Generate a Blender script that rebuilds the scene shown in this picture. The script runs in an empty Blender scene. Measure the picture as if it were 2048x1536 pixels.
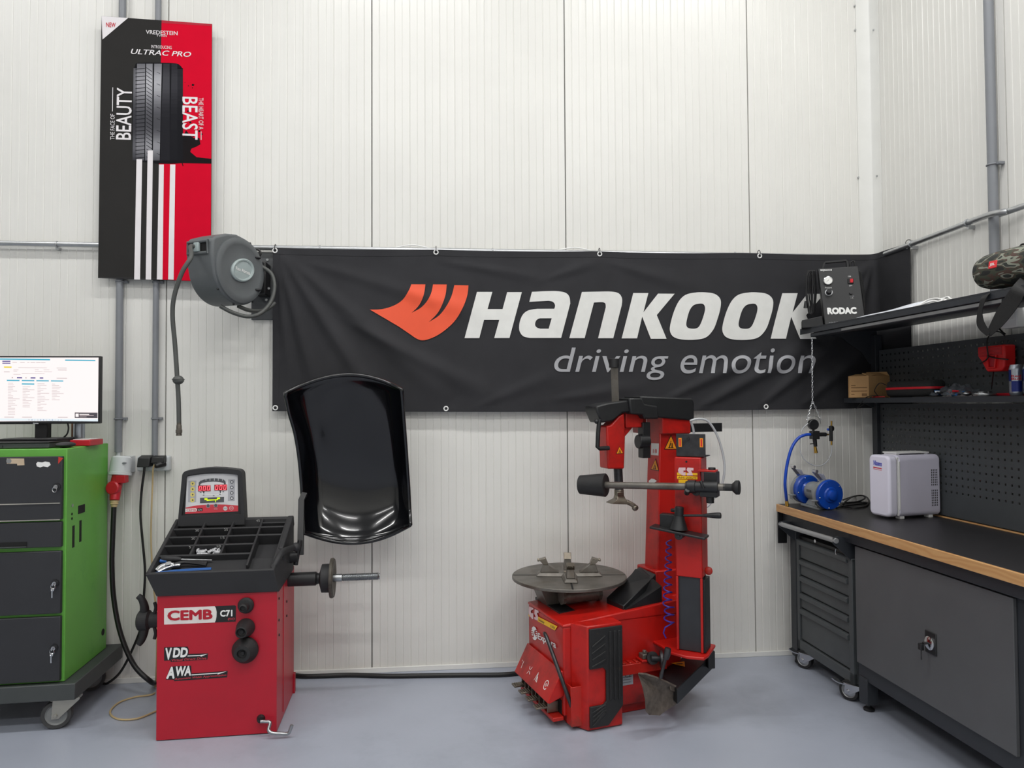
import bpy, bmesh, math, random
from mathutils import Vector, Matrix
random.seed(7)
D = bpy.data
SC = bpy.context.scene
COL = SC.collection
V = Vector
R = math.radians

# ------------------------------------------------------------------ camera
FOC, YAW, PIT, ROL = 1426.04, R(5.689), R(1.584), R(-0.3256)
CAM = V((0.0, -4.0971, 1.5))
_f = V((math.sin(YAW) * math.cos(PIT), math.cos(YAW) * math.cos(PIT), math.sin(PIT)))
_r = V((math.cos(YAW), -math.sin(YAW), 0))
_u = _r.cross(_f)
_r, _u = _r * math.cos(ROL) + _u * math.sin(ROL), _u * math.cos(ROL) - _r * math.sin(ROL)
cd = D.cameras.new('camera')
cam = D.objects.new('camera', cd)
COL.objects.link(cam)
cd.sensor_width = 36
cd.lens = FOC / 2048 * 36
cd.clip_start = 0.05
cam.matrix_world = Matrix(((_r.x, _u.x, -_f.x, CAM.x), (_r.y, _u.y, -_f.y, CAM.y),
                           (_r.z, _u.z, -_f.z, CAM.z), (0, 0, 0, 1)))
SC.camera = cam

# ------------------------------------------------------------------ light
vs = SC.view_settings
vs.view_transform = 'Standard'
vs.look = 'None'
vs.gamma = 1
vs.use_curve_mapping = False
vs.exposure = -0.36
wd = D.worlds.new('world')
SC.world = wd
wd.use_nodes = True
wd.node_tree.nodes['Background'].inputs[0].default_value = (0.86, 0.92, 1.0, 1)
wd.node_tree.nodes['Background'].inputs[1].default_value = 0.30
LAMPS = [(x, y, 5.2) for y in (-1.75, -4.5, -7.2) for x in (-3.4, -0.4, 1.9)]
for i, (x, y, z) in enumerate(LAMPS):
    ld = D.lights.new('tube_light', 'AREA')
    ld.shape = 'RECTANGLE'
    ld.size, ld.size_y = 1.5, 0.14
    ld.energy = 58
    ld.color = (1.0, 0.992, 0.978)
    lo = D.objects.new('tube_light', ld)
    lo.location = (x, y, z - 0.06)
    COL.objects.link(lo)


def P(px, py, x=None, y=None, z=None):
    """the point of the room seen at (px, py) on the plane x=, y= or z="""
    d = _f * FOC + _r * (px - 1024) - _u * (py - 768)
    if x is not None: t = (x - CAM.x) / d.x
    elif y is not None: t = (y - CAM.y) / d.y
    else: t = (z - CAM.z) / d.z
    return CAM + d * t


def PP(px, py, o, n):
    d = _f * FOC + _r * (px - 1024) - _u * (py - 768)
    n = V(n)
    return CAM + d * ((V(o) - CAM).dot(n) / d.dot(n))


# ------------------------------------------------------------------ materials
def lin(c):
    return tuple(((v / 255) / 12.92 if v / 255 <= 0.04045 else ((v / 255 + 0.055) / 1.055) ** 2.4) for v in c)


MATS = {}


def pm(name, col, rough=0.5, metal=0.0, var=0.08, scale=9.0, bump=0.0, bscale=250.0, coat=0.0, emit=0.0,
       dirt=None, dscale=6.0, dlo=0.55, dhi=0.75, trans=0.0, spec=0.5, alpha=1.0):
    m = D.materials.new(name)
    m.use_nodes = True
    nt = m.node_tree
    b = nt.nodes['Principled BSDF']
    c = lin(col)
    tc = nt.nodes.new('ShaderNodeTexCoord')
    nz = nt.nodes.new('ShaderNodeTexNoise')
    nz.inputs['Scale'].default_value = scale
    nz.inputs['Detail'].default_value = 4
    nt.links.new(tc.outputs['Object'], nz.inputs['Vector'])
    cr = nt.nodes.new('ShaderNodeValToRGB')
    cr.color_ramp.elements[0].position, cr.color_ramp.elements[1].position = 0.3, 0.7
    cr.color_ramp.elements[0].color = (*[v * (1 - var) for v in c], 1)
    cr.color_ramp.elements[1].color = (*[min(1, v * (1 + var)) for v in c], 1)
    nt.links.new(nz.outputs['Fac'], cr.inputs[0])
    out = cr.outputs[0]
    if dirt:
        n2 = nt.nodes.new('ShaderNodeTexNoise')
        n2.inputs['Scale'].default_value = dscale
        n2.inputs['Detail'].default_value = 9
        n2.inputs['Roughness'].default_value = 0.68
        nt.links.new(tc.outputs['Object'], n2.inputs['Vector'])
        mr = nt.nodes.new('ShaderNodeMapRange')
        mr.inputs[1].default_value, mr.inputs[2].default_value = dlo, dhi
        nt.links.new(n2.outputs['Fac'], mr.inputs[0])
        mx = nt.nodes.new('ShaderNodeMix')
        mx.data_type = 'RGBA'
        mx.inputs[7].default_value = (*lin(dirt), 1)
        nt.links.new(mr.outputs[0], mx.inputs[0])
        nt.links.new(out, mx.inputs[6])
        out = mx.outputs[2]
    nt.links.new(out, b.inputs['Base Color'])
    b.inputs['Roughness'].default_value = rough
    b.inputs['Metallic'].default_value = metal
    b.inputs['Coat Weight'].default_value = coat
    b.inputs['Specular IOR Level'].default_value = spec
    b.inputs['Transmission Weight'].default_value = trans
    b.inputs['Alpha'].default_value = alpha
    if emit:
        nt.links.new(out, b.inputs['Emission Color'])
        b.inputs['Emission Strength'].default_value = emit
    if bump:
        n3 = nt.nodes.new('ShaderNodeTexNoise')
        n3.inputs['Scale'].default_value = bscale
        n3.inputs['Detail'].default_value = 3
        nt.links.new(tc.outputs['Object'], n3.inputs['Vector'])
        bp = nt.nodes.new('ShaderNodeBump')
        bp.inputs['Strength'].default_value = bump
        bp.inputs['Distance'].default_value = 0.002
        nt.links.new(n3.outputs['Fac'], bp.inputs['Height'])
        nt.links.new(bp.outputs[0], b.inputs['Normal'])
    MATS[name] = m
    return m


def wood(name, col, col2, scale=14):
    m = pm(name, col, 0.45)
    nt = m.node_tree
    w = nt.nodes.new('ShaderNodeTexWave')
    w.wave_type = 'BANDS'
    w.bands_direction = 'Z'
    w.inputs['Scale'].default_value = scale
    w.inputs['Distortion'].default_value = 9
    w.inputs['Detail'].default_value = 3
    w.inputs['Detail Scale'].default_value = 1.2
    tc = nt.nodes['Texture Coordinate']
    mp = nt.nodes.new('ShaderNodeMapping')
    mp.inputs['Scale'].default_value = (1, 0.25, 1)
    nt.links.new(tc.outputs['Object'], mp.inputs[0])
    nt.links.new(mp.outputs[0], w.inputs[0])
    cr = nt.nodes.new('ShaderNodeValToRGB')
    cr.color_ramp.elements[0].color = (*lin(col), 1)
    cr.color_ramp.elements[1].color = (*lin(col2), 1)
    nt.links.new(w.outputs['Fac'], cr.inputs[0])
    nt.links.new(cr.outputs[0], nt.nodes['Principled BSDF'].inputs['Base Color'])
    return m


# ------------------------------------------------------------------ mesh builder
def catmull(pts, n=6, closed=False):
    pts = [V(p) for p in pts]
    if len(pts) < 3 or n < 2: return pts
    out = []
    N = len(pts)
    seg = N if closed else N - 1
    for i in range(seg):
        g = lambda k: pts[k % N] if closed else pts[max(0, min(N - 1, k))]
        a, b, c, d = g(i - 1), g(i), g(i + 1), g(i + 2)
        for j in range(n):
            t = j / n
            out.append(0.5 * (2 * b + (c - a) * t + (2 * a - 5 * b + 4 * c - d) * t * t + (3 * b - a - 3 * c + d) * t ** 3))
    if not closed: out.append(pts[-1])
    return out


def frame(o, xd, yd):
    """4x4 with origin o, x axis xd, y axis yd (made square), z = x cross y"""
    x = V(xd).normalized()
    z = x.cross(V(yd)).normalized()
    y = z.cross(x)
    return Matrix(((x.x, y.x, z.x, o[0]), (x.y, y.y, z.y, o[1]), (x.z, y.z, z.z, o[2]), (0, 0, 0, 1)))


def aff(ll, lr, ul):
    """maps the unit square onto the parallelogram ll, lr, ul"""
    ll, lr, ul = V(ll), V(lr), V(ul)
    x, y = lr - ll, ul - ll
    z = x.cross(y).normalized()
    return Matrix(((x.x, y.x, z.x, ll.x), (x.y, y.y, z.y, ll.y), (x.z, y.z, z.z, ll.z), (0, 0, 0, 1)))


def rz(a): return Matrix.Rotation(R(a), 4, 'Z')
def rx(a): return Matrix.Rotation(R(a), 4, 'X')
def ry(a): return Matrix.Rotation(R(a), 4, 'Y')
def T(*a): return Matrix.Translation(V(a))


_txt = {}


def text_mesh(s, bold=0.0, shear=0.0, res=3, space=1.0):
    k = (s, bold, shear, space)
    if k not in _txt:
        cu = D.curves.new('t', 'FONT')
        cu.body = s
        cu.shear = shear
        cu.space_character = space
        cu.resolution_u = res
        o = D.objects.new('t', cu)
        COL.objects.link(o)
        dg = bpy.context.evaluated_depsgraph_get()
        dg.update()
        me = D.meshes.new_from_object(o.evaluated_get(dg))
        if bold > 0.006:            # heavier weight: the outline repeated a hair apart
            b2 = bmesh.new()
            for i in range(9):
                nv = len(b2.verts)
                b2.from_mesh(me)
                b2.verts.ensure_lookup_table()
                if i:
                    a = 2 * math.pi * i / 8
                    for v in b2.verts[nv:]: v.co += V((bold * math.cos(a), bold * math.sin(a), i * 4e-5))
            b2.to_mesh(me)
            b2.free()
        xs = [v.co.x for v in me.vertices]
        ys = [v.co.y for v in me.vertices]
        x0, x1, y0, y1 = min(xs), max(xs), min(ys), max(ys)
        for v in me.vertices:
            v.co = V(((v.co.x - x0) / (x1 - x0), (v.co.y - y0) / (y1 - y0), v.co.z))
        D.objects.remove(o)
        D.curves.remove(cu)
        _txt[k] = me
    return _txt[k]


class MB:
    def __init__(s):
        s.bm = bmesh.new()

    def _new(s, nv, nf, m, M=None):
        s.bm.verts.ensure_lookup_table()
        s.bm.faces.ensure_lookup_table()
        vs_ = s.bm.verts[nv:]
        if M is not None:
            for v in vs_: v.co = M @ v.co
        for f in s.bm.faces[nf:]: f.material_index = m
        return vs_

    def _n(s): return len(s.bm.verts), len(s.bm.faces)

    def box(s, c, size, m=0, M=None):
        a = s._n()
        bmesh.ops.create_cube(s.bm, size=1, matrix=(M or Matrix()) @ T(*c) @ Matrix.Diagonal((*size, 1)))
        s._new(*a, m)
        return s

    def lim(s, x0, x1, y0, y1, z0, z1, m=0, M=None):
        return s.box(((x0 + x1) / 2, (y0 + y1) / 2, (z0 + z1) / 2), (abs(x1 - x0), abs(y1 - y0), abs(z1 - z0)), m, M)

    def cyl(s, a, b, r, r2=None, n=20, m=0, cap=True):
        a, b = V(a), V(b)
        d = b - a
        k = s._n()
        q = d.to_track_quat('Z', 'Y').to_matrix().to_4x4()
        bmesh.ops.create_cone(s.bm, cap_ends=cap, segments=n, radius1=r, radius2=r if r2 is None else r2,
                              depth=d.length, matrix=T(*((a + b) / 2)) @ q)
        s._new(*k, m)
        return s

    def lathe(s, a, axis, prof, n=32, m=0, M=None):
        k = s._n()
        q = V(axis).to_track_quat('Z', 'Y').to_matrix().to_4x4()
        rings = []
        for r, h in prof:
            if r < 1e-6:
                rings.append([s.bm.verts.new((0, 0, h))])
            else:
                rings.append([s.bm.verts.new((r * math.cos(2 * math.pi * i / n), r * math.sin(2 * math.pi * i / n), h)) for i in range(n)])
        for A, B in zip(rings, rings[1:]):
            for i in range(n):
                j = (i + 1) % n
                if len(A) == 1 and len(B) == 1: continue
                if len(A) == 1: s.bm.faces.new((A[0], B[i], B[j]))
                elif len(B) == 1: s.bm.faces.new((A[i], A[j], B[0]))
                else: s.bm.faces.new((A[i], A[j], B[j], B[i]))
        s._new(*k, m, (M or Matrix()) @ T(*a) @ q)
        return s

    def tube(s, pts, r, n=8, m=0, sm=6, closed=False, rs=None, flat=None):
        """a tube through pts; flat=(w, t) gives a strap of that width and thickness"""
        k = s._n()
        pts = catmull(pts, sm, closed)
        N = len(pts)
        rings = []
        up = None
        for i, p in enumerate(pts):
            if closed: d = pts[(i + 1) % N] - pts[i - 1]
            else: d = pts[min(N - 1, i + 1)] - pts[max(0, i - 1)]
            if d.length < 1e-9: d = V((0, 0, 1))
            d.normalize()
            if up is None:
                up = d.orthogonal().normalized() if flat is None else (V(flat[2]) if len(flat) > 2 else d.orthogonal())
            sd = d.cross(up)
            if sd.length < 1e-6: sd = d.orthogonal()
            sd.normalize()
            up = sd.cross(d).normalized()
            rr = r if rs is None else r * rs(i / max(1, N - 1))
            ring = []
            for j in range(n if flat is None else 4):
                if flat is None:
                    a = 2 * math.pi * j / n
                    ring.append(s.bm.verts.new(p + (sd * math.cos(a) + up * math.sin(a)) * rr))
                else:
                    e, f = ((1, 1), (-1, 1), (-1, -1), (1, -1))[j]
                    ring.append(s.bm.verts.new(p + sd * e * flat[1] / 2 + up * f * flat[0] / 2))
            rings.append(ring)
        n = len(rings[0])
        for i in range(N if closed else N - 1):
            A, B = rings[i], rings[(i + 1) % N]
            for j in range(n):
                s.bm.faces.new((A[j], A[(j + 1) % n], B[(j + 1) % n], B[j]))
        if not closed:
            s.bm.faces.new(list(reversed(rings[0])))
            s.bm.faces.new(rings[-1])
        s._new(*k, m)
        return s

    def prism(s, pts, depth, m=0, M=None, z0=0.0):
        """2D outline extruded from z0 to z0+depth in the frame M"""
        k = s._n()
        M = M or Matrix()
        area = sum(pts[i - 1][0] * pts[i][1] - pts[i][0] * pts[i - 1][1] for i in range(len(pts)))
        if area < 0: pts = list(reversed(pts))
        A = [s.bm.verts.new((p[0], p[1], z0)) for p in pts]
        B = [s.bm.verts.new((p[0], p[1], z0 + depth)) for p in pts]
        n = len(pts)
        s.bm.faces.new(list(reversed(A)))
        s.bm.faces.new(B)
        for i in range(n):
            s.bm.faces.new((A[i], A[(i + 1) % n], B[(i + 1) % n], B[i]))
        s._new(*k, m, M)
        return s

    def loft(s, loops, m=0, cap=True, closed=True):
        k = s._n()
        rings = [[s.bm.verts.new(p) for p in L] for L in loops]
        n = len(rings[0])
        for A, B in zip(rings, rings[1:]):
            for j in range(n if closed else n - 1):
                s.bm.faces.new((A[j], A[(j + 1) % n], B[(j + 1) % n], B[j]))
        if cap and closed:
            s.bm.faces.new(list(reversed(rings[0])))
            s.bm.faces.new(rings[-1])
        s._new(*k, m)
        return s

    def ball(s, c, r, m=0, n=20, M=None):
        k = s._n()
        rr = r if isinstance(r, (tuple, list)) else (r, r, r)
        bmesh.ops.create_uvsphere(s.bm, u_segments=n, v_segments=max(6, n // 2), radius=1,
                                  matrix=(M or Matrix()) @ T(*c) @ Matrix.Diagonal((*rr, 1)))
        s._new(*k, m)
        return s

    def poly(s, pts, m=0):
        k = s._n()
        s.bm.faces.new([s.bm.verts.new(p) for p in pts])
        s._new(*k, m)
        return s

    def torus(s, c, axis, R1, r, m=0, n=24, k=8, arc=1.0, start=0.0):
        q = V(axis).to_track_quat('Z', 'Y').to_matrix()
        N = n if arc >= 1 else n + 1
        pts = [V(c) + q @ V((R1 * math.cos(start + 2 * math.pi * arc * i / n), R1 * math.sin(start + 2 * math.pi * arc * i / n), 0)) for i in range(N)]
        return s.tube(pts, r, k, m, 1, arc >= 1)

    def text(s, t, M, m=0, bold=0.0, shear=0.0, space=1.0, res=3):
        k = s._n()
        s.bm.from_mesh(text_mesh(t, bold, shear, res, space))
        s._new(*k, m, M)
        return s

    def grid(s, fn, nu, nv, m=0, closed_u=False):
        k = s._n()
        g = [[s.bm.verts.new(fn(i / nu, j / nv)) for j in range(nv + 1)] for i in range(nu + (0 if closed_u else 1))]
        for i in range(nu):
            for j in range(nv):
                A, B = g[i], g[(i + 1) % len(g)]
                s.bm.faces.new((A[j], B[j], B[j + 1], A[j + 1]))
        s._new(*k, m)
        return s

    def solid(s, fn, nu, nv, th, m=0):
        """a sheet fn(u,v) -> (point, normal) given thickness th"""
        k = s._n()
        F = [[fn(i / nu, j / nv) for j in range(nv + 1)] for i in range(nu + 1)]
        a = [[s.bm.verts.new(q[0]) for q in row] for row in F]
        b = [[s.bm.verts.new(q[0] - q[1] * th) for q in row] for row in F]
        for i in range(nu):
            for j in range(nv):
                s.bm.faces.new((a[i][j], a[i + 1][j], a[i + 1][j + 1], a[i][j + 1]))
                s.bm.faces.new((b[i][j], b[i][j + 1], b[i + 1][j + 1], b[i + 1][j]))
        for i in range(nu):
            s.bm.faces.new((a[i][0], b[i][0], b[i + 1][0], a[i + 1][0]))
            s.bm.faces.new((a[i][nv], a[i + 1][nv], b[i + 1][nv], b[i][nv]))
        for j in range(nv):
            s.bm.faces.new((a[0][j], a[0][j + 1], b[0][j + 1], b[0][j]))
            s.bm.faces.new((a[nu][j], b[nu][j], b[nu][j + 1], a[nu][j + 1]))
        s._new(*k, m)
        return s

    def xf(s, M):
        for v in s.bm.verts: v.co = M @ v.co
        return s

    def build(s, name, mats, parent=None, bev=0.0, smooth=38, seg=2, local=False, pos=None):
        """link as ONE mesh object; coordinates are of the room unless local=True"""
        mats = mats if isinstance(mats, (list, tuple)) else [mats]
        bm = s.bm
        if bev or smooth: bmesh.ops.recalc_face_normals(bm, faces=bm.faces)
        loc = V((0, 0, 0))
        if parent is not None:
            root = parent
            while root.parent: root = root.parent
            if not local and root.name in ROOTM:
                bm.transform(ROOTM[root.name].inverted())
            elif not local:
                bm.transform(Matrix.Translation(-root.location))
        else:
            xs = [v.co for v in bm.verts]
            mn = V([min(c[i] for c in xs) for i in range(3)])
            mx = V([max(c[i] for c in xs) for i in range(3)])
            loc = V(pos) if pos else V(((mn.x + mx.x) / 2, (mn.y + mx.y) / 2, mn.z))
            bm.transform(Matrix.Translation(-loc))
        me = D.meshes.new(name)
        bm.to_mesh(me)
        bm.free()
        for m in mats: me.materials.append(MATS[m] if isinstance(m, str) else m)
        if smooth:
            me.polygons.foreach_set('use_smooth', [True] * len(me.polygons))
            me.set_sharp_from_angle(angle=R(smooth))
        o = D.objects.new(name, me)
        o.location = loc
        COL.objects.link(o)
        if parent is not None:
            o.parent = parent
            if parent.type == 'MESH' and parent.parent is None:
                pass
        if bev:
            b = o.modifiers.new('bevel', 'BEVEL')
            b.width = bev
            b.segments = seg
            b.limit_method = 'ANGLE'
            b.angle_limit = R(40)
        return o


ROOTM = {}


def thing(name, label, cat, loc=(0, 0, 0), rotz=0.0, group=None):
    o = D.objects.new(name, None)
    o.empty_display_size = 0.05
    COL.objects.link(o)
    o.location = loc
    o.rotation_euler = (0, 0, R(rotz))
    ROOTM[o.name] = T(*loc) @ rz(rotz)
    return tag(o, label, cat, group)


def tag(o, label=None, cat=None, group=None, kind=None):
    if label: o['label'] = label
    if cat: o['category'] = cat
    if group: o['group'] = group
    if kind: o['kind'] = kind
    return o


def struct(name, mb, mats, parent=None, **k):
    o = mb.build(name, mats, parent, **k)
    if parent is None: o['kind'] = 'structure'
    return o


def dup(root, M, label=None, group=None):
    """copy a thing with its parts and sub-parts, moved by the matrix M of the room"""
    r = root.copy()
    COL.objects.link(r)
    base = ROOTM.get(root.name, T(*root.location) @ root.rotation_euler.to_matrix().to_4x4())
    N = M @ base
    r.location = N.to_translation()
    r.rotation_euler = N.to_euler()
    ROOTM[r.name] = N
    if label: r['label'] = label
    if group: r['group'] = group

    def rec(src, dst):
        for ch in [o for o in COL.objects if o.parent == src]:
            c = ch.copy()
            COL.objects.link(c)
            c.parent = dst
            rec(ch, c)
    rec(root, r)
    return r
# ------------------------------------------------------------------ material list
pm('wall', (225, 224, 219), 0.3, var=0.02, scale=3)
pm('wall_joint', (120, 120, 118), 0.6)
pm('flash', (228, 228, 224), 0.4, var=0.02)
pm('floor', (161, 167, 180), 0.33, var=0.05, scale=2.2, bump=0.15, bscale=40, dirt=(138, 144, 156), dscale=1.7, dlo=0.5, dhi=0.85)
pm('ceiling', (205, 205, 203), 0.7)
pm('lamp_white', (225, 225, 225), 0.4)
pm('steel', (168, 170, 172), 0.28, 1.0, var=0.1, scale=30)
pm('zinc', (186, 188, 190), 0.35, 0.9, var=0.06, scale=25)
pm('chrome', (205, 206, 208), 0.16, 1.0, var=0.03)
pm('brass', (190, 150, 70), 0.3, 1.0)
pm('pvc_grey', (128, 131, 136), 0.45, var=0.04)
pm('pvc_light', (196, 200, 202), 0.4, var=0.03)
pm('black', (24, 24, 26), 0.45, var=0.15)
pm('black_soft', (34, 34, 36), 0.62, var=0.15, bump=0.1)
pm('black_gloss', (8, 9, 13), 0.14, coat=0.3, var=0.05)
pm('black_mat', (12, 12, 13), 0.8)
pm('white', (235, 235, 233), 0.5, var=0.02)
pm('white_print', (226, 226, 222), 0.6, var=0.03, scale=20)
pm('grey_print', (165, 166, 170), 0.6, var=0.02)
pm('red_print', (205, 24, 40), 0.55, var=0.02)
pm('yellow', (245, 190, 20), 0.5, var=0.03)
pm('orange', (240, 150, 20), 0.5, var=0.03)
pm('rubber', (32, 32, 33), 0.65, var=0.2, bump=0.25)

# ------------------------------------------------------------------ the room
XR = 2.6376
PW, POFF = 1.11955, -1.50912
HZ = 5.3
mb = MB()
mb.lim(-8, XR + 0.1, -9, 0.1, -0.1, 0)
struct('floor', mb, 'floor', smooth=0)
mb = MB()
mb.lim(-8, XR + 0.1, -9, 0.1, HZ, HZ + 0.1)
struct('ceiling', mb, 'ceiling', smooth=0)


def panel_wall(name, x0, x1, joints, put):
    """micro-ribbed sandwich panels: a drawn profile of flat ribs with small v grooves, deep slots at the joints"""
    prof = []          # (s, depth)
    pitch = PW / 26
    edges = sorted(joints)
    k0 = math.floor((x0 - edges[0]) / PW)
    s = edges[0] + k0 * PW
    rnd = random.Random(3)
    while s < x1:
        prof += [(s - 0.0035, 0.0), (s - 0.0025, 0.012), (s + 0.0025, 0.012), (s + 0.0035, 0.0)]
        for i in range(1, 26):
            c = s + i * pitch
            w = 0.0036 if i % 2 else 0.0024
            t = rnd.uniform(-0.0003, 0.0003)
            prof += [(c - pitch / 2, 0.0003 + t), (c - w, 0.0), (c, 0.0030 if i % 2 else 0.0017), (c + w, 0.0)]
        s += PW
    prof = [p for p in prof if x0 <= p[0] <= x1]
    prof = [(x0, 0.0)] + prof + [(x1, 0.0)]
    mb = MB()
    k = mb._n()
    lo = [mb.bm.verts.new(put(a, d, 0)) for a, d in prof]
    hi = [mb.bm.verts.new(put(a, d, HZ)) for a, d in prof]
    for i in range(len(prof) - 1):
        f = mb.bm.faces.new((lo[i], lo[i + 1], hi[i + 1], hi[i]))
        if prof[i][1] > 0.01 and prof[i + 1][1] > 0.01: f.material_index = 1
    # body of the panel behind
    n = len(prof) - 1
    b = [mb.bm.verts.new(put(a, 0.1, z)) for a, z in ((x0, 0), (x1, 0), (x1, HZ), (x0, HZ))]
    mb.bm.faces.new(b)
    mb.bm.faces.new((lo[0], b[0], b[3], hi[0]))
    mb.bm.faces.new((lo[n], hi[n], b[2], b[1]))
    return mb


mb = panel_wall('wall_back', -8, XR + 0.1, [POFF], lambda a, d, z: V((a, d, z)))
struct('wall_back', mb, ['wall', 'wall_joint'], smooth=0, pos=(0, 0, 0))
mb = panel_wall('wall_right', -9, 0.0, [-1.0396 - PW], lambda a, d, z: V((XR + d, a, z)))
struct('wall_right', mb, ['wall', 'wall_joint'], smooth=0, pos=(XR, 0, 0))
mb = MB(); mb.lim(-8.1, -8, -9, 0.1, 0, HZ)
struct('wall_left', mb, 'wall', smooth=0)
mb = MB(); mb.lim(-8.1, XR + 0.1, -9.1, -9, 0, HZ)
struct('wall_front', mb, 'wall', smooth=0)
mb = MB()
mb.lim(-8, XR, -0.012, -0.0005, 0, 0.028)
struct('baseboard_back', mb, 'flash', bev=0.002)
mb = MB()
mb.lim(XR - 0.012, XR - 0.0005, -8.9, -0.013, 0, 0.028)
struct('baseboard_right', mb, 'flash', bev=0.002)
# corner flashing with its screws
mb = MB()
FL = 0.092
mb.prism([(XR - FL, -0.001), (XR - FL, -0.004), (XR - 0.012, -0.004), (XR - 0.004, -0.012), (XR - 0.004, -FL), (XR - 0.001, -FL), (XR - 0.001, -0.001)], HZ)
tr = struct('trim_1', mb, 'flash', smooth=50)
for px, py in ((1709, 12), (1710, 60), (1716, 355)):
    q = P(px, py, y=-0.004)
    MB().cyl(q, q + V((0, -0.006, 0)), 0.006, n=6).build('screw', 'zinc', tr)
for px, py in ((1747.5, 60), (1754.5, 352)):
    q = P(px, py, x=XR - 0.004)
    MB().cyl(q, q + V((-0.006, 0, 0)), 0.006, n=6).build('screw', 'zinc', tr)

# tube lamps under the ceiling
lamp0 = None
for i, (x, y, z) in enumerate(LAMPS):
    if lamp0 is None:
        lamp0 = thing('ceiling_lamp', 'long white tube lamp under the ceiling', 'lamp', (x, y, z - 0.055), 0, 'tube lamps under the ceiling')
        mb = MB(); mb.lim(x - 0.8, x + 0.8, y - 0.1, y + 0.1, z - 0.05, z + 0.02)
        mb.build('housing', 'lamp_white', lamp0, bev=0.01)
        mb = MB()
        for s in (-0.6, 0.6): MB().cyl((x + s, y, z + 0.02), (x + s, y, HZ), 0.008, n=8).build('hanger', 'steel', lamp0)
    else:
        q = LAMPS[0]
        dup(lamp0, T(x - q[0], y - q[1], 0))

# ------------------------------------------------------------------ conduits and rails on the walls
def conduit(x, y, z0, z1, w, label, clips, ax='x'):
    t = thing('conduit_pipe', label, 'pipe', (x, y, z0), 0)
    MB().cyl((x, y, z0), (x, y, z1), w / 2, n=16).build('pipe', 'pvc_grey', t)
    for z in clips:
        mb = MB()
        mb.torus((x, y, z), (0, 0, 1), w / 2 + 0.002, 0.004, n=20)
        if ax == 'x':
            mb.lim(x + w / 2, x + w / 2 + 0.02, y + 0.0, -0.0005, z - 0.007, z + 0.007)
            mb.lim(x - w / 2 - 0.008, x - w / 2, y + 0.004, -0.0005, z - 0.005, z + 0.005)
        else:
            mb.lim(x, XR - 0.0005, y - w / 2 - 0.02, y - w / 2, z - 0.007, z + 0.007)
        mb.build('pipe_clip', 'pvc_grey', t, bev=0.002)
    return t


conduit(-1.744, -0.026, 1.25, HZ, 0.037, 'thick grey conduit pipe on the wall running down to the round red power plug', (1.43, 2.18, 3.3))
conduit(-1.556, -0.022, 1.225, HZ, 0.031, 'thin grey conduit pipe on the wall running down to the double socket', (1.43, 2.18, 3.3))
conduit(XR - 0.03, -0.985, 1.93, HZ, 0.043, 'grey conduit pipe running down the right wall to the switch box', (2.62, 3.9), 'y')
mb = MB()
zr = 2.377
mb.tube([(-4.2, -0.03, zr + 0.004), (-1.0, -0.03, zr), (2.58, -0.03, zr)], 0.014, 12, sm=1)
rt = thing('rail_pipe', 'galvanised steel pipe running level along the back wall above the banner', 'pipe', (-0.8, -0.03, zr), 0)
mb.build('pipe', 'zinc', rt)
for px in (114, 640, 985, 1470):
    q = P(px, 495, y=-0.03)
    mb = MB()
    mb.torus((q.x, -0.03, zr), (1, 0, 0), 0.016, 0.004, n=16)
    mb.lim(q.x - 0.008, q.x + 0.008, -0.03, -0.0005, zr - 0.028, zr - 0.014)
    mb.build('pipe_clip', 'zinc', rt)
rt = thing('rail_pipe', 'galvanised steel pipe along the right wall, bent over the conduit', 'pipe', (XR - 0.03, -0.06, zr), 0)
pts = [P(px, py, x=XR - 0.035) for px, py in ((1770, 508), (1823, 488), (1900, 459), (1960, 436))]
pts += [P(px, py, x=XR - 0.08) for px, py in ((1988, 427), (2010, 423))] + [P(2048, 412, x=XR - 0.04)]
e = pts[-1].copy(); e.y -= 1.4; e.z = pts[-1].z + 0.01
mb = MB(); mb.tube(pts + [e], 0.014, 12, sm=5); mb.build('pipe', 'zinc', rt)
for px, py in ((1823, 488), (1935, 446)):
    q = P(px, py, x=XR - 0.035)
    mb = MB(); mb.torus(q, (0, 1, 0.05), 0.017, 0.004, n=16); mb.lim(q.x, XR - 0.0005, q.y - 0.008, q.y + 0.008, q.z - 0.03, q.z - 0.012)
    mb.build('pipe_clip', 'zinc', rt)

# ------------------------------------------------------------------ sockets, plugs and their cables
pm('plug_red', (178, 24, 40), 0.35, var=0.05)
pm('beige', (186, 164, 122), 0.5, var=0.06)
pm('cable', (20, 20, 21), 0.45, var=0.1)
t = thing('power_socket', 'round light grey industrial power socket at the lower end of the thick conduit', 'socket', (-1.718, -0.05, 1.14), 0)
a, b = P(244, 913, y=-0.06), P(240, 946, y=-0.075)
mb = MB(); mb.lathe(a, b - a, [(0, 0), (0.04, 0), (0.049, 0.008), (0.052, 0.03), (0.053, (b - a).length - 0.004), (0.058, (b - a).length - 0.002), (0.058, (b - a).length + 0.012), (0.05, (b - a).length + 0.012), (0, (b - a).length + 0.01)], 28)
mb.lim(a.x - 0.03, a.x + 0.045, -0.06, -0.0005, b.z, a.z)
mb.build('housing', 'pvc_light', t)
MB().cyl(V((-1.744, -0.026, 1.20)), V((-1.744, -0.026, 1.252)), 0.011, n=12).build('cable_entry', 'pvc_light', t)
q = P(249, 926, y=-0.113)
MB().ball(q, (0.012, 0.004, 0.005)).build('badge', 'pvc_grey', t)
t = thing('power_plug', 'red five-pin plug with a thick black cable, pushed up into the round socket', 'plug', (-1.73, -0.1, 1.0), 0)
c0, c1, c2, c3 = P(240, 946, y=-0.09), P(233, 968, y=-0.105), P(229, 1001, y=-0.13), P(228, 1014, y=-0.135)
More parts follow.
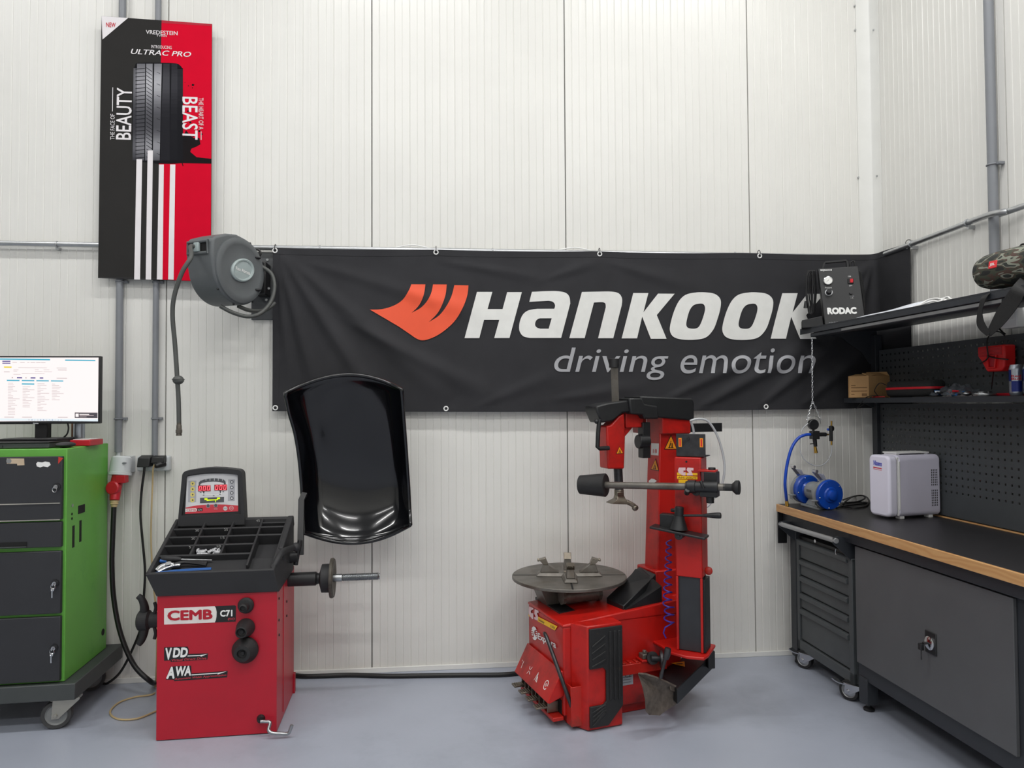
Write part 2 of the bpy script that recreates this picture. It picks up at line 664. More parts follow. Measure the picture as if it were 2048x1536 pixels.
mb = MB(); mb.tube([c0, c1, c2], 0.034, 20, sm=4, rs=lambda u: 1.05 - 0.35 * u)
mb.lim(c0.x - 0.005, c0.x + 0.045, c0.y - 0.045, c0.y, c0.z - 0.05, c0.z - 0.01)
mb.build('plug_body', 'plug_red', t, bev=0.003)
q = P(226, 977, y=-0.14)
mb = MB(); mb.lathe(q + V((0, 0.03, 0)), (-0.15, -1, 0.1), [(0, 0), (0.034, 0), (0.036, 0.012), (0.036, 0.03), (0.03, 0.036), (0, 0.037)], 24)
mb.build('flap_cap', 'plug_red', t)
mb = MB(); mb.cyl(c2, c3, 0.021, 0.014); mb.torus(c2 + (c3 - c2) * 0.5, c3 - c2, 0.017, 0.004); mb.build('cable_gland', 'beige', t)
pts = [c3] + [P(px, py, y=yy) for px, py, yy in ((226, 1060, -0.14), (224, 1130, -0.14), (228, 1200, -0.14), (242, 1270, -0.15), (268, 1330, -0.17), (300, 1362, -0.19))] + [P(312, 1366, z=0.012), P(340, 1366, z=0.012)]
mb = MB(); mb.tube(pts, 0.0125, 10, sm=6); mb.build('cable', 'cable', t)

t = thing('wall_socket', 'flat grey double socket on the wall under the thin conduit', 'socket', (-1.55, -0.03, 1.15), 0)
a, b = P(277, 912, y=-0.02), P(341, 941, y=-0.02)
mb = MB(); mb.lim(a.x, b.x, -0.042, -0.0005, b.z, a.z)
mb.build('housing', 'pvc_light', t, bev=0.008)
sockx = []
for px in (300, 325):
    q = P(px, 926, y=-0.042)
    mb = MB(); mb.torus((q.x, -0.043, (a.z + b.z) / 2), (0, 1, 0), 0.02, 0.004)
    mb.build('socket_ring', 'pvc_light', t)
t = thing('plug_adapter', 'black square plug with a black cable in the left half of the double socket', 'plug', (-1.59, -0.08, 1.16), 0)
a, b = P(277, 911, y=-0.08), P(302, 934, y=-0.08)
k = b.z
mb = MB(); mb.loft([[(a.x, -0.043, k + 0.004), (b.x, -0.043, k + 0.004), (b.x, -0.043, a.z), (a.x, -0.043, a.z)], [(a.x - 0.003, -0.098, k), (b.x - 0.003, -0.098, k), (b.x - 0.003, -0.09, a.z - 0.012), (a.x, -0.09, a.z - 0.012)]])
mb.build('plug_body', 'black', t, bev=0.004)
pts = [P(px, py, y=yy) for px, py, yy in ((289, 934, -0.085), (288, 945, -0.08), (283, 985, -0.06), (281, 1030, -0.055), (285, 1080, -0.055), (290, 1140, -0.055), (288, 1190, -0.05), (283, 1250, -0.05), (262, 1305, -0.05), (240, 1345, -0.06), (216, 1366, -0.09))] + [P(207, 1367, z=0.008)]
mb = MB(); mb.tube(pts, 0.0065, 8, sm=6); mb.build('cable', 'cable', t)
t = thing('angled_plug', 'black angled plug with a beige cable in the right half of the double socket', 'plug', (-1.52, -0.08, 1.16), 0)
a, b = P(306, 911, y=-0.06), P(331, 926, y=-0.06)
mb = MB(); mb.loft([[(a.x, -0.043, b.z), (b.x, -0.043, b.z), (b.x, -0.043, a.z), (a.x, -0.043, a.z)], [(a.x - 0.008, -0.08, b.z), (b.x - 0.004, -0.08, b.z + 0.002), (b.x - 0.004, -0.075, a.z - 0.008), (a.x - 0.002, -0.075, a.z - 0.008)]])
q = P(318, 930, y=-0.07)
mb.cyl(q + V((0.02, 0.02, 0.01)), q + V((-0.012, -0.02, -0.006)), 0.021, 0.012)
mb.build('plug_body', 'black', t, bev=0.004)
pts = [P(px, py, y=yy) for px, py, yy in ((309, 930, -0.085), (306, 940, -0.075), (305, 970, -0.05), (303, 1020, -0.045), (302, 1080, -0.045), (306, 1160, -0.05), (312, 1220, -0.06), (314, 1290, -0.12))]
pts += [P(px, py, z=0.006) for px, py in ((311, 1372), (306, 1388), (270, 1394), (238, 1405), (220, 1424), (236, 1438), (275, 1437), (318, 1420), (350, 1412))]
mb = MB(); mb.tube(pts, 0.0045, 8, sm=6); mb.build('cable', 'beige', t)

mb = MB()
mb.tube([P(px, py, z=0.012) for px, py in ((560, 1345), (600, 1352), (640, 1352), (700, 1350), (780, 1352), (850, 1351), (930, 1350), (1010, 1349), (1060, 1342), (1100, 1330))], 0.0125, 10, sm=5)
tag(mb.build('floor_cable', 'cable'), 'thick black cable lying on the floor between the two red machines', 'cable')
# ------------------------------------------------------------------ black banner across the back wall
pm('banner', (46, 46, 49), 0.8, spec=0.3, var=0.1, scale=6, bump=0.12, bscale=600)
pm('flame', (238, 88, 52), 0.6, var=0.03)
YB = -0.052
BX0, BX1 = P(546, 497, y=YB).x, XR - 0.075
BLEN1 = BX1 - BX0
RC = 0.045
ARC = RC * math.pi / 2
BTOT = BLEN1 + ARC + 0.28


def bpath(s):
    """(x, y, normal) along the banner: along the back wall, round the corner, along the right wall"""
    if s < BLEN1: return BX0 + s, YB, V((0, -1, 0))
    if s < BLEN1 + ARC:
        a = (s - BLEN1) / RC
        return BX1 + RC * math.sin(a), YB - RC + RC * math.cos(a), V((-math.sin(a), -math.cos(a), 0))
    d = s - BLEN1 - ARC
    return BX1 + RC, YB - RC - d, V((-1, 0, 0))


FOLDS = []
for x0, y0, x1, y1, w, A in ((556, 505, 640, 810, 0.035, 0.012), (560, 505, 760, 815, 0.045, 0.016), (570, 512, 900, 800, 0.06, 0.014),
                             (600, 520, 1000, 640, 0.05, 0.007), (552, 520, 580, 760, 0.025, 0.008), (690, 640, 1000, 800, 0.05, 0.012),
                             (880, 522, 1100, 560, 0.03, 0.006), (1090, 560, 1200, 520, 0.03, 0.006), (1210, 522, 1400, 580, 0.04, 0.006),
                             (1330, 800, 1560, 690, 0.045, 0.012), (1400, 815, 1640, 680, 0.05, 0.016), (1520, 812, 1700, 660, 0.045, 0.014),
                             (1600, 815, 1745, 690, 0.04, 0.012), (1745, 520, 1640, 640, 0.05, 0.012), (1746, 522, 1700, 660, 0.03, 0.012),
                             (1100, 800, 1300, 770, 0.04, 0.007), (950, 815, 1130, 740, 0.04, 0.006)):
    a, b = P(x0, y0, y=YB), P(x1, y1, y=YB)
    FOLDS.append((a.x - BX0, a.z, b.x - BX0, b.z, w, A * 1.5))


def bdisp(s, z):
    d = 0.003 * math.sin(3.1 * s + 1.3 * z) + 0.0025 * math.sin(7.3 * s - 5.0 * z) + 0.0012 * math.sin(17 * s + 9 * z)
    for ax, az, bx, bz, w, A in FOLDS:
        ux, uz = bx - ax, bz - az
        L = math.hypot(ux, uz)
        ux, uz = ux / L, uz / L
        q = (s - ax) * ux + (z - az) * uz
        r = -(s - ax) * uz + (z - az) * ux
        e = max(0.0, min(1.0, q / L))
        end = 1.0 if 0 < q < L else math.exp(-(((q if q < 0 else q - L)) / 0.09) ** 2)
        wid = w * (0.35 + 0.9 * e) if True else w
        d += A * end * (math.sin(math.pi * min(1, max(0.02, e))) ** 0.6) * math.exp(-(r / wid) ** 2)
    return d


def btop(s): return 2.372 + 0.02 * s / BTOT - 0.006 * abs(math.sin(math.pi * s / 0.9))
def bbot(s): return 1.467 - 0.012 * math.sin(math.pi * min(1, s / BLEN1)) - 0.006 * s / BTOT


def bpos(s, z, lift=0.0):
    x, y, n = bpath(s)
    d = bdisp(s, z)
    edge = min(1, max(0, (btop(s) - z) / 0.08), 1)
    return V((x, y, z)) + n * (d * (0.25 + 0.75 * edge) + lift)


bt = thing('banner', 'wide black fabric banner with an orange flame and big white letters, across the back wall', 'banner', (0.83, -0.05, 1.46), 0)


def bsheet(u, v):
    s = u * BTOT
    z = bbot(s) + v * (btop(s) - bbot(s))
    return bpos(s, z), bpath(s)[2]


mb = MB(); mb.solid(bsheet, 260, 66, 0.0015)
mb.build('fabric', 'banner', bt, smooth=60)
# hems
for nm, f in (('hem', lambda u, v: (bpos(u * BTOT, btop(u * BTOT) - 0.035 + 0.033 * v, 0.0012), bpath(u * BTOT)[2])),
              ('hem', lambda u, v: (bpos(u * BTOT, bbot(u * BTOT) + 0.002 + 0.033 * v, 0.0012), bpath(u * BTOT)[2])),
              ('hem', lambda u, v: (bpos(0.001 + 0.034 * u, bbot(0) + 0.036 + (btop(0) - bbot(0) - 0.072) * v, 0.0012), V((0, -1, 0))))):
    n = (260, 2) if True else 0
    mb = MB(); mb.solid(f, 200 if nm == 'hem' else 2, 2, 0.0009)
    if f(0.5, 0.5)[0].x < BX0 + 0.05:
        mb.bm.free(); mb = MB(); mb.solid(f, 2, 60, 0.0009)
    mb.build(nm, 'banner', bt, smooth=60)


def conform(mb, lift=0.004, step=0.035):
    """cut flat artwork (s, z, 0) into small pieces and lay it on the folded cloth"""
    bm = mb.bm
    bmesh.ops.triangulate(bm, faces=bm.faces)
    xs = [v.co.x for v in bm.verts]; zs = [v.co.y for v in bm.verts]
    for ax, lo, hi in ((0, min(xs), max(xs)), (1, min(zs), max(zs))):
        c = lo + step
        while c < hi:
            co = [0, 0, 0]; no = [0, 0, 0]
            co[ax] = c; no[ax] = 1
            bmesh.ops.bisect_plane(bm, geom=list(bm.verts) + list(bm.edges) + list(bm.faces), plane_co=co, plane_no=no)
            c += step
    bmesh.ops.triangulate(bm, faces=bm.faces)
    for v in bm.verts: v.co = bpos(v.co.x, v.co.y, lift)
    return mb


def sz(px, py):
    q = P(px, py, y=YB - 0.006)
    return V((q.x - BX0, q.z, 0))


def flat(mb, pts, m=0): mb.poly([sz(*p) for p in pts], m)


def sm2(pts, n=4): return [(q.x, q.y) for q in catmull([(a, b, 0) for a, b in pts], n)]


tipc = sm2([(739.6, 619), (764, 618), (788, 610.7), (806, 598.7), (818, 580.7), (822.5, 568.7)])
b1r = sm2([(850.8, 568.7), (848, 588.4), (841.5, 605), (833.4, 616), (823, 625.5)])
b2l = sm2([(823, 625.5), (840.8, 616), (853.8, 603), (862.3, 586.5), (866, 568.7)])
b2r = sm2([(893.5, 568.7), (891.3, 588.4), (884.6, 608.8), (874.2, 627.4), (857.5, 644)])
b3l = sm2([(857.5, 644), (878, 631), (892.8, 612.5), (903, 592), (908.7, 570)])
b3r = sm2([(937, 570.6), (934.3, 592), (924.3, 618), (907.6, 644), (881.6, 666.3), (859.4, 677.4), (844.5, 680.4), (833, 677), (821, 669), (797, 652.6)])
mb = MB()
flat(mb, tipc + b1r + b2l[1:] + b2r + b3l[1:] + b3r)
conform(mb).build('flame_logo', 'flame', bt, smooth=60)


def c5(pts, dx=0, dy=0): return [(800 + (a + dx) * 0.3711, 440 + (b + dy) * 0.3711) for a, b in pts]


def ring(mb, outer, inner):
    """outline with a hole, joined by a slit"""
    io = min(range(len(outer)), key=lambda i: (outer[i][0] - inner[0][0]) ** 2 + (outer[i][1] - inner[0][1]) ** 2)
    o = outer[io:] + outer[:io + 1]
    i = list(reversed(inner + inner[:1]))
    flat(mb, o + i)


H_ = [(415, 387), (498, 387), (472, 480), (553, 480), (578, 388), (657, 388), (590, 636), (508, 636), (535, 538), (453, 538), (428, 636), (348, 636)]
A_ = [(711, 387), (790, 384), (845, 384), (890, 392), (912, 414), (917, 450), (868, 636), (700, 636), (665, 627), (646, 603), (642, 575), (648, 540), (665, 506), (695, 486), (740, 479), (831, 479), (835, 460), (824, 442), (800, 436), (697, 441)]
AI = [(755, 530), (817, 530), (801, 586), (750, 586), (731, 577), (727, 560), (735, 540)]
N_ = [(980, 388), (1070, 386), (1140, 386), (1180, 396), (1197, 424), (1195, 460), (1150, 637), (1068, 637), (1109, 470), (1106, 450), (1088, 443), (1045, 445), (995, 637), (912, 637)]
K_ = [(1258, 393), (1340, 393), (1313, 497), (1392, 396), (1481, 397), (1385, 512), (1437, 640), (1352, 640), (1306, 520), (1278, 638), (1195, 638)]
O_ = [(1590, 391), (1640, 389), (1695, 397), (1727, 425), (1729, 470), (1712, 535), (1690, 590), (1650, 632), (1592, 645), (1520, 644), (1475, 630), (1456, 600), (1458, 560), (1478, 490), (1505, 435), (1540, 403)]
OI = [(1612, 451), (1635, 453), (1645, 472), (1640, 505), (1620, 560), (1600, 583), (1565, 585), (1546, 575), (1544, 548), (1560, 490), (1582, 460)]
A_ = sm2([(711, 387), (790, 384), (845, 384), (890, 392), (912, 414), (917, 450)]) + [(868, 636)] + sm2([(700, 636), (665, 627), (646, 603), (642, 575), (648, 540), (665, 506), (695, 486), (740, 479)]) + sm2([(831, 479), (835, 460), (824, 442), (800, 436)]) + [(697, 441)]
AI = [(755, 530), (817, 530), (801, 586)] + sm2([(756, 586), (738, 580), (728, 566), (732, 545), (744, 533)])
N_ = [(980, 388)] + sm2([(1070, 386), (1140, 386), (1180, 396), (1197, 424), (1195, 460)]) + [(1150, 637), (1068, 637)] + sm2([(1109, 470), (1106, 450), (1088, 443), (1045, 445)]) + [(995, 637), (912, 637)]
O_, OI = [[(q.x, q.y) for q in catmull([(a, b, 0) for a, b in L_], 4, True)] for L_ in (O_, OI)]
mb = MB()
flat(mb, c5(H_)); ring(mb, c5(A_), c5(AI)); flat(mb, c5(N_)); flat(mb, c5(K_))
ring(mb, c5(O_), c5(OI)); ring(mb, c5(O_, 284, 0), c5(OI, 284, 0)); flat(mb, c5(K_, 805, 1))
bmesh.ops.triangulate(mb.bm, faces=mb.bm.faces)
conform(mb).build('lettering', 'white_print', bt, smooth=60)
for tx, x0, x1, yt, yb in (('driving', 1108.5, 1337, 695, 760), ('emotion', 1361, 1628, 696, 747)):
    mb = MB()
    mb.text(tx, aff(sz(x0, yb), sz(x1, yb), sz(x0, yt)), shear=0.2, res=9)
    conform(mb).build('slogan', 'grey_print', bt, smooth=60)
# eyelets, hooks
for px, py, top in ((546, 500, 1), (872, 507, 1), (1199, 512, 1), (1519, 517, 1), (551, 817, 0), (892, 817, 0), (1532, 815, 0)):
    s = P(px, py, y=YB).x - BX0
    s = max(0.012, s)
    z = btop(s) - 0.016 if top else bbot(s) + 0.018
    q = bpos(s, z, 0.003)
    mb = MB(); mb.torus(q, (0, 1, 0), 0.0115, 0.0035, n=20)
    o = mb.build('grommet', 'white', bt)
    if top:
        MB().torus(q + V((0, 0.012, 0.016)), (1, 0, 0), 0.02, 0.0022, n=20, k=6).build('cable_tie', 'black', bt)
q = bpos(BLEN1 + ARC + 0.262, btop(BTOT) - 0.016, 0.003)
MB().torus(q, (1, 0, 0), 0.0115, 0.0035, n=20).build('grommet', 'white', bt)
MB().torus(q + V((0.012, 0, 0.016)), (0, 1, 0), 0.02, 0.0022, n=20, k=6).build('cable_tie', 'black', bt)
# white slack cable ends looping over the pipe
for px in (825, 1150):
    a = P(px - 35, 503, y=-0.03); b = P(px + 35, 505, y=-0.03)
    mb = MB(); mb.tube([V((a.x, -0.03, zr + 0.012)), V(((a.x + b.x) / 2, -0.022, zr + 0.03)), V((b.x, -0.03, zr + 0.012))], 0.004, 6, sm=6)
    tag(mb.build('tie_wrap', 'white'), 'white cable loop lying over the wall pipe %s' % ('left of the letter H' if px < 1000 else 'above the letter n'), 'cable')

# ------------------------------------------------------------------ red and black tyre poster
pm('poster_black', (43, 42, 41), 0.85, var=0.04, spec=0.2)
pm('poster_red', (206, 0, 40), 0.85, var=0.03, spec=0.15)
pm('poster_ink', (24, 20, 22), 0.85, spec=0.15)
pm('poster_white', (228, 224, 226), 0.65, var=0.02)
YP = -0.056
pt = thing('poster_banner', 'tall red and black fabric poster with a car tyre, high on the left wall', 'poster', (-1.57, YP, 2.2), 0)


def pq(px, py, l=0.0): return P(px, py, y=YP - l)


def lerp(a, b, t): return a + (b - a) * t


mb = MB()
mb.prism([(lerp(0, 1, 0), 0), (0, 0)][:0] or [(q.x, q.z) for q in (pq(203, 32), pq(424, 48), pq(421.5, 563), pq(196, 556))], 0.004,
         M=Matrix(((1, 0, 0, 0), (0, 0, -1, YP + 0.004), (0, 1, 0, 0), (0, 0, 0, 1))))
mb.build('fabric', 'poster_black', pt)


def art(nm, mat, polys, l=0.0012, smooth=0):
    mb = MB()
    for pl in polys: mb.poly([pq(a, b, l) for a, b in pl])
    return mb.build(nm, mat, pt, smooth=smooth)


art('red_half', 'poster_red', [[(323.3, 40.5), (423.8, 48), (421.3, 563), (314, 559)]])
art('corner_flash', 'poster_white', [[(203.2, 32.2), (256, 36), (205, 79)]], 0.0014)
pm('poster_dark_red', (170, 8, 40), 0.7)
art('top_hem', 'poster_dark_red', [[(323.3, 40.5), (423.6, 48), (423, 52), (323.3, 46)]], 0.0016)
art('bottom_hem', 'black', [[(196, 553.5), (314, 557), (314, 559), (196, 556)]], 0.0016)
k = 0.3906
st = []
for a0, a1, b0, b1, yt in ((699, 728, 687, 717, 815), (756, 783, 746, 774, 770), (814, 839, 803, 832, 842), (871, 898, 861, 889, 842)):
    st.append([(a0 * k, yt * k), (a1 * k, yt * k), (b1 * k, 1432 * k), (b0 * k, 1431 * k)])
for pl in st: art('stripe', 'poster_white', [pl], 0.0024)
# printed tyre: ribs as strips of grey ink, split in height
GR = []
for i in range(48):
    g = 16 + i * 3.7
    pm('ink_%d' % i, (g, g, g + 5), 0.85, var=0.02, spec=0.2)
    GR.append('ink_%d' % i)
C8 = lambda a, b: (200 + a * 0.2149, 20 + b * 0.2149)
ribs = [((312, 345), (302, 338), .55), ((345, 420), (338, 412), .8), ((430, 490), (420, 482), .95), ((505, 575), (492, 555), .9), ((588, 648), (560, 650), .35), ((665, 720), (652, 720), .25), ((720, 772), (720, 772), .15)]
mb = MB()
out = sm2([C8(*q) for q in ((330, 505), (360, 492), (560, 490), (700, 496), (745, 515), (768, 560), (772, 700), (768, 1400), (760, 1425), (560, 1430), (340, 1400), (305, 1370), (300, 1150), (305, 700), (318, 540))], 3)
mb.poly([pq(a, b, 0.0016) for a, b in out], 0)
NS = 60
for (t0, t1), (b0, b1), br in ribs:
    for j in range(NS):
        v0, v1 = j / NS, (j + 1) / NS
        vm = (v0 + v1) / 2
        light = br * (0.35 + 0.65 * math.exp(-((vm - 0.2) / 0.22) ** 2) + (0.45 * math.exp(-((vm - 0.85) / 0.12) ** 2) if t0 < 560 else -0.1))
        m = max(0, min(47, int(light * 47)))
        ya, yb = 500 + v0 * 900, 500 + v1 * 900
        if t0 >= 700: ya, yb = max(ya, 540), max(yb, 545)
        if t0 < 330: ya, yb = max(ya, 540), max(yb, 541)
        mb.poly([pq(*C8(lerp(t0, b0, v0), ya), 0.0019), pq(*C8(lerp(t1, b1, v0), ya), 0.0019), pq(*C8(lerp(t1, b1, v1), yb), 0.0019), pq(*C8(lerp(t0, b0, v1), yb), 0.0019)], m)
for j in range(24):       # sipes
    y = 540 + j * 36
    mb.poly([pq(*C8(330, y + 8), 0.0022), pq(*C8(418, y), 0.0022), pq(*C8(418, y + 6), 0.0022), pq(*C8(330, y + 14), 0.0022)], 0)
    mb.poly([pq(*C8(432, y - 6), 0.0022), pq(*C8(484, y + 30), 0.0022), pq(*C8(484, y + 36), 0.0022), pq(*C8(432, y), 0.0022)], 0)
    if j % 3 == 1: mb.poly([pq(*C8(528, y), 0.0022), pq(*C8(560, y + 14), 0.0022), pq(*C8(560, y + 18), 0.0022), pq(*C8(528, y + 4), 0.0022)], 0)
mb.build('tyre_picture', GR, pt, smooth=0)
spl = [[C8(*q) for q in ((760, 1425), (772, 1180), (800, 1120), (835, 1160), (870, 1190), (925, 1190), (935, 1250), (900, 1270), (850, 1290), (840, 1320), (900, 1370), (1038, 1385), (1038, 1430))]]
rnd = random.Random(4)
for i in range(34):
    x, y = rnd.uniform(780, 960), rnd.uniform(640, 1260)
    if (y < 850 and x > 930) or i > 16: continue
    r = rnd.uniform(3, 13)
    spl.append([C8(x + r * rnd.uniform(.5, 1.3) * math.cos(a), y + r * rnd.uniform(.4, 1.2) * math.sin(a)) for a in (0, .9, 1.9, 2.8, 3.9, 5.0)])
for pl in spl: art('splash', 'poster_ink', [pl], 0.0017)


def ptx(s, ll, lr, ul, mat='poster_white', **k):
    mb = MB()
    mb.text(s, aff(pq(*ll, 0.0026), pq(*lr, 0.0026), pq(*ul, 0.0026)), 0, **k)
    mb.build('lettering', mat, pt, smooth=0)


ptx('VREDESTEIN', C8(427, 223), C8(722, 236), C8(427, 185), bold=0.01)
ptx('TYRES', C8(525, 247), C8(623, 250), C8(525, 232))
ptx('INTRODUCING', C8(477, 355), C8(667, 365), C8(477, 325))
ptx('ULTRAC PRO', C8(288, 408), C8(848, 438), C8(288, 360), bold=0.012, shear=0.25)
ptx('BEAUTY', C8(290, 1208), C8(300, 728), C8(147, 1204), bold=0.012)
ptx('THE FACE OF', C8(135, 1206), C8(137, 968), C8(95, 1205))
ptx('BEAST', C8(765, 806), C8(765, 1202), C8(910, 812), bold=0.012)
ptx('THE HEART OF A', C8(918, 818), C8(918, 1112), C8(962, 818))
mb = MB(); mb.poly([pq(*C8(113, 943), 0.0026), pq(*C8(119, 943), 0.0026), pq(*C8(122, 720), 0.0026), pq(*C8(116, 720), 0.0026)]); mb.build('rule_line', 'poster_white', pt, smooth=0)
mb = MB(); mb.poly([pq(*C8(938, 1130), 0.0026), pq(*C8(944, 1130), 0.0026), pq(*C8(944, 1208), 0.0026), pq(*C8(938, 1208), 0.0026)]); mb.build('rule_line', 'poster_white', pt, smooth=0)
ptx('NEW', C8(57, 158), C8(145, 161), C8(57, 115), 'poster_red', bold=0.01)
# ------------------------------------------------------------------ helpers for things with their own axes
def axes(loc, rot):
    """returns (matrix, fn) - fn gives the local point seen at a pixel on a local plane"""
    M = T(*loc) @ rz(rot)
    Mi = M.inverted()

    def fn(px, py, x=None, y=None, z=None):
        a = 0 if x is not None else 1 if y is not None else 2
        v = (x, y, z)[a]
        o = V((0, 0, 0)); o[a] = v
        n = V((0, 0, 0)); n[a] = 1
        return Mi @ PP(px, py, M @ o, M.to_3x3() @ n)
    return M, fn


def hexa(mb, b4, t4, m=0): return mb.loft([b4, t4], m)


def sticker(nm, mat, root, pl, pts, m=0):
    mb = MB()
    mb.poly([pl(*p) for p in pts])
    return mb.build(nm, mat, root, smooth=0)


# ------------------------------------------------------------------ wheel balancer
pm('bal_red', (176, 18, 40), 0.38, var=0.03, bump=0.12, bscale=500)
pm('hood_black', (40, 40, 42), 0.6, var=0.08, bump=0.2, bscale=700)
pm('sticker_white', (226, 220, 216), 0.5, dirt=(150, 90, 90), dscale=40, dlo=0.62, dhi=0.75)
pm('rusty', (92, 87, 80), 0.55, 0.6, var=0.3, scale=40)
pm('dark_steel', (70, 70, 72), 0.4, 0.8, var=0.2, scale=30)
pm('panel_face', (214, 214, 216), 0.5)
pm('panel_red', (206, 60, 72), 0.5)
pm('panel_grey', (172, 172, 178), 0.5)
pm('ink_grey', (84, 86, 90), 0.5)
pm('led_dark', (120, 6, 20), 0.4, emit=0.5)
pm('led', (255, 92, 104), 0.4, emit=0.9)
pm('led_green', (200, 226, 20), 0.4, emit=0.8)
pm('pale_yellow', (222, 206, 110), 0.5)
BL = (-1.272, -0.725, 0)
bal = thing('wheel_balancer', 'red wheel balancing machine with a black compartment tray and small red number display', 'machine', BL, 2.2)
BM, BP = axes(BL, 2.2)
Wd, Dp, Ht = 0.52, 0.475, 0.655
mb = MB(); mb.lim(0, Wd, 0, Dp, 0.004, Ht)
mb.lim(Wd - 0.001, Wd + 0.003, 0.16, 0.1625, 0.03, Ht)
mb.lim(-0.004, Wd + 0.008, Dp - 0.02, Dp + 0.012, 0.0, 0.10)
mb.build('cabinet', 'bal_red', bal, bev=0.006, local=True)
for y, z in ((0.045, 0.60), (0.045, 0.50), (0.05, 0.43), (0.25, 0.53), (0.25, 0.46)):
    MB().cyl((Wd, y, z), (Wd + 0.004, y, z), 0.006, n=10).build('screw', 'black', bal, local=True)
# hood with compartments
yf, zf, yb, zb = -0.035, 0.752, 0.372, 0.932
ang = math.atan2(zb - zf, yb - yf)
SL = math.hypot(zb - zf, yb - yf)
X0, X1 = -0.04, 0.535
SM = T(X0, yf, zf) @ Matrix.Rotation(ang, 4, 'X')
TW = X1 - X0
mb = MB()
s = lambda u, v, d=0.0: SM @ V((u * TW, v * SL, d))
# outer skirts
hexa(mb, [(0.0, -0.012, Ht - 0.01), (Wd + 0.012, -0.012, Ht - 0.01), (Wd + 0.012, 0.02, Ht - 0.01), (0.0, 0.02, Ht - 0.01)], [s(0, 0), s(0.96, 0), s(0.96, 0.035), s(0, 0.035)])
hexa(mb, [(0.0, 0.0, Ht - 0.01), (0.02, 0.0, Ht - 0.01), (0.02, 0.36, Ht + 0.02), (0, 0.36, Ht + 0.02)], [s(0, 0), s(0.028, 0), s(0.028, 1), s(0, 1)])
hexa(mb, [(Wd - 0.012, 0.0, Ht - 0.01), (Wd + 0.012, 0.0, Ht - 0.01), (Wd + 0.012, 0.39, Ht), (Wd - 0.012, 0.39, Ht)], [s(0.925, 0.06), s(0.96, 0.0), s(1, 1), s(0.94, 1)])
hexa(mb, [(0.0, 0.36, Ht), (Wd + 0.012, 0.36, Ht), (Wd + 0.012, 0.39, Ht), (0, 0.39, Ht)], [s(0, 0.962), s(1, 0.962), s(1, 1), s(0, 1)])
# floor under the pockets and the dividing ribs
mb.box((TW / 2, SL / 2, -0.058), (TW * 0.955, SL * 0.96, 0.008), M=SM)
mb.box((TW * 0.48, SL * 0.17, -0.038), (TW * 0.9, SL * 0.28, 0.012), M=SM)
CU = (0.028, 0.262, 0.498, 0.738, 0.942)
CV = (0.31, 0.485, 0.645, 0.80, 0.965)
for c in CU[1:4]:
    mb.box((c * TW, (0.31 + 0.965) / 2 * SL if c < 0.7 else (0.1 + 0.965) / 2 * SL, -0.027), (0.011, (0.655 if c < 0.7 else 0.865) * SL, 0.054), M=SM)
for i, v in enumerate(CV[:4]):
    u1 = CU[3] if i < 2 else CU[4]
    mb.box(((CU[0] + u1) / 2 * TW, v * SL, -0.03), ((u1 - CU[0]) * TW, 0.012, 0.058), M=SM)
mb.box(((CU[3] + CU[4]) / 2 * TW, 0.885 * SL, -0.03), ((CU[4] - CU[3]) * TW, 0.01, 0.058), M=SM)
# raised right cheek
hexa(mb, [s(0.945, 0.30, -0.05), s(1.0, 0.30, -0.05), s(1.0, 0.99, -0.05), s(0.945, 0.99, -0.05)], [s(0.95, 0.36, 0.006), s(0.985, 0.36, 0.006), s(1.0, 0.99, 0.006), s(0.95, 0.99, 0.006)])
mb.build('hood', 'hood_black', bal, bev=0.006, local=True)
mb = MB()
for c, v, tx in ((1, 0.955, '40'), (2, 0.955, '35'), (3, 0.955, '45'), (1, 0.79, '30'), (2, 0.79, '25'), (1, 0.635, '20'), (2, 0.635, '15'), (1, 0.475, '5'), (2, 0.475, '10')):
    o = s(CU[c], v, -0.014)
    B = SM.to_3x3()
    ex, ey = B @ V((1, 0, 0)), B @ V((0, 0, 1))
    h = 0.013; w = 0.009 * len(tx)
    o = o - ex * 0.014 - ex * w - (B @ V((0, 1, 0))) * 0.004
    MB().text(tx, aff(o, o + ex * w, o + ey * h)).build('pocket_number', 'white_print', bal, local=True, smooth=0)
# display head
yd = 0.352
arch = [(-0.012, 0.86), (-0.012, 1.0)]
q0, q1 = BP(357, 1036, y=yd), BP(491, 1031, y=yd)
tl, tr_ = BP(366, 946, y=yd), BP(486, 939, y=yd)
tm = BP(425, 935, y=yd)


def headline(inset, drop=0.0, bot=0.0):
    a0, a1 = V((q0.x + inset, 0.90 + bot)), V((q1.x - inset, 0.90 + bot))
    L = []
    xl, xr = tl.x + inset, tr_.x - inset
    zt = tm.z - drop
    rr = 0.028 - min(inset, 0.02) * 0.8
    L += [(a1.x, a1.y)]
    for i in range(7):
        a = R(90 * i / 6)
        L.append((xr - rr + rr * math.cos(a), zt - 0.012 - rr + rr * math.sin(a)))
    L += [(lerp(xr - rr, xl + rr, t), zt - 0.012 + 0.012 * math.sin(math.pi * t)) for t in (0.15, 0.3, 0.5, 0.7, 0.85)]
    for i in range(7):
        a = R(90 + 90 * i / 6)
        L.append((xl + rr + rr * math.cos(a), zt - 0.012 - rr + rr * math.sin(a)))
    L += [(a0.x, a0.y)]
    return L


